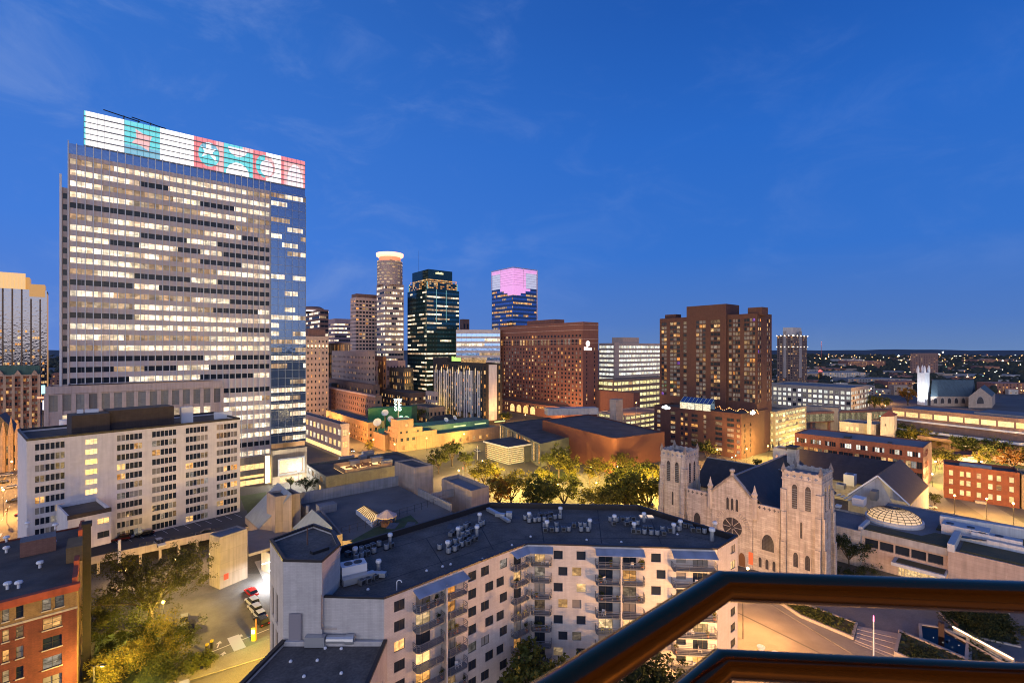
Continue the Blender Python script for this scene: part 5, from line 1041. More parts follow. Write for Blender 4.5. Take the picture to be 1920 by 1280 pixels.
# parapet glass strip under the crown, sides and roof
tw.face(TL, TR, ztop-3.6, ztop, (), .1, 2)
p2 = [TR, TR + tb*40, TL + tb*40, TL]
tw.face(p2[0], p2[1], 0, ztop); tw.face(p2[1], p2[2], 0, ztop); tw.face(p2[2], p2[3], 0, ztop); tw.m.poly([(p.x,p.y,ztop-.5) for p in (TL,TR,p2[1],p2[2])], 1)
# blue glass bay on the right with its own lit floors
GW = M()
nb = 31; gz0 = 17.0; gfh = (ztop - 3.6 - gz0)/nb; glit = {i: random.choice((.1,.15,.3,.6,.8)) for i in range(nb)}
for i in (30,27,25): glit[i] = .95
for i in range(10, 27, 5): glit[i] = .85
for i in (0,1,3,4,5): glit[i] = .8
TGs = TG + tn*.9; TRs = TR + tn*.9
tw.face(TGs, TRs, gz0, ztop-3.6, [(0.06,(TRs-TGs).length-.06,gz0 + i*gfh + .9, gz0 + i*gfh + gfh*.72 + .2,'dark','bare') for i in []], .05, 2)
tw.face(TRs, TR, 14, ztop-3.6, (), .1, 2); tw.face(TG, TGs, 14, ztop-3.6, (), .1, 2); tw.m.poly([(p.x,p.y,ztop-3.6) for p in (TG,TGs,TRs,TR)], 2)
def gch():
    st = {'r':-1,'n':0,'k':0}
    def ch(r, i, n):
        if st['r'] != r or st['n'] <= 0:
            st['r'] = r; st['n'] = random.randint(3,7); x = random.random(); p = glit.get(r,.2); st['k'] = 'office' if x < p*.55 else ('officedim' if x < p else 'dark')
        st['n'] -= 1; return st['k']
    return ch
GN = 13; gl = (TRs-TGs).length; keys = list(PANE); gc = gch()
for r in range(nb):
    q = M(); any_ = False
    for i in range(GN):
        k = gc(r, i, GN)
        if k == 'dark': continue
        any_ = True; c0 = TGs + td*(gl*i/GN+.06) + tn*.025; c1 = TGs + td*(gl*(i+1)/GN-.06) + tn*.025; za = gz0 + r*gfh + .9; zb = za + gfh*.55
        q.add([(c0.x,c0.y,za),(c1.x,c1.y,za),(c1.x,c1.y,zb),(c0.x,c0.y,zb)], [(0,1,2,3)], keys.index(k))
    if any_: q.build('window_band', [PANE[k] for k in keys], tw.root)
q = M()
for r in range(nb+1): z = gz0 + r*gfh; q.prism([TGs, TRs, TRs+tn*.12, TGs+tn*.12], z-.07, z+.07)
for i in range(6): c = TGs + td*gl*i/5; q.prism([c-td*.08, c+td*.08, c+td*.08+tn*.2, c-td*.08+tn*.2], gz0, ztop-3.6)
tw.part('glass_grid', q, mat_plain('blue_grey_mullion', (.22,.27,.36), .5, .4))
q = M(); nf = 29
for i in range(nf+1): c = TL + td*WL*i/nf; q.prism([c-td*.13, c+td*.13, c+td*.13+tn*.55, c-td*.13+tn*.55], z_first if c.x < TP.x else 12.4, ztop + (.8 if i % 6 == 0 else .2))
tw.part('vertical_fins', q, mat_plain('pale_blue_fin', (.40,.44,.52), .5, .3))
# left setback slab
LL = along(TL, A1, 112); a_, b_ = LL + tb*3, TL + tb*3; zl = ZP(325, LL.y)
q = Bld('x','','',(0,0),[PREC,ROOF_D]); bpy.data.objects.remove(q.root); q.root = tw.root; q.frame = FRAME_G
q.body([a_, b_, b_+tb*30, a_+tb*30], 0, zl-4, .5, {0: [(.5,1.7,z_first + i*fh*1.0, z_first + i*fh + 2.0, 'dark','single') for i in range(19)]}, dep=.2); q.finish('side_slab')
q = M(); q.prism([a_-td*.3, a_+td*.3, a_+td*.3+tn*.4, a_-td*.3+tn*.4], 0, zl+.6); tw.part('corner_fin', q, mat_plain('white_fin', (.55,.55,.58), .5))
# podium
PL = along(TL, A1, 88) + tn*1.6; PR = along(TR, A1, 415) + tn*1.6; zp = 45.2; PW = (PR-PL).length; npb = 15; pw = []
for i in range(npb):
    c = PW*(i+.5)/npb
    pw.append((c-1.5,c+1.5,zp-8.6,zp-3.0,'blind','cross')); pw.append((c-1.7,c+1.7,zp-12.6,zp-10.0,pick([('office',3),('officedim',1)]),'double'))
    for r in range(5): pw.append((c-1.7,c+1.7,zp-17-r*4.4,zp-14.4-r*4.4,pick([('office',2),('officedim',1),('dark',1)]),'double'))
q = Bld('x','','',(0,0),[PREC,ROOF_D]); bpy.data.objects.remove(q.root); q.root = tw.root; q.frame = FRAME_G
q.body([PL, PR, PR+tb*1.55, PL+tb*12], 0, zp, .6, {0: pw}, dep=.35); q.finish('podium', 40)
q = M()
for i in range(npb+1): c = PL + td*PW*i/npb; q.prism([c-td*.6, c+td*.6, c+td*.6+tn*.35, c-td*.6+tn*.35], 0, zp-2.6)
q.prism([PL-td*.2+tn*.5, PR+td*.2+tn*.5, PR, PL], zp-2.5, zp+.1); tw.part('podium_piers', q, PREC)
# storefronts
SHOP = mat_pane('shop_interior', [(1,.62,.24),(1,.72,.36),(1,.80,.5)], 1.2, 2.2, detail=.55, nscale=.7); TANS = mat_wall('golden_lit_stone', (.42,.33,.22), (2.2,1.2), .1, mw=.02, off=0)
s0_ = along(TR,A1,432); s1_ = along(TR,A1,505); q = Bld('x','','',(0,0),[TANS,ROOF_D]); bpy.data.objects.remove(q.root); q.root = tw.root; q.frame = FRAME_L
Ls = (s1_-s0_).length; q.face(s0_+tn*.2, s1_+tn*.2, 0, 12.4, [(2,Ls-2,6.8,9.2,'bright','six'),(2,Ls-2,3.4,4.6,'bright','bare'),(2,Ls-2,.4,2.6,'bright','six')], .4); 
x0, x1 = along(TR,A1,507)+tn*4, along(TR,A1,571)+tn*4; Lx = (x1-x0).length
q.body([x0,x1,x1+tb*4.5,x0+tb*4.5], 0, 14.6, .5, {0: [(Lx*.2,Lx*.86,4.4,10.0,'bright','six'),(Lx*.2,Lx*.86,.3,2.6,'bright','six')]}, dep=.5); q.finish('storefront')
q = M(); a = x0+td*Lx*.14; b = x0+td*Lx*.92
for z0_, z1_ in ((3.6,4.2),(10.2,10.8)): q.prism([a+tn*.9,b+tn*.9,b,a], z0_, z1_)
q.prism([a+tn*.9,a+td*.6+tn*.9,a+td*.6,a],4.2,10.2); q.prism([b-td*.6+tn*.9,b+tn*.9,b,b-td*.6],4.2,10.2); tw.part('bay_frame', q, FRAME_L)
q = M(); q.prism([s1_-td*1.6+tn*.3, s1_+tn*.3, s1_+tn*.2, s1_-td*1.6+tn*.2], .3, 12); tw.part('light_column', q, mat_emit('shop_column_light', (1,.80,.48), 5, True))
# crown
k0 = along(TR,A1,157); k1 = TR; KW = (k1-k0).length; zc0 = ztop + .4; zc1 = zcr1; KH = zc1 - zc0
q = M(); q.prism([k0+tb*.4, k1+tb*.4, k1+tb*2.2, k0+tb*2.2], ztop-.4, zc1); tw.part('crown_frame', q, FRAME_G)
CW = mat_emit('crown_white', (1,.97,.98), 1.25, True); CT = mat_emit('crown_teal', (.05,.78,.85), .82); CR = mat_emit('crown_red', (.95,.18,.20), .85); CP = mat_emit('crown_pink', (1,.50,.50), .9); CB = mat_emit('crown_blue', (.10,.50,.72), .8); CPW = mat_emit('crown_pale_pink', (1,.82,.88), 1.05)
cm_ = [CW, CT, CR, CP, CB, CPW]; ku = lambda x: hit(k0, k1, x)[0]
q = M()
def cpoly(pts, mi, o): q.poly([(*(k0 + td*u + tn*o).xy, zc0 + v*KH) for u, v in pts], mi)
def crect(xa, xb, mi, o=0.0, v0=0, v1=1): a, b = ku(xa), ku(xb); cpoly([(a,v0),(b,v0),(b,v1),(a,v1)], mi, o)
def cdisc(xc, v, rx, rv, mi, o, a0=0, a1=360, n=24):
    c = ku(xc); r = (ku(xc+rx)-ku(xc-rx))/2; cpoly([(c + r*math.cos(R(a0+(a1-a0)*i/n)), v + rv*math.sin(R(a0+(a1-a0)*i/n))) for i in range(n + (a1-a0 < 360))], mi, o)
crect(157,160.5,1); crect(160.5,233,0); crect(233,300,1); crect(300,363,0); crect(363,420,2); crect(420,474,1); crect(474,499,2); crect(499,527,0); crect(527,572,2)
crect(233,300,4,.01,0,.28)
def cstar(pts, mi, o): cpoly([(ku(x), v) for x, v in pts], mi, o)
cstar([(247,.36),(256,.52),(254,.80),(268,.70),(285,.68),(281,.48),(279,.20),(266,.30)], 3, .02)
crect(405,420,3,.01); cdisc(392,.5,20,.40,1,.02); cdisc(392,.72,15,.16,4,.025)
cstar([(378,.38),(392,.52),(406,.28),(404,.46),(398,.56),(405,.72),(396,.70),(396,.88),(387,.88),(387,.66),(377,.72),(384,.58)], 0, .03)
cdisc(446,.92,18,.30,5,.02,180,360); cdisc(446,.0,22,.42,0,.02,0,180); crect(455,474,3,.015,.85,1)
cdisc(497,.5,17,.40,1,.02,90,270); cdisc(498,.5,18,.40,3,.02,-90,90); cdisc(500,.45,12,.28,5,.03)
crect(533,569,3,.01,0,.85); cdisc(553,.0,15.5,.80,5,.02,0,180)
scr = tw.part('light_screen', q, cm_)
q = M()
for i in range(1,6): z = zc0 + KH*i/6; t = .18 if i % 2 else .10; q.prism([k0+tn*.12, k1+tn*.12, k1+tn*.5, k0+tn*.5], z-t, z+t)
q.prism([k0, k1, k1+tn*.3, k0+tn*.3], zc0-.4, zc0); 
for i in range(41): c = k0 + td*KW*i/40; q.prism([c-td*.04,c+td*.04,c+td*.04+tn*.11,c-td*.04+tn*.11], zc0, zc1)
tw.part('screen_bars', q, FRAME_G)
q = M()
for xa, ya, xb, yb in ((193,206,263,229),(247,220,312,242)):
    a, b = along(TR,A1,xa)+tb*4, along(TR,A1,xb)+tb*4; q.cyl((a.x,a.y,ZP(ya,a.y)),(b.x,b.y,ZP(yb,b.y)),.22,n=5)
    for f in (.55,.95): c = a.lerp(b,f); z = ZP(ya+(yb-ya)*f, c.y); q.cyl((c.x,c.y,ztop-1),(c.x,c.y,z+.3),.2,n=5)
tw.part('window_washing_beam', q, BLACKM)
tw.finish()
# ---- generic tower helper
def tower(name, label, pts, z1, wall, fw_kind, cat='office tower', roof=None, frame=None, z0=0, par=.8, **k):
    b = Bld(name, label, cat, pts[0], [wall, roof or ROOF_D] + k.get('extra', []), frame=frame); fw = {}
    nf = k['floors']; zb = k.get('zb', 0.0); fhh = (z1 - k.get('top', 2.5) - zb)/nf
    for e in k.get('edges', (0,3)):
        p0, p1 = pts[e], pts[(e+1) % len(pts)]; W = (p1-p0).length
        if fw_kind == 'grid':
            n = max(1, round(W/k['bay'])); w = k['w']*W/n; fw[e] = grid(W - 2*k.get('mar',0), n, w, [zb + i*fhh + fhh*.22 for i in range(nf)], fhh*k.get('h',.5), k['lit'], k.get('mar',0), W - k.get('mar',0), k.get('style','single'))
        else:
            rows = [(zb + i*fhh + fhh*k.get('lo',.25), zb + i*fhh + fhh*(k.get('lo',.25)+k.get('h',.5))) for i in range(nf)]
            lit = k['lit']; b.bands(p0, p1, rows, k['bay'], choff({i: random.choice(lit) for i in range(nf)}, kinds=k.get('kinds',('office','officedim','dark')), runs=k.get('runs',(2,7))), .2, frame or FRAME_G, k.get('mar',.4), z0=z0, z1=z1, every=k.get('every',2), mw=k.get('mw',.2))
    skip = k.get('edges', (0,3)) if fw_kind != 'grid' else ()
    b.body(pts, z0, z1, par, fw, skip=skip, dep=k.get('dep',.25)); b.H = fhh; return b
WDS = [('dark',6),('warm',1.2),('dim',1)]
# ---- gold reflecting tower, far left
GOLDG = mat_glass('mirror_glass', (.17,.19,.25), .05, .95, .02); GOLDW = mat_emit('glowing_gold_stone', (1,.48,.10), .42, base=(.42,.28,.13)); GOLDL = mat_emit('gold_pier_glow', (1,.60,.24), .75, base=(.4,.28,.15))  # gold stone given its own emission in place of floodlights
gR = D(88,430); gL = along(gR, A1, -110); gt = Bld('mirror_glass_tower', 'mirror glass tower with gold floodlit crown at the far left edge', 'office tower', gR, [GOLDG, ROOF_D, GOLDW])
ghz = ZP(512, along(gR,A1,40).y); Qg = [gL, gR, gR+az(B2)*30, gL+az(B2)*30]; zz = ghz - 24
gt.body(Qg, 0, zz+10, .5, {}, skip=(1,)); gt.face(gR, Qg[2], 0, zz+8, (), .1, 2); gW = (gR-gL).length
gt.bands(gL+tn*.0, gR, [], 2, lambda *a: 'dark'); gt.finish()
q = M(); g_ = (gR-gL).normalized(); gn = Vector((g_.y,-g_.x,0))
for i in range(11): c = gL + g_*gW*i/10*.93; q.prism([c-g_*.45,c+g_*.45,c+g_*.45+gn*.8,c-g_*.45+gn*.8], 0, zz+ (10 if i < 9 else 2))
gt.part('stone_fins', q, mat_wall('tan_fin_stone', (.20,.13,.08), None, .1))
for r in range(1, 14):
    q = M(); z = r*5.6
    for i in range(40):
        if random.random() < (.6 if r < 9 else .2): c0 = gL + g_*gW*(i+.1)/40 + gn*.03; c1 = gL + g_*gW*(i+.9)/40 + gn*.03; q.add([(c0.x,c0.y,z),(c1.x,c1.y,z),(c1.x,c1.y,z+2.0),(c0.x,c0.y,z+2.0)], [(0,1,2,3)])
    if q.v: gt.part('window_band', q, PANE['warm'])
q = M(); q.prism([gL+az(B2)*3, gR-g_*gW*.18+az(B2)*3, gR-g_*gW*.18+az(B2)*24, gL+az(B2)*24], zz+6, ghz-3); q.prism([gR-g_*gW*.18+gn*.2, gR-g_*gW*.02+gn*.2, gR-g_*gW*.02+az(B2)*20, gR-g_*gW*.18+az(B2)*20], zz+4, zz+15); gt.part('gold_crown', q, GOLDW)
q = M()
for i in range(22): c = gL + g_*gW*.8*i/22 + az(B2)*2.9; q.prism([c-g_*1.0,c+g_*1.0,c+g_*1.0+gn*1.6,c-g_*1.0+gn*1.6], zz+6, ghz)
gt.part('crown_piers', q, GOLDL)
# ---- old red and cream hotel with green mansard roof
OLDB = mat_wall('brown_brick_hotel', (.20,.09,.065), (.9,.3), .2); CREAM = mat_wall('cream_terracotta', (.34,.27,.22), None, .14); GREENR = mat_wall('green_copper_roof', (.06,.13,.10), (1.2,6), .2, off=0)
oR = D(73,300); oL = along(oR, A1, -60); oz = ZP(703, oR.y); oW = (oR-oL).length
oh = Bld('old_hotel', 'ornate old brown brick hotel with cream piers and green mansard roof at the far left', 'hotel', oR, [OLDB, ROOF_D, CREAM], frame=FRAME_L)
ow = grid(oW, 16, 1.5, [6 + i*3.6 for i in range(10)], 1.9, [('dark',3),('warm',1),('dim',1),('blind',2)], style='cross')
oh.body([oL,oR,oR+az(B2)*26,oL+az(B2)*26], 0, oz, .5, {0: ow}); oh.finish()
od = (oR-oL).normalized(); on = Vector((od.y,-od.x,0)); q = M()
for i in range(9): c = oL + od*oW*i/8; q.prism([c-od*.6,c+od*.6,c+od*.6+on*.6,c-od*.6+on*.6], 0, oz+.6)
q.prism([oL+on*.4,oR+on*.4,oR,oL], oz-7.2, oz-6.6); q.prism([oL+on*.5,oR+on*.5,oR,oL], 0, 6); q.prism([oL+on*.7,oR+on*.7,oR-on*.3,oL-on*.3], oz-.3, oz+.4)
for i in range(4):
    c = oL + od*oW*(i*2+1.5)/8; q.add([(*(c-od*1.9+on*.2).xy,oz),(*(c+od*1.9+on*.2).xy,oz),(*(c+on*.2).xy,oz+3.4),(*(c-od*1.9-on*3).xy,oz),(*(c+od*1.9-on*3).xy,oz),(*(c-on*3).xy,oz+3.4)], [(0,1,2),(5,4,3),(1,4,5,2),(3,0,2,5)])
oh.part('cream_trim', q, CREAM)
q = M(); a,b = oL-on*.5, oR-on*.5; c_, d_ = oR-on*4, oL-on*4; q.add([(*a.xy,oz),(*b.xy,oz),(*c_.xy,oz+6),(*d_.xy,oz+6),(*(oR-on*8).xy,oz),(*(oL-on*8).xy,oz)], [(0,1,2,3),(3,2,4,5),(1,4,2),(5,0,3)]); oh.part('mansard_roof', q, GREENR)
# ---- small gothic church and gabled house at the far left street
GOT = mat_wall('tan_gothic_stone', (.36,.26,.17), (.9,.4), .2, mortar=.7, mw=.03)
gc_ = empty('gothic_chapel', D(8,228).xy.to_3d(), 'small tan gothic chapel with thin spires at the left edge of the street', 'church')
cR = D(34,232); cL = along(cR, A1, -40); cd = (cR-cL).normalized(); cn = Vector((cd.y,-cd.x,0)); W = (cR-cL).length
b = Bld('x','','',(0,0),[GOT,SLATE]); bpy.data.objects.remove(b.root); b.root = gc_; b.body([cL,cR,cR-cn*16,cL-cn*16], 0, 17, .3, {0: grid(W,5,1.1,[3,9],3.2,[('dark',3),('dim',1)])}); b.finish()
q = M(); a0,a1 = cL, cR; mid = (cL+cR)/2; q.add([(*(cL).xy,17),(*(cR).xy,17),(*mid.xy,27),(*(cR-cn*16).xy,17),(*(cL-cn*16).xy,17),(*(mid-cn*16).xy,27)], [(0,1,2),(1,3,5,2),(4,0,2,5),(3,4,5)]); q.build('slate_roof', SLATE, gc_)
for i, f in enumerate((.62,.82,1.0)): c = cL + cd*W*f + cn*.6; q = M(); q.lathe((c.x,c.y,0), [(1.0,0),(1.0,17),(1.2,17.5),(.1,24 + (i==1)*2),(0,24.2)], 6); q.build('spire', GOT, gc_)
hb = D(62,300*.83); 
hs = Bld('gabled_shop', 'small cream shop with dark gabled roof below the old hotel', 'shop', hb, [CREAM, SLATE], frame=FRAME_L); hP = [along(hb,A1,38), hb, hb+az(B2)*12, along(hb,A1,38)+az(B2)*12]; W=(hP[1]-hP[0]).length
hs.body(hP, 0, 8, .2, {0: grid(W,4,1.6,[1,4.8],2.0,[('warm',2),('bright',1)])}); hs.finish(); q = M(); q.add([(*hP[0].xy,8),(*hP[1].xy,8),(*hP[2].xy,8),(*hP[3].xy,8),(*((hP[0]+hP[3])/2).xy,13),(*((hP[1]+hP[2])/2).xy,13)], [(0,1,5,4),(2,3,4,5),(1,2,5),(3,0,4)]); hs.part('gabled_roof', q, SLATE)
# lit neon blades in the street canyon
for x, y0_, y1_, Y, colr, lab in ((81,722,738,280,(.35,.9,1.0),'cyan neon blade sign between the old hotel and the office tower'),(84,750,768,250,(.8,.85,1),'tall white and violet neon blade sign in the street canyon by the office tower')):
    c = D(x,Y); z0_, z1_ = ZP(y1_,Y), ZP(y0_,Y); t = empty('neon_sign', (c.x,c.y,0), lab, 'sign'); q = M(); q.obox(c,30,1.6,.4,z0_,z1_); q.build('panel', mat_emit('neon', colr, 1.4), t); q = M(); q.cyl((c.x,c.y,0),(c.x,c.y,z0_),.15,n=5); q.build('post', BLACKM, t)
c = D(80,262); t = empty('neon_sign', (c.x,c.y,0), 'horizontal red neon sign beside the white blade sign', 'sign'); q = M(); q.obox(c,80,5,.4,ZP(747,262),ZP(743,262)); q.build('panel', mat_emit('red_neon', (1,.18,.05), 1.6), t); q = M(); q.cyl((c.x,c.y,0),(c.x,c.y,ZP(747,262)),.15,n=5); q.build('post', BLACKM, t)
# ---- skyline behind
PINKW = mat_wall('rosy_precast', (.42,.27,.26), None, .06); CREAMW = mat_wall('cream_precast', (.52,.38,.33), None, .05); BRWN = mat_wall('brown_granite', (.17,.10,.09), None, .1); GREYP = mat_wall('grey_pink_stone', (.34,.27,.26), None, .08)
# round topped tower
b = tower('office_tower', 'dark red round-topped tower with lit white ring just right of the blue glass bay', corner(600,560,A2,560,A1,616), ZP(580,560), BRWN, 'bands', floors=20, bay=2.2, lit=(.2,.4,.7), h=.5, top=1)
cc_ = corner(600,560,A2,560,A1,616); ctr = sum(cc_, Vector())/4; q = M(); z = ZP(580,560); rr_ = 15
q.lathe((ctr.x,ctr.y,z-.3), [(rr_*.9,0),(rr_*.88,4),(rr_*.6,6.5),(0,7)], 24); b.part('domed_roof', q, BRWN); q = M(); q.lathe((ctr.x,ctr.y,z), [(rr_*1.22,-.4),(rr_*1.24,.0),(rr_*1.24,.9),(rr_*.9,1.0)], 28); b.part('light_ring', q, mat_emit('white_ring_light', (1,.85,.85), 1.6)); b.finish()
tower('office_tower', 'pale rosy slab tower half hidden between the ring-topped and the gridded towers', corner(628,680,A2,612,A1,657), ZP(597,680), PINKW, 'bands', floors=17, bay=2.4, lit=(.3,.5,.8), h=.42, top=5).finish()
b = tower('office_tower', 'cream gridded tower with dark rectangular windows and black roof left of the halo tower', corner(667,500,A2,657,A1,709), ZP(557,500), CREAMW, 'grid', floors=29, bay=3.3, w=.74, h=.5, lit=[('dark',6),('warm',1.3)], top=2, style='bare'); 
q = M(); P = corner(667,500,A2,657,A1,709); cn_ = sum(P,Vector())/4; q.prism([p+(cn_-p)*.08 for p in P], ZP(557,500)-1, ZP(550,500)); b.part('roof_screen', q, BRWN); b.finish()
# halo tower
hY = 470; hc = corner(722,hY,A2,706,A1,757); zs1 = ZP(531,hY)
b = tower('office_tower', 'tall grey-pink tower with round head and glowing orange halo disc', hc, zs1, GREYP, 'bands', floors=24, bay=1.6, lit=(.35,.6,.8,.9), h=.42, runs=(1,4), top=1)
hcen = D(731,hY+14); z2 = ZP(487,hY); z3 = ZP(470,hY); q = M(); rr_ = 12.4; q.lathe((hcen.x,hcen.y,zs1-.9), [(rr_,0),(rr_,z2-zs1+.9)], 28); b.part('round_shaft', q, GREYP)
for r in range(8):
    q = M(); z = zs1 + 1 + r*3.0
    for i in range(28):
        if random.random() < .5: w0, w1 = 2*math.pi*i/28, 2*math.pi*(i+1)/28; q.add([(hcen.x+12.42*math.cos(w),hcen.y+12.42*math.sin(w),zv) for w, zv in ((w0,z),(w1,z),(w1,z+1.4),(w0,z+1.4))], [(0,1,2,3)])
    b.part('window_band', q, PANE['officedim'])
HALO = mat_emit('peach_halo', (1,.42,.27), 2.3, True)
q = M(); q.lathe((hcen.x,hcen.y,z2), [(rr_*.85,0),(rr_*.85,4.5)], 28); b.part('lit_drum', q, mat_emit('orange_lit_drum', (1,.27,.10), .8, base=(.4,.25,.15)))
q = M(); q.lathe((hcen.x,hcen.y,z2+4.5), [(rr_*.9,0),(rr_*1.06,1.0),(rr_*1.08,3.8),(rr_*.9,4.2),(0,4.3)], 32); b.part('halo_disc', q, HALO); b.finish()
# dark green glass tower
DG = mat_glass('dark_teal_glass', (.030,.075,.078), .05, .7, .012); TEAL = mat_emit('teal_edge_light', (.06,.55,.55), .55)
dY = 470; dp_ = corner(800,dY,A2,764,A1,861); z1 = ZP(541,dY); 
b = tower('office_tower', 'dark teal glass tower with stepped black top and scattered lit floors', dp_, z1, DG, 'bands', floors=27, bay=1.8, lit=(.2,.35,.6,.75), h=.38, lo=.3, mar=.2, kinds=('office','officedim','teal'), runs=(2,9), mw=.1, top=1)
up = corner(803,dY+4,A2,773,A1,848); b2 = tower('x','x',up, ZP(503,dY), DG, 'bands', floors=5, bay=1.8, lit=(.5,.7,.9), h=.45, mar=.2, kinds=('warm','officedim','dark'), runs=(1,5), zb=z1, z0=z1-1, top=9, mw=.1)
for o in kids(b2.root): o.parent = b.root; o.location = o.location + b2.root.location - b.root.location
wl = b2.finish().wall; wl.parent = b.root; wl.location = wl.location + b2.root.location - b.root.location; bpy.data.objects.remove(b2.root)
mid_ = corner(801,dY+2,A2,767,A1,857); q = M(); q.prism(mid_, z1-.3, ZP(527,dY)); b.part('upper_shaft', q, DG)
for r in range(5):
    q = M(); z = z1 + 1 + r*1.9
    for p0_, p1_ in ((mid_[3],mid_[0]),(mid_[0],mid_[1])):
        dd_ = (p1_-p0_); n_ = Vector((dd_.y,-dd_.x,0)).normalized()*.04
        for i in range(14):
            if random.random() < .55: c0 = p0_.lerp(p1_,i/14)+n_; c1 = p0_.lerp(p1_,(i+.85)/14)+n_; q.add([(c0.x,c0.y,z),(c1.x,c1.y,z),(c1.x,c1.y,z+1.1),(c0.x,c0.y,z+1.1)], [(0,1,2,3)])
    b.part('window_band', q, PANE['warm'])
q = M()
for p in (mid_[3], mid_[1], mid_[0]): q.cyl((p.x,p.y,z1),(p.x,p.y,ZP(527,dY)),.5,n=5)
for f in (.3,.6): p = dp_[0].lerp(dp_[1],f); q.cyl((p.x-.3,p.y-.3,z1-32),(p.x-.3,p.y-.3,z1),.3,n=5)
b.part('edge_lights', q, TEAL)
uu = (up[1]-up[0]).normalized(); c = up[0].lerp(up[1], .45) + Vector((uu.y,-uu.x,0))*.3; 
q = M()
for i in range(7): p = c + uu*(i-3)*1.3; q.prism([p-uu*.45,p+uu*.45,p+uu*.45+Vector((uu.y,-uu.x,0))*.2,p-uu*.45+Vector((uu.y,-uu.x,0))*.2], ZP(509,dY)-1.0, ZP(509,dY)+.6+(i%3)*.3)
b.part('sign', q, mat_emit('pale_yellow_sign', (1,.9,.45), 1.3)); p = D(785,dY+20); q = M(); q.cyl((p.x,p.y,100),(p.x,p.y,ZP(462,dY)),.18,.06,n=4); b.part('antenna', q, BLACKM); b.finish()
tower('office_block', 'small brown block peeking out right of the dark teal tower', corner(868,600,A2,862,A1,880), ZP(598,600), BRWN, 'grid', floors=8, bay=4, w=.5, lit=WDS, edges=(0,)).finish()
# pink crown tower
rY = 590; rp4 = corner(962,rY,A2,922,A1,1007); zb_ = ZP(538,rY); b = tower('office_tower', 'dark glass tower crowned by a tall glowing pink lantern', rp4, zb_, mat_glass('dark_blue_glass',(.12,.15,.22),.05,.8,.01), 'bands', floors=26, bay=2, lit=(.2,.4,.7), h=.42, kinds=('warm','officedim','blue'), top=1, mar=.2)
zt_ = ZP(501,rY); C_, R_, B_, L_ = rp4; PK = mat_emit('pink_lantern', (.95,.34,.84), .82); PKW = mat_emit('pale_lantern_glass', (.62,.66,.95), .62)
f0 = L_ + (C_-L_)*.08; f1 = R_
lc_ = (L_+R_)/2
q = M(); q.prism([p+(lc_-p)*.03 for p in rp4], zb_-.8, zt_-1.5); b.part('lantern_core', q, PKW)
q = M()
def pinkface(a, b_, z0_, z1_, o=.35):
    dd_ = (b_-a).normalized(); n_ = Vector((dd_.y,-dd_.x,0)); q.prism([a+n_*o, b_+n_*o, b_-n_*.0, a-n_*.0], z0_, z1_)
pinkface(L_.lerp(C_,.42), C_, zb_-.5, zt_-5); pinkface(C_, C_.lerp(R_,.52), zb_-.5, zt_-5); pinkface(L_, C_, zt_-5, zt_-1, .3); pinkface(C_, R_, zt_-5, zt_-1, .3)
for k in range(3): pinkface(L_.lerp(C_,.42+.17*k), C_, zb_-3.5-k*3, zb_-.5-k*3, .36); pinkface(C_, C_.lerp(R_,.70-k*.2), zb_-3.5-k*3, zb_-.5-k*3, .36)
b.part('pink_screen', q, PK)
q = M()
for p in (L_, C_.lerp(L_,.55), C_.lerp(R_,.42), R_): q.cyl((p.x,p.y,zb_),(p.x,p.y,zt_+.5),.5,n=5)
for a,b_ in ((L_,C_),(C_,R_)): q.cyl((a.x,a.y,zt_),(b_.x,b_.y,zt_),.55,n=5)
q.cyl((R_.x,R_.y,0),(R_.x,R_.y,zt_),.8,n=5); 
for zz_ in range(1,8):
    z_ = zb_+(zt_-zb_)*zz_/8
    for a,b_ in ((L_,C_),(C_,R_)): dd_=(b_-a).normalized(); n_=Vector((dd_.y,-dd_.x,0))*.5; a=a+n_; b_=b_+n_; q.cyl((a.x,a.y,z_),(b_.x,b_.y,z_),.16,n=4)
b.part('lantern_frame', q, mat_plain('pale_pink_steel', (.55,.42,.5), .5)); b.finish()
# striped blue-white office
STRIPE = mat_wall('white_striped_panel', (.44,.42,.45), None, .05)
b = tower('office_block', 'blue and white horizontally striped office block behind the black and white hotel', back(D(855,470), D(938,470), 30), ZP(618,470), STRIPE, 'bands', floors=16, bay=2.5, lit=(.15,.3,.6,.95), kinds=('office','officedim','blue'), runs=(5,12), h=.55, edges=(0,), top=3); b.finish()
# black and white hotel
BW = mat_wall('black_cladding', (.022,.020,.024), (3,3), .1, mw=.03, off=0); WPAN = mat_wall('white_fibre_panel', (.55,.53,.56), (9,7), .04, mw=.04, off=0)
wR = D(906,370); wRR = along(wR,A1,942); wL = along(wR,A2,812); wz = ZP(681,370); wd = (wR-wL).normalized(); wn_ = Vector((wd.y,-wd.x,0)); WW = (wR-wL).length
b = Bld('hotel', 'black and white hotel with vertical white panels and a yellow-green roof sign', 'hotel', wR, [BW, ROOF_D], frame=BLACKM)
wins = [(x, x+1.5, 4+r*3.5, 6.4+r*3.5, pick([('dark',5),('warm',1.6),('dim',1)]), 'bare') for r in range(12) for x in [hit(wL,wR,815+88*(i+.83)/21)[0]-.7 for i in range(21)] ]
rw0 = (wRR-wR).length; b.body([wR,wRR,wL+wRR-wR,wL], 0, wz, .8, {3: wins, 0: [(rw0*f, rw0*f+1.6, 4+r*3.5, 6.6+r*3.5, pick([('dark',3),('warm',2)]), 'bare') for r in range(12) for f in (.04,.80)]}, dep=.15); b.finish()
q = M(); random.seed(11)
ub_ = lambda x: hit(wL, wR, x)[0]
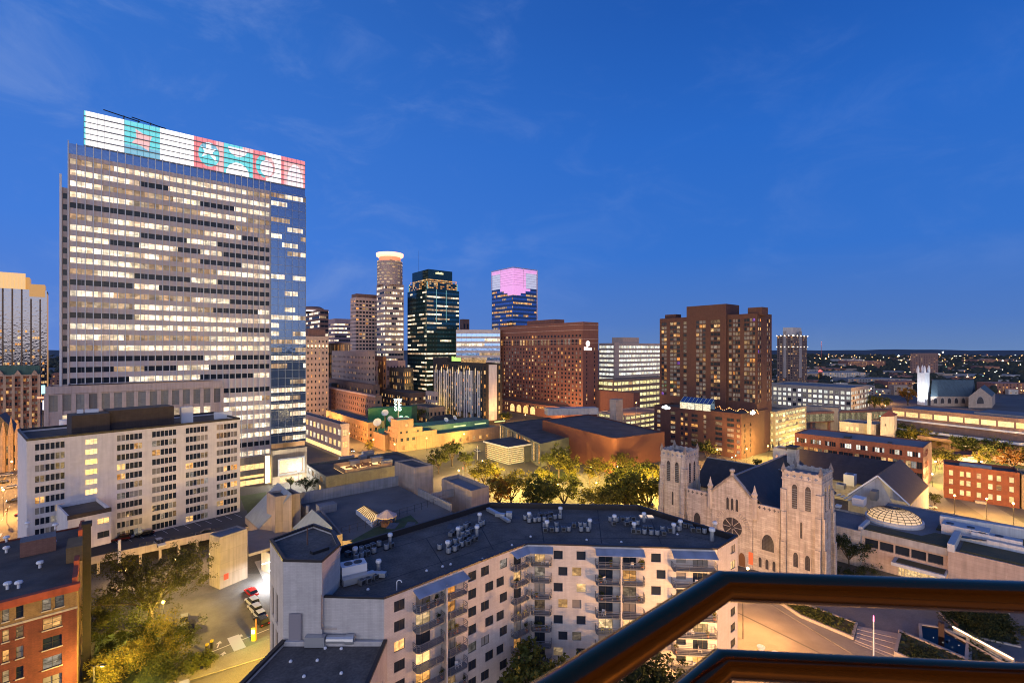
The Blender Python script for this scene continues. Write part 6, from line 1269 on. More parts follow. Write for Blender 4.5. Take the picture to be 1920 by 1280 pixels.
for i in range(21):
    x = ub_(815 + 88*i/21); wdt = ub_(815 + 88*(i+random.choice((.28,.36,.62)))/21) - x; z0_ = 3 if i % 3 else 8; z1_ = wz - random.choice((6,7,7.5)); q.prism([wL+wd*x+wn_*.12, wL+wd*(x+wdt)+wn_*.12, wL+wd*(x+wdt), wL+wd*x], z0_, z1_)
rd_ = (wRR-wR).normalized(); rn_ = Vector((rd_.y,-rd_.x,0)); q.prism([wR+rd_*rw0*.28+rn_*.12, wR+rd_*rw0*.70+rn_*.12, wR+rd_*rw0*.70, wR+rd_*rw0*.28], 3, wz-1.2); b.part('white_panels', q, WPAN)
q = M(); a = wL+wd*ub_(843)-wn_*2; 
for i in range(9): p = a + wd*i*1.6; q.prism([p,p+wd*1.2,p+wd*1.2-wn_*.3,p-wn_*.3], wz+.8, wz+(4.8 if i in (0,1,3) else 3.8))
b.part('roof_sign', q, mat_emit('lime_sign', (.62,1,.12), .85)); q = M(); q.prism([a+wd*15, wL+wd*ub_(905)-wn_*2, wL+wd*ub_(905)-wn_*3.2, a+wd*15-wn_*1.2], wz+.2, wz+2.6); b.part('rooftop_bar', q, PANE['warm']); q = M(); q.prism([wL-wd*0+wn_*.05, wL+wd*ub_(838)+wn_*.05, wL+wd*ub_(838)-wn_*12, wL-wn_*12], wz-.5, wz+3.5); b.part('lift_overrun', q, BW)
q = M()
for i in range(8): p = wL+wd*ub_(818+10.5*i)+wn_*.3; q.prism([p,p+wd*.4,p+wd*.4+wn_*.2,p+wn_*.2], wz-9.5, wz-4)
b.part('facade_lights', q, mat_emit('facade_light', (1,.66,.30), 1.5))
# ---- big red-brown hotel
HB = mat_wall('red_brown_brick_hotel', (.19,.080,.060), (1.6,.5), .10, mortar=.9, streak=.04); HTRIM = mat_wall('pink_stone_band', (.42,.27,.22), None, .08)
hC = D(1093,392); hL = along(hC,A2,937); hR = along(hC,A1,1122); hz = ZP(603,392)
hP = [hC, hR, hR+hL-hC, hL]; HW = (hL-hC).length; RW = (hR-hC).length
b = Bld('hotel', 'massive red-brown brick hotel with rows of small lit windows and white roof-edge sign', 'hotel', hC, [HB, ROOF_D, HTRIM], frame=mat_plain('brown_frame',(.12,.06,.045),.6))
hw_ = grid(HW, 26, 2.0, [13 + i*3.42 for i in range(14)], 1.9, [('dark',5),('warm',1.5),('dim',.6),('blind',1.2)], 1, HW-1)
hw_ += grid(HW, 26, 2.4, [13 + 14.3*3.42], 5.2, [('dark',2),('warm',1.2),('dim',1.2)], 1, HW-1, 'cross'); hw_ += grid(HW, 26, 2.2, [13+16.2*3.42], 1.9, [('dark',4),('warm',1)], 1, HW-1)
rw_ = grid(RW, 2, 1.4, [13 + i*3.42 for i in range(14)], 1.9, [('dark',4),('warm',1)])
b.body(hP, 0, hz, 1, {0: rw_, 3: hw_}, dep=.3); b.finish()
q = M()
for p0_, p1_ in ((hL,hC),(hC,hR)):
    dd_ = (p1_-p0_).normalized(); n_ = Vector((dd_.y,-dd_.x,0))
    for z_, h_ in ((hz-2.4,.35),(hz-6.8,.5),(hz-14.2,.5),(hz-17.2,.3)): q.prism([p0_+n_*.25,p1_+n_*.25+dd_*.25,p1_-n_*.02,p0_-n_*.02], z_, z_+h_)
b.part('stone_bands', q, HTRIM)
ctr = sum(hP,Vector())/4; q = M(); c = hL.lerp(hC,.45)+(hR-hC)*.8; q.obox(c, A2, 38, 12, hz-1, hz+4.5); b.part('penthouse', q, HB)
SIGNW = mat_emit('white_sign', (1,.95,.85), 4.0)
sn = Vector((az(A1).y,-az(A1).x,0)); sc0 = hC + (hR-hC)*.30 + sn*.3; zs_ = ZP(644,395)
q = M(); n = 18; rr_=2.3; Pd = [(*(sc0+az(A1)*rr_*math.cos(2*math.pi*i/n)*1.0).xy, zs_+rr_*math.sin(2*math.pi*i/n)) for i in range(n)]; q.poly(Pd); b.part('sign_disc', q, SIGNW)
text('Hilton', 3.6, SIGNW, b.root, (sc0.x, sc0.y, ZP(653.5,395)), R(90-A1), 'sign_lettering', .15, sx=1.0)
# arcade podium
PODB = mat_wall('pinkish_brick_podium', (.33,.15,.10), (1.2,.4), .12); a0 = hL + Vector((sn.x,sn.y,0))*0; fn_ = Vector(((hC-hL).normalized().y, -(hC-hL).normalized().x, 0)); hd_ = (hC-hL).normalized()
pq = Bld('x','','',(0,0),[PODB,ROOF_D]); bpy.data.objects.remove(pq.root); pq.root = b.root; pq.frame = FRAME_L
p0_, p1_ = hL + fn_*10 - hd_*4, hC + fn_*10 - hd_*14; PW_ = (p1_-p0_).length
pq.body([p0_, p1_, p1_-fn_*10, p0_-fn_*10], 0, 10.5, .6, {0: grid(PW_,24,1.8,[6.8],2.0,[('dark',2),('warm',1)],PW_*.55,PW_-1) + grid(PW_,10,1.6,[6.4,2],2.2,[('dark',2),('warm',2)],1,PW_*.3)}); pq.finish('podium',40)
for i in range(4):
    c = p0_ + hd_*PW_*(.36+.075*i*1.25) + fn_*.1; q = M(); w_ = 3.2; pts_ = [(-w_,1),(w_,1),(w_,4.6)] + [(w_*math.cos(R(t)),4.6+w_*math.sin(R(t))) for t in range(20,180,20)] + [(-w_,4.6)]; q.poly([(*(c+hd_*x).xy, z) for x, z in pts_]); b.part('arched_window', q, mat_pane('arch_glow', [(1,.55,.16),(1,.66,.28)], 1.3, 1.8, detail=.5))
# ---- bright striped office behind the hotel
TANP = mat_wall('tan_panel', (.45,.34,.28), None, .06)
b = tower('office_block', 'bright office block of continuous yellow lit rows between two brown towers', corner(1151,470,A2,1123,A1,1262), ZP(643,470), TANP, 'bands', floors=14, bay=2.4, lit=(.95,1,1), h=.52, kinds=('cool','cool','officedim'), top=1.5, every=2)
P = corner(1151,470,A2,1123,A1,1262); q = M(); c = P[0].lerp(P[1],.33)+az(A2)*12; q.obox(c,A1,26,14,ZP(643,470)-1,ZP(643,470)+6); b.part('penthouse', q, TANP); q = M(); n_ = Vector((az(A1).y,-az(A1).x,0)); q.prism([P[0]-n_*.3+az(A2)*.2, P[0]+n_*.6, P[0]+az(A1)*7+n_*.6, P[0]+az(A1)*7], 0, ZP(643,470)+.5); b.part('stair_tower', q, TANP); b.finish()
# ---- garages between
def garage(label, pts, z1, nlev, edges=(0,3), lit='lime', wall=None, zb=1.2, roofm=None, bay=5.0, op=.5):
    b = Bld('parking_garage', label, 'parking garage', pts[0], [wall or CONC, roofm or ROOF_G], frame=CONC); fh_ = (z1-zb)/nlev; rows = [(zb+i*fh_+fh_*.1, zb+i*fh_+fh_*(.1+op)) for i in range(nlev)]
    for e in edges: p0_,p1_ = pts[e],pts[(e+1)%4]; b.bands(p0_,p1_,rows,bay,lambda r,i,n: lit if random.random()<.94 else 'officedim',.5,CONC,1.0,'deck_opening',.8,0,0,z1,1)
    b.body(pts,0,z1,1.0,{},skip=edges); b.finish(); return b
AMBR = mat_flat('garage_top_deck', (.30,.20,.13), .25, .1)
garage('tall lit concrete parking garage left of the brown apartment tower', corner(1150,400,A2,1120,A1,1262), ZP(712,400), 6, wall=mat_wall('brown_concrete',(.28,.19,.13),None,.1))
g2 = garage('lower concrete parking ramp with orange lit top deck behind the red concert hall', corner(1172,318,A2,1120,A1,1246), ZP(778,318), 4, roofm=AMBR, lit='lime')
P = corner(1155,312,A2,1143,A1,1168); q = M(); q.prism(P, 0, ZP(749,312)); g2.part('stair_tower', q, CONC)
b = Bld('office_block','brown low annex with dark flat roof right of the big red-brown hotel','building',D(1150,385),[HB,ROOF_D]); b.body(corner(1188,372,A2,1115,A1,1200),0,ZP(737,372),.8); b.finish()
# ---- brown apartment tower with lit windows
HY_ = mat_wall('dark_red_brown_brick', (.072,.032,.029), (1.2,.4), .12, mortar=.9, streak=.05)
yC = D(1420,268); yL = along(yC,A2,1237); yR = along(yC,A1,1447); YW = (yC-yL).length; yz = ZP(587,268)
b = Bld('apartment_tower', 'tall dark red-brown apartment tower with many lit windows above a brick podium', 'apartment building', yC, [HY_, ROOF_D], frame=mat_plain('dark_frame',(.03,.03,.03),.5))
uy = lambda x: hit(yL,yC,x)[0]; ywts = [('dark',3.2),('warm',1.6),('dim',2.4),('blind',3),('purple',.06)]
yw = []; zf = [28.5 + i*(yz-33)/18 for i in range(19)]
for xa, xb, n in ((1240,1250,2),(1256,1275,3),(1281,1288,1)):
    for z in zf: yw += [(uy(xa)+(uy(xb)-uy(xa))*i/n+.08, uy(xa)+(uy(xb)-uy(xa))*(i+1)/n-.08, z, z+1.75, pick(ywts), 'single') for i in range(n)]
mid0, mid1 = uy(1290), uy(1364)
for xa, xb, n in ((1366,1372,1),(1374,1388,3),(1395,1416,4)):
    for z in zf: yw += [(uy(xa)+(uy(xb)-uy(xa))*i/n+.08, uy(xa)+(uy(xb)-uy(xa))*(i+1)/n-.08, z, z+1.75, pick(ywts), 'single') for i in range(n)]
rw = (yR-yC).length; ry = [(x, x+1.5, z, z+1.7, pick(ywts), 'single') for z in zf for x in (1.2,3.2,rw-6,rw-3.5)]
b.body([yC,yR,yR+yL-yC,yL], 0, yz, 1, {0: ry, 3: yw}, dep=.25)
yd = (yC-yL).normalized(); yn = Vector((yd.y,-yd.x,0)); m0, m1 = yL+yd*mid0, yL+yd*mid1; 
mw_ = []; mW = mid1-mid0
for xa, xb, n in ((.25,.50,3),(.62,.86,3)):
    for z in zf: mw_ += [(mW*(xa+(xb-xa)*i/n)+.08, mW*(xa+(xb-xa)*(i+1)/n)-.08, z, z+1.75, pick(ywts), 'single') for i in range(n)]
b.body([m0+yn*1.6, m1+yn*1.6, m1-yn*14, m0-yn*14], 0, yz+6.4, 1, {0: mw_}, dep=.25)
b.finish()
q = M(); p = yL+yd*6-yn*6; q.obox(p,A2,8,6,yz-1,yz+2.6); b.part('penthouse', q, HY_); p = yL+yd*(YW-2)-yn*5; q = M(); q.obox(p,A2,8,7,yz-1,yz+3.4); b.part('penthouse', q, HY_)
# podium of the tower
pdC = D(1390,255); pdL = along(pdC,A2,1227); pdR = along(pdC,A1,1440); PWd = (pdC-pdL).length; pz = 24.0
up_ = lambda x: hit(pdL,pdC,x)[0]; pwn = []
for xa, xb in ((1232,1238),(1257,1266),(1276,1281),(1284,1289),(1296,1308),(1319,1324),(1341,1354),(1363,1376),(1381,1387)):
    for r in range(7): pwn.append((up_(xa),up_(xb),2.6+r*2.8,4.3+r*2.8,pick([('dark',3),('dim',2),('warm',1.5),('blind',1)]),'double'))
q = Bld('x','','',(0,0),[HY_,ROOF_D]); bpy.data.objects.remove(q.root); q.root=b.root; q.frame=b.frame
rW_ = (pdR-pdC).length
q.body([pdC,pdR,pdR+pdL-pdC,pdL], 0, pz, 1, {3: pwn, 0: [(x,x+1.4,2.6+r*2.8,4.3+r*2.8,pick([('dark',2),('dim',2),('warm',1)]),'double') for r in range(6) for x in (3,rW_*.3)]}, dep=.25); q.finish('podium',60)
# glass conservatory on the podium + terrace lights
pd_ = (pdC-pdL).normalized(); pn_ = Vector((pd_.y,-pd_.x,0)); v0 = pdL+pd_*up_(1275); v1 = pdL+pd_*up_(1333); VW = (v1-v0).length
q = M()
for i in range(4): a = v0+pd_*VW*i/4+pn_*.06; c = v0+pd_*(VW*(i+1)/4-.3)+pn_*.06; q.add([(a.x,a.y,pz-.4),(c.x,c.y,pz-.4),(c.x,c.y,pz+3.2),(a.x,a.y,pz+3.2)],[(0,1,2,3)])
b.part('conservatory_glazing', q, mat_pane('conservatory_glow',[(1,.84,.55),(1,.9,.66)],1.2,1.5,detail=.7,nscale=1.6))
q = M(); a,c = v0+pn_*.0, v1+pn_*.0; q.add([(a.x,a.y,pz+3.3),(c.x,c.y,pz+3.3),(*(c-pn_*4).xy,pz+6.2),(*(a-pn_*4).xy,pz+6.2),(*(a-pn_*4).xy,pz-1),(*(c-pn_*4).xy,pz-1)],[(0,1,2,3),(3,2,5,4)]); b.part('conservatory_roof', q, GLB)
q = M()
for i in range(9): a = v0+pd_*VW*i/8; e_ = a-pn_*4; q.cyl((a.x,a.y,pz+3.35),(e_.x,e_.y,pz+6.25),.12,n=4); 
q.cyl((v0.x,v0.y,pz+3.3),(v1.x,v1.y,pz+3.3),.16,n=4); b.part('conservatory_frame', q, mat_plain('pale_green_steel',(.3,.4,.38),.5))
q = M(); random.seed(5)
for i in range(34):
    p = v1 + pd_*(2+i*.72) - pn_*(1.5+1.2*math.sin(i*.9)); z_ = pz+1.8+.8*math.sin(i*.7); q.lathe((p.x,p.y,z_),[(0,-.18),(.2,0),(0,.18)],5)
b.part('string_lights', q, mat_emit('string_light',(1,.40,.10),5))
def crest(c, dirv, z): # glowing cluster emblem on the podium corners
    n_ = Vector((dirv.y,-dirv.x,0)); q = M()
    for dx, dz, r_ in ((-2,0,.9),(-.9,.1,1.0),(0,.9,.9),(.9,.1,1.0),(2,0,.9),(0,-.3,1.0)): q.poly([(*(c+dirv*(dx+r_*math.cos(w))+n_*.15).xy, z+dz+r_*.8*math.sin(w)) for w in [2*math.pi*i/12 for i in range(12)]])
    b.part('lit_emblem', q, mat_emit('cool_emblem_light',(.92,1,.97),5.0,True))
crest(pdL+pd_*up_(1249), pd_, ZP(764,290)); crest(pdC+az(A1)*12.5, az(A1), ZP(774,262))
# ---- garage right of the podium, skyway
gP = corner(1453,276,A2,1440,A1,1512); garage('seven-level parking garage glowing yellow right of the brown tower podium', gP, 22.5, 6, edges=(0,3), wall=mat_wall('grey_brown_concrete',(.30,.26,.21),None,.1), roofm=AMBR)
sw0, sw1 = D(1508,318), D(1672,335); t = empty('skyway', (sw0.x,sw0.y,0), 'long glazed pedestrian bridge crossing the street right of the yellow garage', 'footbridge'); sd = (sw1-sw0).normalized(); so = Vector((-sd.y,sd.x,0)); za_ = ZP(790,320); zb2 = ZP(776,320)
q = M(); q.prism([sw0,sw1,sw1+so*4,sw0+so*4], za_-.6, za_); q.prism([sw0,sw1,sw1+so*4,sw0+so*4], zb2, zb2+1.4); 
for i in range(5): c = sw0.lerp(sw1,(i+.5)/5); q.obox(c+so*2, 10, 1.2, 1.2, 0, za_-.6)
q.build('deck', PODB, t); q = M(); ns = 30
for i in range(ns): a = sw0.lerp(sw1,i/ns)+so*.2; c = sw0.lerp(sw1,(i+.88)/ns)+so*.2; q.add([(a.x,a.y,za_),(c.x,c.y,za_),(c.x,c.y,zb2),(a.x,a.y,zb2)],[(0,1,2,3)])
q.build('glazing', mat_pane('skyway_glow',[(1,.80,.42),(1,.88,.5)],.15,.4,detail=.7), t)
b = Bld('office_block','tan windowless block linking the garage to the skyway','building',D(1560,330),[CONC,ROOF_G]); b.body(back(D(1508,335),D(1572,322),12),0,ZP(762,330),.6); b.finish()
# ---- pale gridded office
tower('office_block','wide pale gridded office block with rows of tall lit windows beyond the brown tower', corner(1596,436,A2,1440,A1,1630), ZP(727,436), mat_wall('grey_white_concrete',(.27,.255,.24),None,.08), 'grid', floors=4, bay=4.6, w=.66, h=.62, lit=[('cool',5),('dim',.6),('dark',.6)], top=2.6, zb=2, style='double', roof=ROOF_B).finish()
b = Bld('white_villa','cream stone house with square red-roofed tower behind the long brick office','house',D(1640,285),[mat_wall('cream_stucco',(.50,.43,.36),None,.1),ROOF_B],frame=FRAME_L)
vP = [Vector(p) for p in (D(1574,292),D(1642,280),D(1642,280)+az(A1)*16,D(1574,292)+az(A1)*16)]; b.body(vP,0,14.6,.6,{0:[(3,4.5,9.6,12,'bright','single'),(5.4,6.9,9.6,12,'bright','single'),(8,9.5,9.6,12,'bright','single'),(17,19.5,9.6,12.2,'bright','single')]}); 
tP = [D(1651,276),D(1676,279),D(1682,287),D(1657,284)]; b.body(tP,0,19.5,.3,{0:[(3.4,4.4,14,15.4,'dark','single')]}); b.body([D(1626,278),D(1634,278),D(1634,280),D(1626,280)],0,21.5,.2); b.finish(); q=M(); cT=sum(tP,Vector())/4; T5=[cT+(p-cT)*1.12 for p in tP]; q.add([(p.x,p.y,19.5) for p in T5]+[(cT.x,cT.y,22.5)],[(0,1,4),(1,2,4),(2,3,4),(3,0,4)]); b.part('tiled_roof',q,mat_wall('red_roof_tile',(.24,.07,.045),(.4,.3),.2))
# ---- long brick office with ribbon windows
bA_, bB_ = G(1490,811,17.3), G(1731,839,17.3); bA_.z=bB_.z=0; bW=(bB_-bA_).length; lw_=[('cool',3),('dark',2),('dim',1)]
b = Bld('office_building','long low brick office with ribbon windows and blue-grey roof behind the church hall','office building',bB_,[mat_wall('salmon_brick',(.21,.080,.052),(.9,.3),.15,mortar=.85),ROOF_B],frame=FRAME_D)
fw0=[]
for i in range(8):
    c0,c1 = bW*(i+.14)/8, bW*(i+.86)/8; n=5
    for k in range(n): fw0.append((c0+(c1-c0)*k/n, c0+(c1-c0)*(k+1)/n-.1, 13.0, 15.1, pick(lw_), 'single'))
    for z_ in (8.2,3.6): 
        for k in range(3): fw0.append((c0-.6+(c1-c0+1.2)*k/3, c0-.6+(c1-c0+1.2)*(k+1)/3-.1, z_, z_+2.9, pick([('dark',3),('warm',1),('dim',1.5)]), 'double'))
b.body(back(bA_,bB_,22),0,17.3,.5,{0:fw0,1:[(1+i*3,2.6+i*3,z_,z_+2.6,pick([('warm',2),('dark',1)]),'double') for i in range(4) for z_ in (3.6,8.2,13)]},dep=.4); b.finish()
q=M(); d_=(bB_-bA_).normalized(); n_=Vector((d_.y,-d_.x,0))
for z_ in (11.9,7.0): q.prism([bA_+n_*.3,bB_+n_*.3,bB_,bA_],z_,z_+.5)
b.part('brick_course',q,b.mats[0])
q=M(); c=bA_.lerp(bB_,.42)-n_*7; q.obox(c,48,4,2.4,16.7,17.6); b.part('rooftop_plant',q,BLACKM); q=M(); c=bA_.lerp(bB_,.75)-n_*6; q.obox(c,48,1.4,1.4,16.7,17.3); b.part('rooftop_plant',q,BLACKM)
# ---- small red brick lit house at right
cA_,cB_=G(1770,932),G(1912,953); cW=(cB_-cA_).length; cz=13.0
b=Bld('brick_rowhouse','small three-storey red brick building glowing orange under street lamps','house',cA_,[mat_wall('orange_red_brick',(.25,.075,.038),(.5,.17),.2,mortar=.85),ROOF_D,STONE],frame=FRAME_L)
fw0=[(cW*f-.6,cW*f+.6,z_,z_+2.0,pick([('bright',5),('warm',1)]),'sash') for f in (.10,.25,.34,.48,.63,.74,.90) for z_ in (1.8,5.6,9.0)]
b.body(back(cA_,cB_,12),0,cz,.9,{0:fw0},dep=.25); b.finish(); d_=(cB_-cA_).normalized(); n_=Vector((d_.y,-d_.x,0))
q=M(); q.prism([cA_+n_*.4,cB_+n_*.4,cB_-n_*.1,cA_-n_*.1],cz-.9,cz+.1); b.part('cornice',q,b.mats[0]); q=M(); c=cA_.lerp(cB_,.45)-n_*6; q.obox(c,136,9,3,cz-.9,cz+.2); b.part('skylight',q,GREYW)
q=M(); c=cA_+d_*cW*.5; q.prism([c-d_*1.6+n_*1.6,c+d_*1.6+n_*1.6,c+d_*1.6,c-d_*1.6],0,.9); q.lathe((*(c+n_*.05).xy,0),[(0,0)],3) if False else None; b.part('front_steps',q,STONE)
cC_=cB_+d_*.5; b=Bld('stone_house','tan stone building beside the glowing brick building at the right edge','house',cC_,[mat_wall('tan_stone',(.40,.29,.17),(1,.4),.15),ROOF_D],frame=FRAME_L); b.body(back(cC_,cC_+d_*12,12),0,cz-.4,.8,{0:grid(12,3,1.5,[2,5.6,9],2,[('warm',2),('dark',1)])}); b.finish()
# ---- convention centre
CVB=mat_wall('brown_brick_hall',(.26,.16,.125),(2,.6),.1,mortar=.9); v0,v1=Vector((236,300,0)),Vector((290,196,0)); vd=(v1-v0).normalized(); vn=Vector((vd.y,-vd.x,0)); vb=-vn; vW=(v1-v0).length
b=Bld('convention_centre','long brown brick convention hall with a glowing window strip and pale canopy roofs','convention centre',v0,[CVB,ROOF_B,CONCP],frame=CVB)
zv=ZP(768,295); ztopv=ZP(762,295)
nst=17; strip_=[(vW*i/nst+.5,vW*(i+1)/nst-.25,ZP(782,291),ZP(773,291),'bright','bare') for i in range(nst)]
b.body(back(v0,v1,30),0,ZP(766,291),.8,{0:strip_},dep=.3); b.finish()
a0=v0+vn*9+vd*2; a1=v1+vn*9; q=Bld('x','','',(0,0),[CVB,ROOF_B]); bpy.data.objects.remove(q.root); q.root=b.root; q.frame=CVB
zc_=11.0; lob=[(1+i*5.2,4.6+i*5.2,.4,6.6,'bright','cross') for i in range(4)]+[(34+i*6,39.2+i*6,5.2,6.4,'bright','bare') for i in range(13)]+[(40+i*9,45+i*9,.4,3.4,'bright','cross') for i in range(7)]
q.body(back(a0,a1,9.2),0,zc_,.4,{0:lob},dep=.6); q.finish('entrance_wing')
q=M(); q.prism([a0-vd*.5+vn*1.2,a1+vn*1.2,a1,a0-vd*.5],zc_-1.0,zc_+.2); q.prism([v0+vn*1.2,v1+vn*1.2,v1,v0],ZP(790,291),ZP(787,291)); b.part('canopy_edge',q,WHITEM)
q=M(); c=a0+vd*27+vn*3; q.obox(c,math.degrees(math.atan2(vd.x,vd.y)),17,11,7.6,9.4); q.obox(c+vn*4-vd*6,0,1,1,0,7.6); q.obox(c+vn*4+vd*6,0,1,1,0,7.6); b.part('porte_cochere',q,CVB)
for (f,dp_,w_,z_) in ((.10,34,22,21),(.5,24,48,22.5),(1.05,46,40,23)):
    q=M(); c=v0+vd*vW*f+vb*dp_; q.obox(c,math.degrees(math.atan2(vd.x,vd.y)),w_,22,0,z_,0,1); b.part('hall_block',q,[CONCP,ROOF_B])
q=M()
for i in range(40): c=v0+vd*(18+i*2.0+random.random())+vb*random.uniform(10,16); q.obox(c,math.degrees(math.atan2(vd.x,vd.y)),1.2,3,18,20.2)
o=b.part('rooftop_plant',q,FRAME_G)
kc=G(1795,872); t=empty('park_pavilion',(kc.x,kc.y,0),'low park pavilion with curved dark red roof among the lit trees','pavilion'); q=M()
for i in range(10):
    f0,f1=i/10,(i+1)/10; a=kc+Vector((-14+28*f0,3-5*math.sin(f0*3.1),0)); c=kc+Vector((-14+28*f1,3-5*math.sin(f1*3.1),0)); q.prism([a,c,c+Vector((1,8,0)),a+Vector((1,8,0))],4.4+.02*i,5.4+.02*i)
q.build('roof',mat_wall('maroon_roof',(.16,.06,.05),None,.2),t); q=M(); q.obox(kc+Vector((8,4,0)),90,8,4,0,4.4); q.build('lit_room',PANE['bright'],t); q=M(); q.obox(kc+Vector((-6,5,0)),90,10,4,0,4.4); q.build('wall',CVB,t)
# ---- second church with the floodlit white tower
b2Y=520; t=empty('floodlit_church',(D(1740,b2Y).x,b2Y,0),'distant stone church with a brilliant white floodlit tower and green-blue roof','church'); SC=mat_wall('beige_church_stone',(.40,.32,.26),None,.1)
tC=corner(1734,b2Y-30,A2,1720,A1,1743); zt_=ZP(699,b2Y-30); q=M(); q.prism(tC,0,zt_); q.build('bell_tower',mat_wall('white_stone',(.72,.71,.70),None,.05),t); FL_=mat_emit('floodlit_stone',(.92,.94,1),1.5,base=(.6,.6,.6))
q=M(); cT=sum(tC,Vector())/4
for p in tC: pp_=p+(cT-p)*.12; q.lathe((pp_.x,pp_.y,zt_),[(1.3,0),(1.3,4),(.2,7.5),(0,7.7)],5)
q.build('pinnacles',mat_wall('pale_pinnacle_stone',(.7,.69,.68),None,.05),t)
nv0=along(D(1745,b2Y-26),A1+38,1822); nv=[D(1745,b2Y-26),D(1822,b2Y-26),D(1830,b2Y-4),D(1750,b2Y-4)]; q=M(); q.prism(nv,0,10); q.build('nave',SC,t)
q=M(); zr_=ZP(712,b2Y-15); m0_,m1_=(nv[0]+nv[3])/2,(nv[1]+nv[2])/2; q.add([(*nv[0].xy,10),(*nv[1].xy,10),(*nv[2].xy,10),(*nv[3].xy,10),(*m0_.xy,zr_),(*m1_.xy,zr_)],[(0,1,5,4),(2,3,4,5),(1,2,5),(3,0,4)]); q.build('roof',mat_wall('teal_slate_roof',(.06,.10,.13),None,.1),t)
tr=[D(1816,b2Y-40),D(1860,b2Y-40),D(1866,b2Y),D(1826,b2Y)]; q=M(); q.prism(tr,0,11); m0_=(tr[0]+tr[1])/2; q.poly([(*tr[0].xy,11),(*tr[1].xy,11),(*m0_.xy,20)]); q.build('transept',SC,t); q=M(); m1_=(tr[2]+tr[3])/2; q.add([(*tr[0].xy,11),(*tr[1].xy,11),(*tr[2].xy,11),(*tr[3].xy,11),(*m0_.xy,20.2),(*m1_.xy,20.2)],[(0,4,5,3),(4,1,2,5)]); q.build('transept_roof',mat_wall('teal_slate',(.06,.10,.13),None,.1),t)
for i in range(5): lancet(t, D(1754+i*13,b2Y-26.1), Vector((1,0,0)), 3, 3.6, 5.4, .3, False)
lancet(t, D(1838,b2Y-40.1), Vector((1,0,0)), 4, 7, 7, .4, False)
# ---- distant brown tower, lit condo tower
tower('apartment_tower','distant brown slab tower standing behind the floodlit white church tower',corner(1712,980,A2,1707,80,1759),ZP(662,980),mat_wall('brown_slab',(.22,.13,.115),None,.05),'grid',floors=15,bay=6,w=.4,h=.4,lit=[('dark',4),('warm',1.5)],style='bare',cat='apartment building').finish()
cY=640; cP=corner(1487,cY,A2,1457,A1,1513); b=tower('apartment_tower','slim residential tower with bright lights along its top edges right of the brown tower',cP,ZP(628,cY),mat_wall('grey_brown_panel',(.15,.105,.095),None,.1),'grid',floors=24,bay=3.4,w=.5,h=.5,lit=[('dark',5),('warm',1.2),('dim',1)],style='bare',cat='apartment building',top=1)
cen=sum(cP,Vector())/4; q=M(); q.prism([cen+(p-cen)*.62 for p in cP],ZP(628,cY)-1,ZP(613,cY)); b.part('upper_block',q,mat_wall('white_panel',(.5,.47,.45),None,.05))
for e in (0,3):
    p0_,p1_=cP[e],cP[(e+1)%4]; d_=(p1_-p0_).normalized(); n_=Vector((d_.y,-d_.x,0)); W=(p1_-p0_).length; q=M(); c=p0_.lerp(p1_,.5); q.prism([c-d_*W*.09+n_*.6,c+d_*W*.09+n_*.6,c+d_*W*.09,c-d_*W*.09],20,ZP(620,cY)); b.part('white_bay',q,mat_wall('grey_bay_panel',(.30,.27,.26),None,.05))
    q=M()
    for f in (0,.25,.5,.75,1): p=p0_.lerp(p1_,f)+n_*.9; q.lathe((p.x,p.y,ZP(629,cY)),[(0,-1),(1.0,0),(0,1)],6); q.lathe((p.x,p.y,ZP(650,cY)),[(0,-.7),(.7,0),(0,.7)],6)
    b.part('roof_lights',q,mat_emit('white_roof_light',(1,.84,.62),3))
b.finish()
# ---- low old blocks in front of the skyline
DECO=mat_wall('cream_deco_stone',(.46,.37,.31),None,.07)
b=tower('office_building','cream deco block with uplit top floors beside the blue glass bay',corner(574,400,A2,560,A1,616),ZP(630,400),DECO,'grid',floors=14,bay=3.3,w=.36,h=.42,lit=[('dark',6),('warm',1)],top=1.5,cat='office building'); 
P=corner(574,400,A2,560,A1,616); q=M(); c=P[0].lerp(P[1],.5); q.obox(c+az(A2)*6,A1,14,9,ZP(630,400)-1,ZP(617,400)); b.part('penthouse',q,BRWN); q=M(); d_=(P[1]-P[0]).normalized(); n_=Vector((d_.y,-d_.x,0))
for i in range(6): p=P[0].lerp(P[1],(i+.5)/6)+n_*.5; q.obox(p,A1,.5,.5,ZP(650,400),ZP(647,400))
b.part('uplights',q,mat_emit('uplight',(1,.7,.35),6,True)); b.finish()
tower('office_building','brown-grey stone block with small square windows right of the cream deco block',corner(690,425,A2,622,A1,703),ZP(658,425),mat_wall('brown_grey_stone',(.33,.25,.22),None,.08),'grid',floors=11,bay=3.6,w=.36,h=.4,lit=[('dark',5),('warm',1.2)],top=3,cat='office building').finish()
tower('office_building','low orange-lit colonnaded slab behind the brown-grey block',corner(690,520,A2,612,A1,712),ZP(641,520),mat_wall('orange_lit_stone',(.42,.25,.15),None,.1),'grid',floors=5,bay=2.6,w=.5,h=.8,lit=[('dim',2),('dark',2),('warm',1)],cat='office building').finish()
tower('office_building','dark bank-like block with tall thin lit windows below the halo tower',corner(758,440,A2,722,A1,775),ZP(690,440),mat_wall('dark_bronze_stone',(.10,.08,.07),None,.1),'grid',floors=6,bay=2.4,w=.5,h=.6,lit=[('warm',2),('dark',2)],cat='office building').finish()
tower('office_building','small orange brick block with lit cornice left of the dark bank-like block',corner(718,450,A2,700,A1,724),ZP(668,450),mat_wall('orange_brick_lit',(.34,.14,.06),None,.1),'grid',floors=7,bay=3.2,w=.4,h=.45,lit=[('warm',1),('dark',3)],cat='office building').finish()
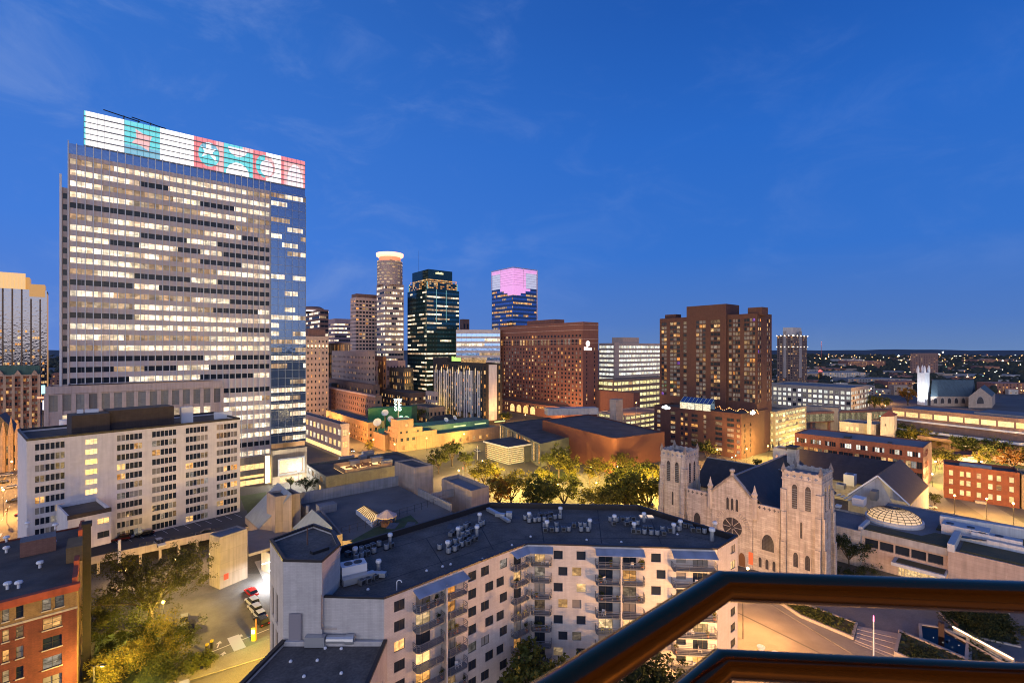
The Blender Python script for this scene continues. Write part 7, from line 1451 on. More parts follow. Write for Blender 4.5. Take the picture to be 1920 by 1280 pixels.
tower('office_building','rosy low block under the halo tower',corner(700,455,A2,640,A1,760),ZP(676,455),PINKW,'grid',floors=5,bay=3.2,w=.4,h=.45,lit=[('dim',1),('dark',3)],cat='office building').finish()
tower('warehouse','dark flat-roofed old block in front of the brown-grey stone block',corner(700,385,A2,560,A1,712),ZP(722,385),mat_wall('dull_brick',(.20,.12,.09),None,.1),'grid',floors=5,bay=4,w=.3,h=.5,lit=[('dark',4),('warm',1.2)],cat='building').finish()
b=tower('warehouse','five-storey salmon brick block with corniced flat roof behind the tv studio',corner(704,352,A2,578,A1,716),ZP(742,352),mat_wall('salmon_old_brick',(.36,.19,.13),(1,.35),.12),'grid',floors=5,bay=4.2,w=.34,h=.5,lit=[('dark',5),('warm',.8)],cat='building'); q=M(); P=corner(704,352,A2,578,A1,716); d_=(P[0]-P[3]).normalized(); n_=Vector((d_.y,-d_.x,0)); q.prism([P[3]+n_*.8,P[0]+n_*.8+d_*.5,P[0]-n_*.3,P[3]-n_*.3],ZP(742,352)-1,ZP(742,352)+.2); b.part('cornice',q,CREAMW); q=M(); c=P[3].lerp(P[0],.3)-n_*8; q.obox(c,A2,6,5,20,27); b.part('water_tank',q,BLACKM); b.finish()
tower('shop_block','low dark shop block with lit ground floor left of the dark teal tower',corner(768,400,A2,706,A1,800),ZP(737,400),mat_wall('dark_old_brick',(.15,.09,.07),None,.1),'grid',floors=4,bay=3.6,w=.5,h=.5,lit=[('warm',2),('dark',2)],cat='shop').finish()
tower('shop_block','low lit two-storey arcade of shops under the dark teal tower',corner(805,345,A2,770,A1,835),ZP(764,345),mat_wall('tan_shop_brick',(.30,.20,.14),None,.1),'grid',floors=3,bay=3.4,w=.5,h=.55,lit=[('warm',2),('dark',2)],cat='shop').finish()
tower('shop_block','narrow lit stone block at the foot of the black and white hotel',corner(815,390,A2,798,A1,822),ZP(735,390),CREAMW,'grid',floors=4,bay=3,w=.5,h=.6,lit=[('bright',2),('dark',1)],cat='shop').finish()
# store right of the office tower
b=tower('department_store','two-storey pink stone store with lit show windows right of the office tower',corner(640,262,A2-3,560,A1,655),ZP(795,262),PREC,'grid',floors=2,bay=6.5,w=.62,h=.52,lit=[('bright',3),('office',2)],cat='shop',top=1.5,zb=3.2,style='triple'); P=corner(640,262,A2-3,560,A1,655); d_=(P[0]-P[3]).normalized(); n_=Vector((d_.y,-d_.x,0)); q=M(); q.prism([P[3]+n_*.05,P[0]+n_*.05,P[0],P[3]],.3,2.7); b.part('shopfront',q,PANE['bright']); q=M(); q.prism([P[3]+n_*.5,P[0]+n_*.5,P[0],P[3]],ZP(795,262)-1.4,ZP(795,262)+.1); b.part('cornice',q,PREC); b.finish()
# ---- tv studio
TANB=mat_wall('tan_studio_stone',(.33,.20,.13),(2,.7),.1,mortar=.8,mw=.03); GRNR=mat_wall('green_metal_roof',(.06,.17,.16),(2,8),.12,off=0,rough=.5)
sC=D(745,272); s_ =Bld('tv_studio','tan stepped deco tv studio with green metal roofs, satellite dishes and neon mast','studio',sC,[TANB,GRNR],frame=FRAME_D)
for (xl,xc,xr,yt,off_) in ((720,745,819,814,0),(727,745.5,792,804,.35),(733,746,775,788,.7)):
    C_=D(xc,272+off_); zt_=ZP(yt,272); P=[C_,along(C_,A1,xr),None,along(C_,A2,xl)]; P[2]=P[1]+P[3]-C_; W1=(P[1]-P[0]).length; W3=(P[3]-P[0]).length
    if off_==0: fw={0:[(x,x+1.7,5.8,7.6,'dark','cross') for x in [2+i*3.6 for i in range(int(W1/3.6)-1)]]+[(x,x+1.5,1.2,3.2,pick([('warm',1),('dark',1)]),'cross') for x in [3+i*7 for i in range(4)]],3:[(x,x+.9,5.4,7.6,'dark','single') for x in [1+i*1.9 for i in range(int(W3/1.9))]]}
    elif off_<.5: fw={0:[(x,x+1.4,9.6,11.4,'dark','single') for x in (1.5,5,12,15)],3:[(x,x+.8,9.6,11.6,'dark','single') for x in (2,4)]}
    else: fw={0:[(4.6,6.2,14,15.4,'bright','single')]}
    s_.body(P,0 if off_==0 else 3,zt_,.6,fw,dep=.2)
# long low wings
l0=sC+az(A1)*12+az(A2)*3; w1_=[l0, along(sC,A1,936)]; P=[w1_[0]-az(A2)*3.2,along(sC,A1,936)-az(A2)*.2]; L_=(P[1]-P[0]).length
s_.body([P[0],P[1],P[1]+az(A2)*24,P[0]+az(A2)*24],0,7.6,.2,{0:[(24+i*5,26+i*5,1.4,3.4,'warm','double') for i in range(int((L_-26)/5))]},dep=.2)
s_.body([D(700,290),D(722,276),D(745,290),D(722,306)],0,9,.3); s_.finish()
q=M(); p0_=sC+az(A1)*20+az(A2)*8; p1_=along(sC,A1,930)+az(A2)*8; q.prism([p0_,p1_,p1_+az(A2)*16,p0_+az(A2)*16],7.4,11.5); s_.part('green_upper_roof',q,GRNR)
q=M()
for k in range(3): a=p0_+az(A1)*(22+k*16); n_=Vector((az(A1).y,-az(A1).x,0)); q.prism([a+n_*.06,a+az(A1)*9+n_*.06,a+az(A1)*9,a],9.0,9.7)
s_.part('lit_clerestory',q,mat_emit('lime_clerestory',(.8,1,.35),1.0))
gw0,gw1=D(690,312),D(772,322); q=M(); zt_=ZP(764,315); q.prism([gw0,gw1,gw1+Vector((2,8,0)),gw0+Vector((2,8,0))],0,zt_); gwm=s_.part('green_wall',q,mat_wall('dark_green_ribbed_wall',(.035,.12,.07),(40,1.6),.15,mw=.06))
q=M(); mc=D(747,296); q.cyl((mc.x,mc.y,10),(mc.x,mc.y,ZP(746,296)),.35,n=6); mast=s_.part('neon_mast',q,STEEL)
l=bpy.data.lights.new('neon_light','POINT'); l.energy=9000; l.color=(.08,1,.35); l.shadow_soft_size=.6; lo=bpy.data.objects.new('neon_light',l); COL.objects.link(lo); lo.parent=s_.root; lo.location=Vector((mc.x-.3,mc.y+1.5,ZP(760,296)))-s_.root.location
for k,dx in enumerate((-1.5,1.1)): text(['W','C','C','O'],2.35,mat_emit('neon_white_green',(.75,1,.86),5,True),s_.root,(mc.x+dx,mc.y-.6,ZP(758.5,296)),R(8 if k else -8),'neon_lettering',.15,True)
def dish(x,y,Y,r,az_,label):
    c=D(x,Y); z=ZP(y,Y); t=empty('satellite_dish',(c.x,c.y,0),label,'satellite dish'); q=M(); n=20; rings=[(0,.0),(.35,.04),(.7,.14),(1,.30)]
    tilt=Matrix.Rotation(R(az_),4,'Z')@Matrix.Rotation(R(58),4,'X'); ctr=Vector((c.x,c.y,z)); P=[]
    for f,d_ in rings:
        for i in range(n): w=2*math.pi*i/n; P.append(ctr+tilt@Vector((r*f*math.cos(w),r*f*math.sin(w),r*d_)))
    q.add(P,[(k*n+i,k*n+(i+1)%n,(k+1)*n+(i+1)%n,(k+1)*n+i) for k in range(3) for i in range(n)]); q.build('reflector',mat_plain('pale_dish_paint',(.50,.58,.62),.6),t); q=M(); f_=ctr+tilt@Vector((0,0,r*.75)); q.cyl(ctr,f_,.06,n=4); q.lathe(f_,[(0,-.2),(.2,0),(0,.2)],6); q.build('feed_horn',STEEL,t); q=M(); q.cyl((c.x,c.y+.4,8),(c.x,c.y+.4,z),.3,n=6); q.build('mount',BLACKM,t)
dish(722,774,292,2.1,8,'round white satellite dish high in front of the green studio wall'); dish(708,792,285,2.5,-5,'largest white satellite dish low left of the studio tower'); dish(732,786,288,2.0,35,'tilted satellite dish just left of the stepped studio tower'); dish(752,784,300,1.8,-20,'satellite dish directly behind the stepped studio tower'); dish(762,785,300,1.8,30,'satellite dish behind the right shoulder of the studio tower'); dish(836,787,310,1.6,40,'small dish on the green studio roof near the dark gabled roof'); dish(852,783,315,1.7,60,'edge-on dish farthest right on the green studio roof')
b=tower('brick_block','long orange-lit tan brick block left of the tv studio street',corner(690,296,A2,612,A1,720),ZP(792,296),mat_wall('orange_tan_brick',(.38,.22,.12),(1,.35),.12),'grid',floors=3,bay=3,w=.4,h=.5,lit=[('dark',4),('warm',1)],cat='building',roof=ROOF_G); b.finish()
b=Bld('gabled_store','dark hipped roof low block behind the studio green roof','building',D(820,325),[TANB,ROOF_D]); P=corner(812,322,A2,800,A1,858); b.body(P,0,9,.2,{}); b.finish(); cT=sum(P,Vector())/4; q=M(); m0_,m1_=P[0].lerp(P[3],.5).lerp(cT,.3),P[1].lerp(P[2],.5).lerp(cT,.3); q.add([(*p.xy,9) for p in P]+[(*m0_.xy,13),(*m1_.xy,13)],[(0,1,5,4),(1,2,5),(2,3,4,5),(3,0,4)]); b.part('hipped_roof',q,mat_wall('charcoal_roof',(.04,.035,.04),None,.2))
# ---- concert hall
BRH=mat_wall('red_concert_brick',(.125,.040,.027),(1.2,.4),.08,mortar=.92,streak=.03); GRYP=mat_wall('charcoal_panel',(.075,.085,.095),(3,1.2),.1,mw=.03)
zo=17.0; oC=G(1152,822,zo); oR_=G(1246,809,zo); oL_=G(1017,787,zo); oB_=G(1103,776,zo)
for p in (oC,oR_,oL_,oB_): p.z=0
b=Bld('concert_hall','red brick windowless concert hall with big dark roof and glass lobby wing','concert hall',oC,[BRH,ROOF_N if False else ROOF_D,GRYP],frame=FRAME_D)
cR_=oC+(oL_-oC).normalized()*3; cR2_=oC+(oR_-oC).normalized()*3
arc=[cR_.lerp(oC,t).lerp(oC.lerp(cR2_,t),t) for t in (0,.25,.5,.75,1)]
b.body(arc+[oR_,oR_+(oB_-oR_),oL_] if False else arc+[oR_, oB_, oL_],0,zo,.5); 
zl=11.5; lC=G(1018,846,0); lL=G(937,794,zl); lL.z=0; lC=Vector((14,238,0)); lR=G(1085,815,zl); lR.z=0; lB=G(1030,782,zl); lB.z=0
lwin=[(i*2.4+.4,i*2.4+2.5,1.2,zl-1.0,pick([('dim',3),('warm',1.5),('dark',1)]),'cross') for i in range(int((lC-lL).length/2.4))]
lP=[lL,lC,lR,lR+az(A1)*8,lB]; b.body(lP,0,zl,.5,{0:lwin},dep=.2,m=2); b.finish()
q=M(); c=G(1075,777,zo); q.obox(c+Vector((0,10,0)),80,34,8,zo-1,zo+3.2); b.part('rooftop_plant',q,GREYW); q=M(); c=G(1188,855,3); q.obox(G(1215,855,3),50,5,4,0,4.5); q.obox(G(1205,868,2),50,26,16,0,2.6,0); b.part('loading_wing',q,GRYP)
# lit pavilion with white rim roof
pk=[(955,856),(1003,843),(910,840)]; kC=G(952,872); kz=9.0; kP=corner(953,242,A2,911,A1,1000); t=empty('lit_pavilion',(kP[0].x,kP[0].y,0),'square pavilion wrapped in glowing horizontal bars under a white-rimmed flat roof','pavilion')
q=M()
for i in range(8):
    z_=.9+i*1.0
    for e in (0,3):
        p0_,p1_=kP[e],kP[(e+1)%4]; u_=(p1_-p0_).normalized(); n_=Vector((u_.y,-u_.x,0)); f1_=.62 if e==0 else 1; p1_=p0_.lerp(p1_,f1_) if e==0 else p1_; q.prism([p0_+n_*.3,p1_+n_*.3,p1_+n_*.1,p0_+n_*.1],z_,z_+.45)
q.build('screen_bars',mat_plain('terracotta_bar',(.22,.16,.09),.6),t)
q=M(); kc=sum(kP,Vector())/4; q.prism([p+(kc-p)*.06 for p in kP],.2,kz-.4); q.build('glowing_core',mat_pane('pavilion_glow',[(1,.76,.34),(1,.8,.4)],.85,1.15,detail=.5),t)
q=M(); q.prism([kP[0].lerp(kP[1],.62)+Vector((.3,-.3,0)),kP[1]+Vector((.3,-.3,0)),kP[2],kP[0].lerp(kP[1],.62).lerp(kP[2],.5)],0,kz-.4); q.build('grey_wall',GRYP,t)
q=M(); q.prism([p+(p-kc)*.12 for p in kP],kz-.4,kz+.4,0,1); q.build('roof',[WHITEM,ROOF_D],t)
# ================================================================== TREES
def leafmat(name, c1, c2, c3):
    m, nt, b = newmat(name); ln = nt.links.new; ge = nt.nodes.new('ShaderNodeNewGeometry'); oi = nt.nodes.new('ShaderNodeObjectInfo')
    r = ramp(nt, [(0, c1), (.55, c2), (1, c3)]); a = nt.nodes.new('ShaderNodeMath'); a.operation = 'MULTIPLY_ADD'; ln(ge.outputs['Random Per Island'], a.inputs[0]); a.inputs[1].default_value = .65
    s = nt.nodes.new('ShaderNodeMath'); s.operation = 'MULTIPLY'; ln(oi.outputs['Random'], s.inputs[0]); s.inputs[1].default_value = .35; ln(s.outputs[0], a.inputs[2]); ln(a.outputs[0], r.inputs[0]); ln(r.outputs[0], b.inputs['Base Color'])
    b.inputs['Roughness'].default_value = .7; b.inputs['Specular IOR Level'].default_value = .2
    tr = nt.nodes.new('ShaderNodeBsdfTranslucent'); ln(r.outputs[0], tr.inputs[0]); mx_ = nt.nodes.new('ShaderNodeMixShader'); mx_.inputs[0].default_value = .35; ln(b.outputs[0], mx_.inputs[1]); ln(tr.outputs[0], mx_.inputs[2]); ln(mx_.outputs[0], nt.nodes['Material Output'].inputs[0]); return m
LEAFG = leafmat('green_leaves', (.045,.062,.016), (.085,.10,.022), (.15,.14,.028)); LEAFY = leafmat('yellowing_leaves', (.09,.10,.022), (.18,.165,.03), (.30,.22,.035)); LEAFO = leafmat('orange_leaves', (.16,.08,.02), (.26,.12,.025), (.30,.18,.03)); LEAFD = leafmat('dark_leaves', (.015,.026,.012), (.028,.040,.014), (.05,.06,.02))
BARK = mat_wall('bark', (.075,.055,.04), None, .3, scale=3)
def crown(m, clumps, nl, sz, rnd, flat=.8):
    for c, r in clumps:
        for _ in range(nl):
            d_ = Vector((rnd.gauss(0,1), rnd.gauss(0,1), rnd.gauss(0,1)*flat)); d_ = d_.normalized() * r * rnd.random()**.45; p = c + d_
            a = Vector((rnd.gauss(0,1), rnd.gauss(0,1), rnd.gauss(0,.7))).normalized(); t = a.cross(Vector((rnd.gauss(0,1), rnd.gauss(0,1), rnd.gauss(0,1)))).normalized(); s = sz*rnd.uniform(.6,1.3)
            m.add([p - a*s, p + t*s*.55, p + a*s, p - t*s*.55], [(0,1,2,3)])
def grow(seed, h, spread, nclump, nl, sz, trunk=.28, base=.32, wide=1.0, limbs=7):
    rnd = random.Random(seed); tm, cm = M(), M(); fork = Vector((rnd.uniform(-.2,.2), rnd.uniform(-.2,.2), h*base)); tm.cyl((0,0,-.2), fork, trunk, trunk*.75, 8)
    ends = []
    for i in range(limbs):
        w = 2*math.pi*(i + rnd.random()*.6)/limbs; rr = spread*rnd.uniform(.45,.8); e = Vector((rr*math.cos(w), rr*math.sin(w)*wide, h*rnd.uniform(.55,.82))); mid = fork.lerp(e,.5) + Vector((0,0,h*.05))
        tm.cyl(fork, mid, trunk*.55, trunk*.38, 6); tm.cyl(mid, e, trunk*.38, trunk*.12, 5); ends += [mid.lerp(e,.5), e]
        for j in range(3): e2 = mid.lerp(e, rnd.random()) + Vector((rnd.gauss(0,.25), rnd.gauss(0,.25), rnd.uniform(.0,.3)))*spread*.8; tm.cyl(mid.lerp(e,.4), e2, trunk*.2, trunk*.06, 4); ends.append(e2)
    ends.append(Vector((0,0,h*.9))); cl = []
    for i in range(nclump):
        b_ = ends[i % len(ends)]; p = b_ + Vector((rnd.gauss(0,.18)*spread, rnd.gauss(0,.18)*spread, rnd.gauss(0,.06)*h)); p.z = min(max(p.z, h*base*.9), h*.97); cl.append((p, spread*rnd.uniform(.13,.26)))
    crown(cm, cl, nl, sz, rnd); return tm, cm
TP = []
for sd, h, sp, ncl, nl in ((1,10,4.6,74,34),(2,10,4.1,60,36),(3,10,5.2,78,32),(4,10,3.4,58,38)):
    tm, cm = grow(sd, h, sp, ncl, nl, .27, base=.20); TP.append((tm.mesh('trunk',[BARK]), cm))
CM = {}
def tree_thing(x, y, hgt, kind, leaf, label, group=None, rz=None, name='tree'):
    p = kind % 4; key = (p, leaf.name)
    if key not in CM: CM[key] = TP[p][1].mesh('crown', [leaf])
    t = empty(name, (x,y,0), label, 'tree', group, random.random()*6 if rz is None else rz); s = hgt/10; t.scale = (s*random.uniform(.9,1.15), s*random.uniform(.9,1.15), s)
    for nm, me in (('trunk', TP[p][0]), ('crown', CM[key])): o = bpy.data.objects.new(nm, me); COL.objects.link(o); o.parent = t
    return t
def tree_px(x, yb, yt, leaf, label, group=None, kind=None):
    c = G(x, yb); h = (yb - yt)*c.y/F; return tree_thing(c.x, c.y, max(2.5, h), random.randint(0,3) if kind is None else kind, leaf, label, group)
PLZ = [(822,884,842,LEAFG),(848,870,832,LEAFG),(872,880,844,LEAFG),(890,900,872,LEAFY),(908,912,866,LEAFY),(936,925,892,LEAFO),(958,930,878,LEAFY),(985,935,900,LEAFG),(1008,943,886,LEAFG),(1034,938,895,LEAFY),(1048,892,842,LEAFG),(1064,905,862,LEAFY),(1075,950,886,LEAFG),(1082,890,848,LEAFG),(1106,905,868,LEAFY),(1124,898,866,LEAFY),(1140,925,872,LEAFY),(1152,945,880,LEAFG),(1160,912,866,LEAFG),(1176,938,872,LEAFG),(1192,918,868,LEAFY),(1206,940,880,LEAFG),(1222,925,876,LEAFY),(1238,918,880,LEAFY),(1215,905,866,LEAFG),(1020,908,868,LEAFY),(1092,935,885,LEAFY),(1110,948,895,LEAFY),(1128,950,890,LEAFG),(1186,955,900,LEAFG),(1168,890,855,LEAFY),(1224,945,895,LEAFY),(1058,925,880,LEAFG),(972,910,872,LEAFY),(925,902,868,LEAFY),(1030,880,845,LEAFG),(1150,900,862,LEAFY)]
lname = {LEAFG.name:'dark green', LEAFY.name:'yellow-green', LEAFO.name:'rust-brown'}
PLZ = [p_ for i_, p_ in enumerate(PLZ) if i_ not in (7,9,12,13,16,17,21,22,26,27,28,29,31,33,36)]
PLZ += [(1012,940,893,LEAFY),(1122,948,903,LEAFY),(1150,944,898,LEAFY),(1186,950,905,LEAFY),(1216,938,896,LEAFY)]; PLZ.sort(key=lambda p_: p_[0])
PLZ = [(x, yb + (24 + (x*7 % 15) if yb >= 922 else 4), yt, l_) for x, yb, yt, l_ in PLZ]
for i, (x, yb, yt, lf_) in enumerate(PLZ): tree_px(x, yb, yt - 12 + (x*13 % 19), lf_, f'{lname[lf_.name]} plaza tree, {nth(i)} from the left in the lit plaza grove', 'trees in the lit plaza grove')
PARK = [(1640,770,738,LEAFG),(1655,772,742,LEAFG),(1690,838,790,LEAFG),(1712,842,796,LEAFY),(1736,846,800,LEAFY),(1762,880,836,LEAFY),(1782,884,842,LEAFY),(1808,862,812,LEAFG),(1832,866,824,LEAFG),(1846,880,838,LEAFY),(1868,868,818,LEAFG),(1884,862,826,LEAFY),(1898,886,838,LEAFO),(1912,862,822,LEAFG),(1926,876,832,LEAFY)]
for i, (x, yb, yt, lf_) in enumerate(PARK): tree_px(x, yb, yt, lf_, f'{lname[lf_.name]} park tree, {nth(i)} from the left in front of the convention hall', 'park trees by the convention hall')
for x, yb, yt, lf_, lab in ((1325,866,822,LEAFD,'dark street tree between the church tower and the brown podium'),(948,800,770,LEAFG,'round tree at the hotel arcade left corner'),(692,850,824,LEAFY,'small yellow lit tree at the tan studio corner'),(1592,1062,1000,LEAFD,'conical dark tree against the church annex wall'),(1752,952,922,LEAFD,'dark spreading tree below the slate hall'),(26,862,828,LEAFD,'dark street tree at the far left street corner'),(44,852,820,LEAFG,'green street tree beside the gabled shop'),(775,806,762,LEAFY,'tall lit tree right of the green studio wall'),(1702,762,722,LEAFO,'rust-coloured tree by the far church tower'),(640,925,890,LEAFD,'dark tree beside the restaurant patio wall'),(575,925,893,LEAFD,'dark tree in the beer garden left of the restaurant'),(545,915,893,LEAFG,'low tree by the bright storefront'),(1660,792,765,LEAFG,'small tree by the cream villa'),(238,1100,1040,LEAFY,'yellowish tree in front of the parking deck wall'),(1420,880,858,LEAFD,'small dark tree at the yellow garage corner'),(606,912,885,LEAFG,'small tree at the restaurant left wall')):
    tree_px(x, yb, yt, lf_, lab)
# big street-lit tree at lower left
c = G(283,1172); tm, cm = M(), M(); rnd = random.Random(21); hB = 16.0
t = empty('tree', (c.x, c.y, 0), 'huge spreading old tree lit yellow from within beside the parking lot', 'tree')
fork = Vector((0,0,3.2)); tm.cyl((0,0,-.2), fork, .55, .45, 10); ends = []
for i in range(9):
    w = 2*math.pi*(i+rnd.random()*.5)/9; rr = rnd.uniform(6,13); e = Vector((rr*math.cos(w), rr*math.sin(w)*.9, rnd.uniform(8,14.2))); m1_ = fork.lerp(e,.35)+Vector((rnd.uniform(-.6,.6),rnd.uniform(-.6,.6),1.0)); m2_ = fork.lerp(e,.7)+Vector((rnd.uniform(-.8,.8),rnd.uniform(-.8,.8),.9))
    tm.cyl(fork,m1_,.32,.24,7); tm.cyl(m1_,m2_,.24,.15,6); tm.cyl(m2_,e,.15,.05,5); ends += [m2_,e,m2_.lerp(e,.5)]
    for j in range(6): s_0 = m1_.lerp(e,rnd.uniform(.1,.8)); e2 = s_0+Vector((rnd.gauss(0,2.0),rnd.gauss(0,2.0),rnd.uniform(.3,2.6))); tm.cyl(s_0,e2,.09,.03,4); ends.append(e2)
cl = []
for i in range(380):
    b_ = ends[i % len(ends)]; p = b_+Vector((rnd.gauss(0,1.5),rnd.gauss(0,1.5),rnd.gauss(0,1.0))); p.z = min(max(p.z,5.0),15.8); cl.append((p, rnd.uniform(.6,1.25)))
crown(cm, cl, 58, .17, rnd); o = tm.build('trunk', BARK, t, loc=(0,0,0)); o.location=(0,0,0); o2 = cm.build('crown', leafmat('olive_leaves',(.04,.045,.016),(.075,.078,.024),(.12,.11,.03)), t, loc=(0,0,0)); o2.location=(0,0,0)
def bush(x, y, w, h, leaf, label, n=26, nl=70, sz=.15, cat='bush', group=None, name='bush', z=0):
    c = G(x, y, z); rnd = random.Random(int(x*7+y)); cm = M(); cl = [(Vector((rnd.gauss(0,w*.28), rnd.gauss(0,w*.28), h*rnd.uniform(.2,.85))), w*rnd.uniform(.13,.24)) for _ in range(n)]; crown(cm, cl, nl, sz, rnd)
    o = cm.build(name, leaf, None, loc=(0,0,0)); o.location=(c.x,c.y,z); return tag(o, label, cat, group)
LOWB = [(212,1195,8,10,LEAFG,'tall olive thicket left of the huge tree trunk'),(250,1205,8,9,LEAFG,'tall mid-green thicket in front of the huge tree'),(300,1226,7,8,LEAFY,'golden thicket below the huge tree trunk'),(338,1222,5,6,LEAFG,'mid green thicket right of the golden one'),(195,1290,5,6,LEAFY,'yellow-lit bush by the street lamp at the lower left'),(232,1282,6,7,LEAFY,'brightest yellow bush under the huge tree'),(205,1225,5,6,LEAFG,'olive bush between the brick house and the huge tree'),(262,1250,6,5.5,LEAFY,'golden bush below the middle of the huge tree'),(300,1268,6,5,LEAFG,'mid green bush at the street edge'),(320,1240,5,5,LEAFY,'yellow-green bush by the lot entry'),(345,1262,5,3.2,LEAFG,'low green bush beside the gate posts'),(375,1246,4,2.6,LEAFG,'smallest bush at the pavement corner by the gate'),(280,1215,5,5,LEAFG,'shaded bush under the huge tree trunk'),(185,1180,4,5,LEAFG,'narrow dark bush by the brick house side wall')]
for x, y, w, h, lf_, lab in LOWB: bush(x, y, w, h, lf_, lab, n=34, nl=80)
for x, yb, h, lf_, lab in ((1000,1395,14.0,LEAFG,'tall young tree in front of the inner balcony corner'),(1035,1380,12.5,LEAFG,'lighter tree just right of the inner balcony corner'),(1206,1390,12.6,LEAFD,'dark tree behind the diagonal rail below the balconies'),(1245,1385,11.4,LEAFD,'lower dark tree near the far balcony stack')):
    cc0 = D(x, 72); tree_thing(cc0.x, cc0.y, h, 1 if 'young' in lab else 2, lf_, lab)
for x, y, lab in ((1580,1078,'rounded shrub at the foot of the church annex'),(1606,1082,'spiky shrub by the annex entrance path'),(1632,1074,'low dark shrub left of the glowing entrance')): bush(x,y,4,1.8,LEAFD,lab,n=16,nl=50)
for lm_, t_ in planter_fol: lm_.build('foliage', LEAFG if 'long' in t_['label'] else LEAFD, t_)
for i, (x, y) in enumerate(((1795,1160),(1822,1165),(1850,1172),(1878,1188),(1840,1190))): bush(x, y, 7, 3.0, LEAFD, f'dense dark shrub behind the pool ramp, {nth(i)} from the sculpture', n=24, nl=70, sz=.2, group='shrubs behind the pool')
# far woods as one mass, with gaps for streets and houses
wm = M(); rnd = random.Random(5)
def lump(x, y, r, h, zb=0):
    n = 7; P = [(x + r*math.cos(2*math.pi*i/n)*rnd.uniform(.75,1.15), y + r*math.sin(2*math.pi*i/n)*rnd.uniform(.75,1.15), zb + h*rnd.uniform(.28,.5)) for i in range(n)]; Q_ = [(x + r*.6*math.cos(2*math.pi*(i+.5)/n)*rnd.uniform(.7,1.2), y + r*.6*math.sin(2*math.pi*(i+.5)/n)*rnd.uniform(.7,1.2), zb + h*rnd.uniform(.7,.95)) for i in range(n)]
    B_ = [(x + r*.6*math.cos(2*math.pi*i/n), y + r*.6*math.sin(2*math.pi*i/n), zb) for i in range(n)]; wm.add(B_+P+Q_+[(x,y,zb+h)], [(i,(i+1)%n,n+(i+1)%n,n+i) for i in range(n)]+[(n+i,n+(i+1)%n,2*n+i) for i in range(n)]+[(n+(i+1)%n,2*n+(i+1)%n,2*n+i) for i in range(n)]+[(2*n+i,2*n+(i+1)%n,3*n) for i in range(n)])
for i in range(4200):
    Y = 620*math.exp(rnd.random()**.8*2.05); t_ = rnd.uniform(.44,1.2) if rnd.random() < .93 else rnd.uniform(-1.15,-.9); r = rnd.uniform(4,8)*(1+Y/4000)
    if 640 < Y < 720 and .5 < t_ < .62: continue
    lump(t_*Y, Y, r, rnd.uniform(7,13)*(1+Y/9000))
o = wm.build('distant_woods', mat_flat('distant_foliage',(.026,.032,.020),.6,.02,c2=(.016,.019,.014),fine=.4), None, (600,1500,0)); o['kind'] = 'stuff'
# ================================================================== DISTANT LOW CITY on the right
FB = [mat_wall('far_brick',(.26,.12,.09),None,.1), mat_wall('far_tan',(.34,.27,.22),None,.1), mat_wall('far_pale',(.44,.41,.39),None,.1), mat_wall('far_grey',(.24,.23,.24),None,.1)]
FN = ['brick','tan','pale','grey']; rnd = random.Random(9)
def far_block(x, yb, wpx, hm, k, label, group, az_=None, lit=[('dark',3),('warm',2),('dim',1.5)], name='low_block'):
    c = G(x, yb); w = wpx*c.y/F; a = az(90 + rnd.uniform(-25,25) if az_ is None else az_); p0_, p1_ = c - a*w/2, c + a*w/2
    if p0_.x > p1_.x: p0_, p1_ = p1_, p0_
    b = Bld(name, label, 'building', c, [FB[k], ROOF_B], group=group, frame=FRAME_D); nfl = max(1, int(hm/3.4)); n = max(2, int(w/4.2))
    b.body(back(p0_, p1_, w*rnd.uniform(.4,.7)), 0, hm, .4, {0: grid(w, n, 1.8, [1 + i*3.3 for i in range(nfl)], 1.7, lit or [('dark',5),('warm',1.4),('dim',1)])}, dep=.15); b.finish(nmax=0); return b
for (x, yb, wpx, hm, k, lab) in ((1578,716,90,17,2,'cream hotel with uplit ground floor and a red roof emblem'),(1512,716,60,15,1,'pinkish low wing joined beside the cream uplit hotel'),(1640,727,100,14,3,'long grey terraced apartment block behind the pale gridded office'),(1596,681,42,17,2,'white slab block far off beyond the red emblem hotel'),(1625,690,70,22,0,'dark brick mid-rise left of the distant slab tower'),(1862,682,58,17,0,'long rosy brick apartment slab far off near the right edge'),(1690,735,50,15,0,'brick apartment block left of the floodlit tower'),(1560,700,60,12,0,'red lit low brick block behind the cream hotel'),(1880,712,100,9,2,'long pale flat roof building behind the far church transept'),(1895,738,60,14,0,'dark brick block right of the far church'),(1600,738,80,6,2,'white low carport-like building behind the pale gridded office')):
    far_block(x, yb, wpx, hm, k, lab, None, 90)
for k in range(165):
    x = rnd.uniform(1448,1930); yb = 664 + 78*rnd.random()**1.6
    if 1700 < x < 1850 and yb > 722: continue
    kk = rnd.randint(0,3); far_block(x, yb, rnd.uniform(14,38), rnd.uniform(6,13), kk, f'distant low {FN[kk]} block among the trees toward the horizon', f'distant low {FN[kk]} blocks')
for k in range(10): far_block(rnd.uniform(98,112), rnd.uniform(690,760), 12, rnd.uniform(10,22), 0, 'far brick block glimpsed in the gap beside the office tower', 'far blocks in the left gap', 51)
eb = G(1540,706,17); q = M(); q.lathe((eb.x,eb.y-2,17), [(0,-.5),(2.2,.6),(1.2,2),(0,2.6)], 8); 
e_ = D(1538, 858); t = empty('rooftop_sign', (e_.x, e_.y, 16.5), 'small glowing red emblem on the roof of the cream hotel', 'sign'); q = M(); q.obox(e_, 90, 7, 1, 18.6, 20); q.obox(e_, 90, 3, 1, 20.01, 21.5); q.build('panel', mat_emit('red_sign_glow',(1,.10,.06),2.2), t); q = M(); q.obox(e_, 90, 5, .5, 16, 18.6); q.build('frame', BLACKM, t)
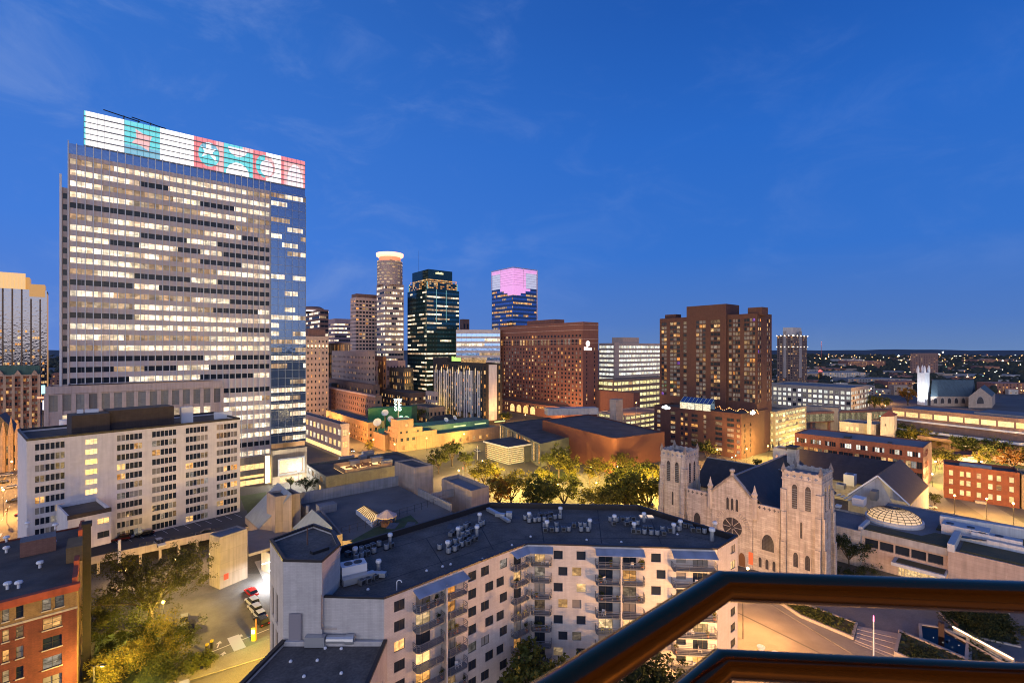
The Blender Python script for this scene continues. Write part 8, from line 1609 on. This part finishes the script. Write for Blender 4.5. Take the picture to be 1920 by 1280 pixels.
c = D(1540, 3200); t = empty('radio_mast', (c.x, c.y, 0), 'thin red-lit radio mast on the horizon', 'mast'); q = M(); q.cyl((c.x,c.y,0),(c.x,c.y,ZP(641,3200)),1.8,1.0,4); q.build('lattice', mat_plain('mast_red',(.35,.08,.06),.6), t); q = M()
for z_ in (.5,.75,1.0): q.lathe((c.x,c.y,58+(ZP(641,3200)-58)*z_), [(0,-2),(2.2,0),(0,2)], 6)
q.build('beacon', mat_emit('mast_beacon',(1,.15,.08),3), t)
# distant street lamps: small glowing heads on poles
fl_m = {}
for nm, colr, s in (('amber',(1,.52,.16),14),('white',(1,.86,.62),14),('orange',(1,.38,.10),12),('greenish',(.5,1,.7),5)):
    q = M(); q.cyl((0,0,0),(0,0,8.2),.12,n=4,m=1); q.lathe((0,0,8.5), [(0,-.5),(.55,0),(0,.5)], 6); fl_m[nm] = q.mesh('street_lamp', [mat_emit('far_lamp_'+nm, colr, s), BLACKM])
fls = []
for k in range(420):
    nm = rnd.choice(('amber','amber','white','white','orange','greenish' if k % 5 == 0 else 'amber')); x = rnd.uniform(1446,1935); yb = 662.5 + 85*rnd.random()**1.25; c = G(x, yb); s = .75 + .55*(c.y/900)*rnd.uniform(.3,1.2); fls.append((c.y, c.x, nm, s))
fls.sort(); rest_ = M()
for k, (cy_, cx_, nm, s) in enumerate(fls):
    sz_ = max(1, min(1.8, cy_/1200))
    if k < 215:
        o = bpy.data.objects.new('street_lamp', fl_m[nm]); COL.objects.link(o); o.location = (cx_, cy_, 0); o.scale = (s, s, sz_)
        tag(o, f'tiny {nm} street light in the distant low city', 'street lamp', f'{nm} lights of the distant city')
    else: rest_.lathe((cx_, cy_, 8.5*sz_), [(0,-.6*s),(.6*s,0),(0,.6*s)], 6, ('amber','white','orange','greenish').index(nm))
o = rest_.build('distant_street_lights', [fl_m[k_].materials[0] for k_ in ('amber','white','orange','greenish')], None, (600,1500,0)); o['kind'] = 'stuff'
for x, y, Y, r_, colr, lab in ((1685,667,1500,5.0,(1,.9,.7),'brightest white floodlight on a mast left of the distant slab tower'),(1690,675,1300,3.5,(1,.5,.15),'orange floodlight under the brightest white one'),(1768,660,2100,6,(1,.9,.7),'white floodlight mast right above the distant slab tower'),(1761,664,1900,4,(1,.9,.75),'smaller white floodlight beside the slab tower roof'),(1880,676,1500,4,(1,.85,.6),'white floodlight right of the rosy brick slab'),(1814,706,820,2.2,(1,.7,.35),'warm floodlight behind the far church roof'),(1580,697,1000,2.2,(1,.6,.25),'orange lamp on the cream hotel corner'),(1466,700,900,2.4,(1,.55,.2),'first orange lamp below the slim residential tower'),(1476,706,850,2.2,(1,.6,.25),'second orange lamp below the slim residential tower'),(1548,672,1700,5,(1,.45,.12),'orange stadium light on the horizon below the mast')):
    c = D(x, Y); z_ = ZP(y, Y); t = empty('floodlight_mast', (c.x,c.y,0), lab, 'floodlight'); q = M(); q.cyl((c.x,c.y,0),(c.x,c.y,max(1,z_-r_*.5)),.4,n=4); q.build('pole', BLACKM, t); q = M(); q.lathe((c.x,c.y,z_), [(0,-r_*.4),(r_*.5,0),(0,r_*.4)], 8); q.build('lamp_head', mat_emit('floodlight_glow', colr, 14), t)
# ================================================================== STREET LAMPS with real light
AMB = (1,.46,.11); WRM = (1,.58,.22); YEL = (1,.64,.13); WHT = (1,.90,.76)
bulb = {}
def lamp(x, y, h, colr, watts, label, head='globe', z=0, group=None, rad=.25):
    c = G(x, y, z); t = empty('street_lamp', (c.x, c.y, z), label, 'street lamp', group); q = M(); q.cyl((0,0,0),(0,0,h),.09,.06,6); 
    if head == 'arm': q.cyl((0,0,h),(1.2,0,h+.25),.06,n=5); q.box(1.0,-.18,h+.18,1.9,.18,h+.34)
    q.build('pole', BLACKM if z == 0 else STEEL, t, loc=(0,0,0)).location = (0,0,0)
    k = colr
    if k not in bulb: bulb[k] = mat_emit('lamp_bulb_%d' % len(bulb), colr, 22)
    q = M(); hx = 1.45 if head == 'arm' else 0; hz = h + (.10 if head == 'arm' else .30); q.lathe((hx,0,hz), [(0,-.34),(.30,-.15),(.36,.05),(.22,.30),(0,.38)] if head != 'arm' else [(0,-.1),(.3,0),(.3,.07),(0,.075)], 10); q.build('lamp_head', bulb[k], t, loc=(0,0,0)).location = (0,0,0)
    l = bpy.data.lights.new('lamp_light', 'POINT'); l.energy = watts; l.color = colr; l.shadow_soft_size = rad; lo = bpy.data.objects.new('lamp_light', l); COL.objects.link(lo); lo.parent = t; lo.location = (hx, 0, hz - .45); return t
LAMPS = [
 # plaza grove
 (1118,930,5,YEL,39780,'plaza lamp glowing brightest among the grove trees'),(962,922,4.5,YEL,22100,'plaza lamp in front of the lit pavilion'),(1108,895,4.5,YEL,3000,'plaza lamp by the concert hall wall'),(1205,928,5,YEL,30940,'plaza lamp at the church end of the grove'),(1005,915,4,YEL,15470,'plaza lamp in the middle of the grove'),(1158,892,4,WRM,2400,'plaza lamp at the rounded brick corner of the concert hall'),(905,880,4,YEL,15470,'plaza lamp left of the lit pavilion'),(860,900,4,WRM,13260,'plaza lamp near the box tower'),(1045,928,4,YEL,15470,'plaza lamp near the grove lawn'),(1232,925,6,YEL,15470,'street lamp beside the left church tower'),(1180,905,4,YEL,22100,'plaza lamp hidden in the densest trees'),
 # storefronts and streets, centre left
 (700,852,8,AMB,7000,'amber street lamp at the tan studio corner'),(655,838,8,AMB,11000,'amber street lamp in front of the pink store'),(740,858,7,YEL,5500,'street lamp against the studio right face'),(800,845,7,YEL,5500,'street lamp along the studio long wall'),(870,836,7,YEL,6000,'street lamp near the end of the studio wing'),(620,810,8,AMB,12000,'amber street lamp by the orange-lit tan block'),(600,800,8,AMB,12000,'amber street lamp behind the pink store'),(700,800,8,AMB,9000,'amber street lamp below the salmon block'),(560,905,5,WHT,7000,'bright white lamp at the storefront'),(500,905,5,WRM,9000,'warm lamp before the storefront column'),(590,900,4,WHT,4000,'white garden lamp left of the restaurant'),
 (985,795,7,AMB,14000,'amber lamp at the hotel arches'),(1050,792,7,AMB,12000,'amber lamp right of the hotel arches'),(945,800,6,AMB,8000,'amber lamp at the hotel left corner'),(800,778,8,YEL,12000,'street lamp at the foot of the dark teal tower'),(770,780,8,AMB,10000,'amber street lamp below the dark teal tower'),(820,800,6,WRM,7000,'warm lamp behind the studio roof'),
 # left street
 (6,968,9,AMB,16000,'amber street lamp on the left street nearest the white block'),(22,905,9,AMB,16000,'amber street lamp on the left street by the crossing'),(10,862,9,AMB,8000,'amber street lamp by the gothic chapel'),(52,862,8,AMB,6000,'amber street lamp beside the old shop'),(75,830,8,AMB,8000,'amber street lamp deep in the street canyon'),(-30,930,9,AMB,15000,'amber street lamp at the left edge of the street'),
 # right
 (1440,862,7,YEL,12000,'street lamp at the yellow garage entrance'),(1400,868,7,AMB,10000,'street lamp at the podium corner crossing'),(1345,870,7,AMB,9000,'street lamp between the podium and the church'),(1500,838,8,YEL,9000,'street lamp under the skyway'),(1600,800,8,AMB,10000,'street lamp along the villa street'),(1660,780,9,AMB,14000,'street lamp on the wide far street'),(1650,755,9,AMB,12000,'farthest street lamp on the wide street'),
 (1754,884,4.5,WRM,18000,'park lamp left of the maroon pavilion'),(1791,881,4.5,WRM,18000,'park lamp in front of the maroon pavilion'),(1828,872,4.5,WRM,18000,'park lamp right of the maroon pavilion'),(1840,884,4.5,WRM,18000,'park lamp above the glowing brick building'),(1748,912,5,WRM,6000,'park lamp at the brick office corner'),(1890,862,4.5,YEL,18000,'park lamp under the convention canopy'),(1860,850,5,YEL,18000,'park lamp at the convention doors'),(1720,858,4,YEL,4000,'park lamp under the lobby trees'),
 (1790,968,7,AMB,4800,'street lamp in front of the glowing brick building'),(1850,975,7,AMB,4800,'street lamp at the middle of the glowing brick building'),(1900,985,7,YEL,4800,'street lamp at the right end of the glowing brick building'),
 (1402,1098,4,WRM,350,'lamp beside the church door'),
]
for x, y, h, colr, w, lab in LAMPS: lamp(x, y, h, colr, w*(6.0 if x < 850 or x > 1260 else 5.0), lab)
lamp(1193,778,8,AMB,16000*1.6,'orange lamp standing on the garage top deck','globe',14.0); lamp(1470,806,6,AMB,12000*1.2,'orange lamp on the roof of the yellow garage','globe',22.0)
lamp(530,1300,8,(1,.58,.05),24000*3.4,'yellow street lamp over the lot entry pavement','arm'); lamp(176,1330,7,YEL,3200*3.4,'white-poled street lamp at the bottom left by the bushes','arm'); lamp(580,1330,9,(1,.60,.07),9000*3.4,'yellow street lamp hidden by the low roof','arm')
lamp(306,1172,4.6,YEL,26000,'lot lamp hidden inside the huge tree'); lamp(236,1095,3.4,WRM,1500*3.4,'low lamp under the parking deck'); lamp(330,1072,3.2,WRM,1800*3.4,'low lamp by the deck wall'); lamp(395,1062,3.2,WRM,1800*3.4,'low lamp next to the concrete shaft')
lamp(1393,1197,8.7,(1,.46,.13),9000*3.4,'tall pale street pole in front of the church street','arm'); lamp(1420,1470,9,(1,.46,.13),12000*3.4,'street lamp at the near kerb right of the pale building','arm'); lamp(1545,1500,9,(1,.46,.13),11000*3.4,'street lamp under the lower rail','arm')
lamp(1690,1480,9,(1,.46,.13),8000*3.4,'street lamp below the frame near the planter','arm')
lamp(880,1560,7,AMB,1000,'street lamp below the balcony front','arm'); lamp(1120,1560,7,AMB,1000,'street lamp below the middle balconies','arm'); lamp(700,1560,7,AMB,900,'street lamp below the low wing','arm')
# garage entry fluorescent and entrance glow
def arealight(name, loc, sx, sy, e, colr, parent, rot=(0,0,0)):
    l = bpy.data.lights.new(name, 'AREA'); l.shape = 'RECTANGLE'; l.size = sx; l.size_y = sy; l.energy = e; l.color = colr; o = bpy.data.objects.new(name, l); COL.objects.link(o); o.parent = parent; o.location = Vector(loc) - parent_world(parent); o.rotation_euler = rot; return o
ge_ = bpy.data.objects['garage_entry']; q = M(); q.obox((-60,121), 40, 5, .3, 5.0, 5.1); q.obox((-57,117), 40, 4, .3, 5.0, 5.1); q.build('ceiling_light', mat_emit('fluorescent', (.95,.97,1), 10), ge_); arealight('ceiling_area_light', (-59,119,4.8), 6, 4, 3800, (.95,.97,1), ge_)
arealight('canopy_light', (dbx.x if False else 0,0,0), 1, 1, 0, (1,1,1), db.root) if False else None
p = a_ = G(1720,1075,3.6); arealight('canopy_light', (p.x,p.y,3.6), 10, 2.5, 900, (1,.66,.32), db.root)
# floodlights on the far church tower (real lights at its foot)
fcz = bpy.data.objects['floodlit_church']; tcen = sum(tC, Vector())/4
for k, (dx, dy) in enumerate(((6,-18),(-14,-14))):
    l = bpy.data.lights.new('tower_floodlight', 'SPOT'); l.energy = 60000; l.color = (.88,.94,1); l.spot_size = R(70); l.shadow_soft_size = .5; o = bpy.data.objects.new('tower_floodlight', l); COL.objects.link(o); o.parent = fcz; pos = Vector((tcen.x+dx, tcen.y+dy, 1.5)); o.location = pos - parent_world(fcz); dirv = Vector((tcen.x,tcen.y,26)) - pos; o.rotation_euler = dirv.to_track_quat('-Z','Y').to_euler()
# slender light columns
def column(x, y, h, colr, label, s=3, group=None):
    c = G(x, y); t = empty('light_column', (c.x,c.y,0), label, 'light column', group); q = M(); q.cyl((0,0,0),(0,0,h*.88),.13,.10,8); q.build('post', WHITEM, t, loc=(0,0,0)).location=(0,0,0); q = M(); q.cyl((0,0,h*.88),(0,0,h),.11,.08,8); q.build('light_tip', mat_emit('column_tip', colr, s), t, loc=(0,0,0)).location=(0,0,0)
    q = M()
    for i in range(5): q.box(-.32,-.05,h*(.70+.028*i),.32,.05,h*(.705+.028*i))
    q.build('spot_arms', BLACKM, t, loc=(0,0,0)).location=(0,0,0); return t
column(1638,1240,8.6,(1,.10,.38),'slim white light column with magenta tip beside the broad steps',4)
for x, y, lab in ((868,908,'red-tipped light column left of the lit pavilion'),(926,932,'red-tipped light column by the box tower edge'),(1035,945,'tall tan light column in the middle of the grove'),(895,862,'short white light column at the pavilion street side')): column(x,y,7.5,(1,.25,.2),lab,2)
def traffic(x, y, h, colr, label):
    c = G(x, y); t = empty('traffic_light', (c.x,c.y,0), label, 'traffic light'); q = M(); q.cyl((0,0,0),(0,0,h),.08,n=6); q.build('pole', BLACKM, t, loc=(0,0,0)).location=(0,0,0); q = M(); q.box(-.2,-.2,h-1.1,.2,.12,h); q.build('housing', mat_plain('signal_yellow',(.35,.25,.03),.6), t, loc=(0,0,0)).location=(0,0,0); q = M(); q.lathe((0,-.22,h-.5),[(0,-.2),(.2,0),(0,.2)],8); q.build('lens', mat_emit('signal_lens', colr, 18), t, loc=(0,0,0)).location=(0,0,0)
traffic(1379,872,5.5,(.25,1,.6),'green traffic light at the podium crossing'); traffic(1372,874,5.0,(.9,1,.95),'white walk signal beside the green traffic light'); traffic(13,980,5,(1,.12,.05),'red traffic light on the left street'); traffic(1650,790,5,(.2,1,.6),'green traffic light on the wide far street'); traffic(1593,790,5,(.2,1,.6),'green traffic light near the skyway end')
c = G(476,1200); t = empty('gate_post', (c.x,c.y,0), 'yellow and green lot gate post with glowing green light', 'gate'); q = M(); q.box(-.4,-.3,0,.4,.3,2.6); q.build('post', mat_plain('gate_yellow',(.45,.36,.03),.6), t, loc=(0,0,0)).location=(0,0,0); q = M(); q.box(-.3,-.34,1.5,.3,-.305,2.3); q.build('lamp', mat_emit('gate_green',(.05,1,.30),5,True), t, loc=(0,0,0)).location=(0,0,0); q = M(); q.cyl((.3,.2,0),(.3,.2,4.2),.12,n=6); q.build('mast', mat_plain('gate_rust',(.3,.12,.05),.6), t, loc=(0,0,0)).location=(0,0,0); l = bpy.data.lights.new('gate_light','POINT'); l.energy=220; l.color=(.1,1,.35); lo=bpy.data.objects.new('gate_light',l); COL.objects.link(lo); lo.parent=t; lo.location=(0,-.8,2)
for x, y, lab in ((397,1215,'yellow-topped ticket post at the lot entry'),(388,1222,'dark ticket post beside the lot entry bush')): c=G(x,y); t=empty('ticket_post',(c.x,c.y,0),lab,'post'); q=M(); q.box(-.2,-.2,0,.2,.2,1.3); q.build('body',BLACKM,t,loc=(0,0,0)).location=(0,0,0); q=M(); q.box(-.22,-.22,1.3,.22,.22,1.7); q.build('cap',mat_plain('post_yellow',(.5,.4,.04),.6),t,loc=(0,0,0)).location=(0,0,0)
for x, y, lab in ((1427,1220,'round white street planter, nearer the tall pole'),(1455,1232,'round white street planter, farther from the tall pole')): c=G(x,y); t=empty('street_planter',(c.x,c.y,0),lab,'planter'); q=M(); q.lathe((0,0,0),[(.45,0),(.75,.9),(.62,.9),(.6,.75),(0,.75)],16); q.build('bowl',WHITEM,t,loc=(0,0,0)).location=(0,0,0)
# ================================================================== CARS
TYRE = mat_plain('tyre',(.012,.012,.012),.8); CARG = mat_plain('car_glass',(.012,.014,.018),.06,0,.8); HUBM = mat_plain('alloy',(.4,.4,.42),.3,.9)
def car(x, y, a, colr, label, z=0, suv=False, group=None, lights=False):
    c = G(x, y, z); t = empty('parked_car', (c.x,c.y,z), label, 'car', group, R(-a)); L_ = 4.6; H1 = .95 if suv else .82; H2 = 1.68 if suv else 1.42
    prof = [(-2.3,.32),(-2.28,.78),(-2.05,H1),(1.05,H1),(2.05,.74),(2.3,.62),(2.3,.30)]; q = M(); n=len(prof)
    for s,w in ((1,.80),(0,0)):
        if not s: continue
        P=[(xx,-.88,zz) for xx,zz in prof]+[(xx,.88,zz) for xx,zz in prof]; q.add(P,[tuple(range(n)),tuple(range(2*n-1,n-1,-1))]+[(i,n+i,n+(i+1)%n,(i+1)%n) for i in range(n)])
    rf=[(-1.95 if suv else -1.55,H2-.03),(.05,H2)]; x0_,x1_=(-2.0,.55) if suv else (-1.6,.5); P=[(x0_,-.70,H2-.05),(x1_-.35,-.70,H2-.03),(x1_-.35,.70,H2-.03),(x0_,.70,H2-.05)]; q.add(P+[(xx,yy,zz+.045) for xx,yy,zz in P],[(3,2,1,0),(4,5,6,7),(0,1,5,4),(1,2,6,5),(2,3,7,6),(3,0,4,7)])
    b_=q.build('body',mat_plain('car_paint',colr,.25,.2,.6),t,loc=(0,0,0)); b_.location=(0,0,0)
    q=M(); bx0,bx1=(-2.15,1.15) if suv else (-2.1,1.15); Bq=[(bx0,-.82,H1-.02),(bx1,-.82,H1-.02),(bx1,.82,H1-.02),(bx0,.82,H1-.02)]; T=[(x0_+.02,-.68,H2-.052),(x1_-.37,-.68,H2-.034),(x1_-.37,.68,H2-.034),(x0_+.02,.68,H2-.052)]; q.add(Bq+T,[(0,1,5,4),(1,2,6,5),(2,3,7,6),(3,0,4,7),(4,5,6,7)]); q.build('window',CARG,t,loc=(0,0,0)).location=(0,0,0)
    for wx in (-1.4,1.42):
        for s in (-1,1): q=M(); q.cyl((wx,s*.70,.32),(wx,s*.90,.32),.32,n=12); o=q.build('wheel',TYRE,t,loc=(0,0,0)); o.location=(0,0,0)
    for s in (-1,1): q=M(); q.box(2.2,s*.62-.2,.55,2.315,s*.62+.2,.72); q.build('headlight',mat_emit('headlight',(1,.93,.8),25) if lights else HUBM,t,loc=(0,0,0)).location=(0,0,0); q=M(); q.box(-2.31,s*.66-.18,.62,-2.24,s*.66+.18,.78); q.build('tail_light',mat_plain('tail_red',(.35,.01,.01),.3),t,loc=(0,0,0)).location=(0,0,0)
RED=(.45,.015,.012); WHI=(.62,.63,.64); BLK=(.012,.012,.014); DRD=(.12,.015,.015); SIL=(.35,.36,.38); BLU=(.02,.03,.07)
car(471,1113,222,RED,'bright red sedan parked under the white lit canopy'); car(473,1131,222,WHI,'white suv parked next to the red sedan',0,True); car(478,1144,222,WHI,'white suv parked third from the red end',0,True); car(486,1154,222,WHI,'white hatchback next to the black suv'); car(490,1168,222,BLK,'black suv at the end of the row by the gate',0,True)
car(356,1182,60,BLK,'black car parked right of the huge tree trunk'); car(345,1168,60,SIL,'silver car half hidden behind the huge tree'); car(316,1180,60,BLK,'dark car under the huge tree crown')
car(226,1013,150,DRD,'dark red suv on the parking deck',4,True); car(271,1004,150,BLK,'black car beside the dark red suv on the deck',4); car(300,1022,40,WHI,'white suv at the edge of the parking deck',4,True); car(384,1001,150,BLU,'dark blue car at the far end of the deck',4)
for i,(x,y,a,cl_) in enumerate(((12,892,140,SIL),(3,906,140,BLK),(45,965,140,DRD),(895,846,60,WHI),(862,851,60,SIL),(828,856,60,BLK),(1112,952,75,SIL),(1335,874,60,RED),(1310,880,60,WHI),(1700,905,20,BLK),(1742,952,30,SIL),(1746,962,30,BLK),(345,1300,55,WHI),(562,1215,50,BLK))):
    car(x,y,a,cl_,{SIL:'silver',BLK:'black',DRD:'dark red',WHI:'white',RED:'red'}[cl_]+' car '+('on the left street by the crossing','at the left edge of the street','near the white block on the left street','parked nearest the lit pavilion','parked along the studio wall, second from the pavilion','parked along the studio wall, third from the pavilion','at the kerb of the plaza grove','waiting at the podium crossing','behind the red one at the podium crossing','in the lane beside the brick office','parked left of the glowing brick building','parked lower left of the glowing brick building','on the yellow street at the bottom edge','at the kerb beside the pale stair tower')[i])
for x,y,a,cl_,lab in ((28,940,139,BLK,'black car with lit headlights driving on the left street'),(18,915,139,SIL,'silver car with lit headlights farther up the left street'),(40,880,139,WHI,'white car with lit headlights by the gothic chapel'),(660,846,60,BLK,'black car with lit headlights passing the pink store'),(720,868,60,DRD,'dark red car with lit headlights at the studio corner'),(1440,872,50,SIL,'silver car with lit headlights at the yellow garage'),(1665,768,20,WHI,'white car with lit headlights on the wide far street'),(1655,752,20,BLK,'black car with lit headlights farthest up the wide far street'),(1215,948,230,BLK,'black car with lit headlights turning beside the left church tower')):
    car(x,y,a,cl_,lab,lights=True)
# ================================================================== BALCONY THINGS
chm=M(); chm.box(-.25,-.25,.4,.25,.25,.45); chm.box(-.25,.2,.45,.25,.25,.9)
for sx in (-.22,.19):
    for sy in (-.22,.19): chm.box(sx,sy,0,sx+.04,sy+.04,.4)
CHY=chm.mesh('patio_chair',[CHAIRM]); CHW=chm.mesh('patio_chair',[CHAIRW])
pm=M(); pm.lathe((0,0,0),[(.16,0),(.22,.38),(.18,.38),(0,.36)],8); rnd=random.Random(3); PLM={}
pots=pm.mesh('pot',[POTM])
for v,lf_ in enumerate((LEAFG,LEAFD,LEAFY)): cm=M(); crown(cm,[(Vector((rnd.gauss(0,.12),rnd.gauss(0,.12),.55+rnd.random()*.6)),.28) for _ in range(7)],34,.08,rnd); PLM[v]=cm.mesh('leaves',[lf_])
side={id(A[1]):'left', id(A[2]):'front'}
for (p0_,p1_,u0,u1,z,r) in bal_spots:
    d_=(p1_-p0_).normalized(); n_=Vector((d_.y,-d_.x,0)); rk=rnd.random(); npl=rnd.choice((0,0,1,2,3)); nch=rnd.choice((0,1,2,0)); wing='angled' if p0_ is A[1] else 'straight'
    for i in range(npl):
        p=p0_+d_*rnd.uniform(u0+.4,u1-.4)+n_*rnd.uniform(.75,1.0); v=rnd.randint(0,2); t=empty('potted_plant',(p.x,p.y,z),f'leafy potted plant on a balcony of the {wing} pale brick front','plant',f'balcony plants on the {wing} front',rnd.random()*6); s=rnd.uniform(.7,1.2); t.scale=(s,s,s)
        for nm,me in (('pot',pots),('leaves',PLM[v])): o=bpy.data.objects.new(nm,me); COL.objects.link(o); o.parent=t
    for i in range(nch):
        p=p0_+d_*rnd.uniform(u0+.6,u1-.6)+n_*.55; yl=rk<.2; o=bpy.data.objects.new('patio_chair',CHY if yl else CHW); COL.objects.link(o); o.location=(p.x,p.y,z); o.rotation_euler.z=rnd.random()*6; tag(o,f'{"yellow" if yl else "white"} patio chair on a balcony of the {wing} pale brick front','chair',f'{"yellow" if yl else "white"} balcony chairs on the {wing} front')
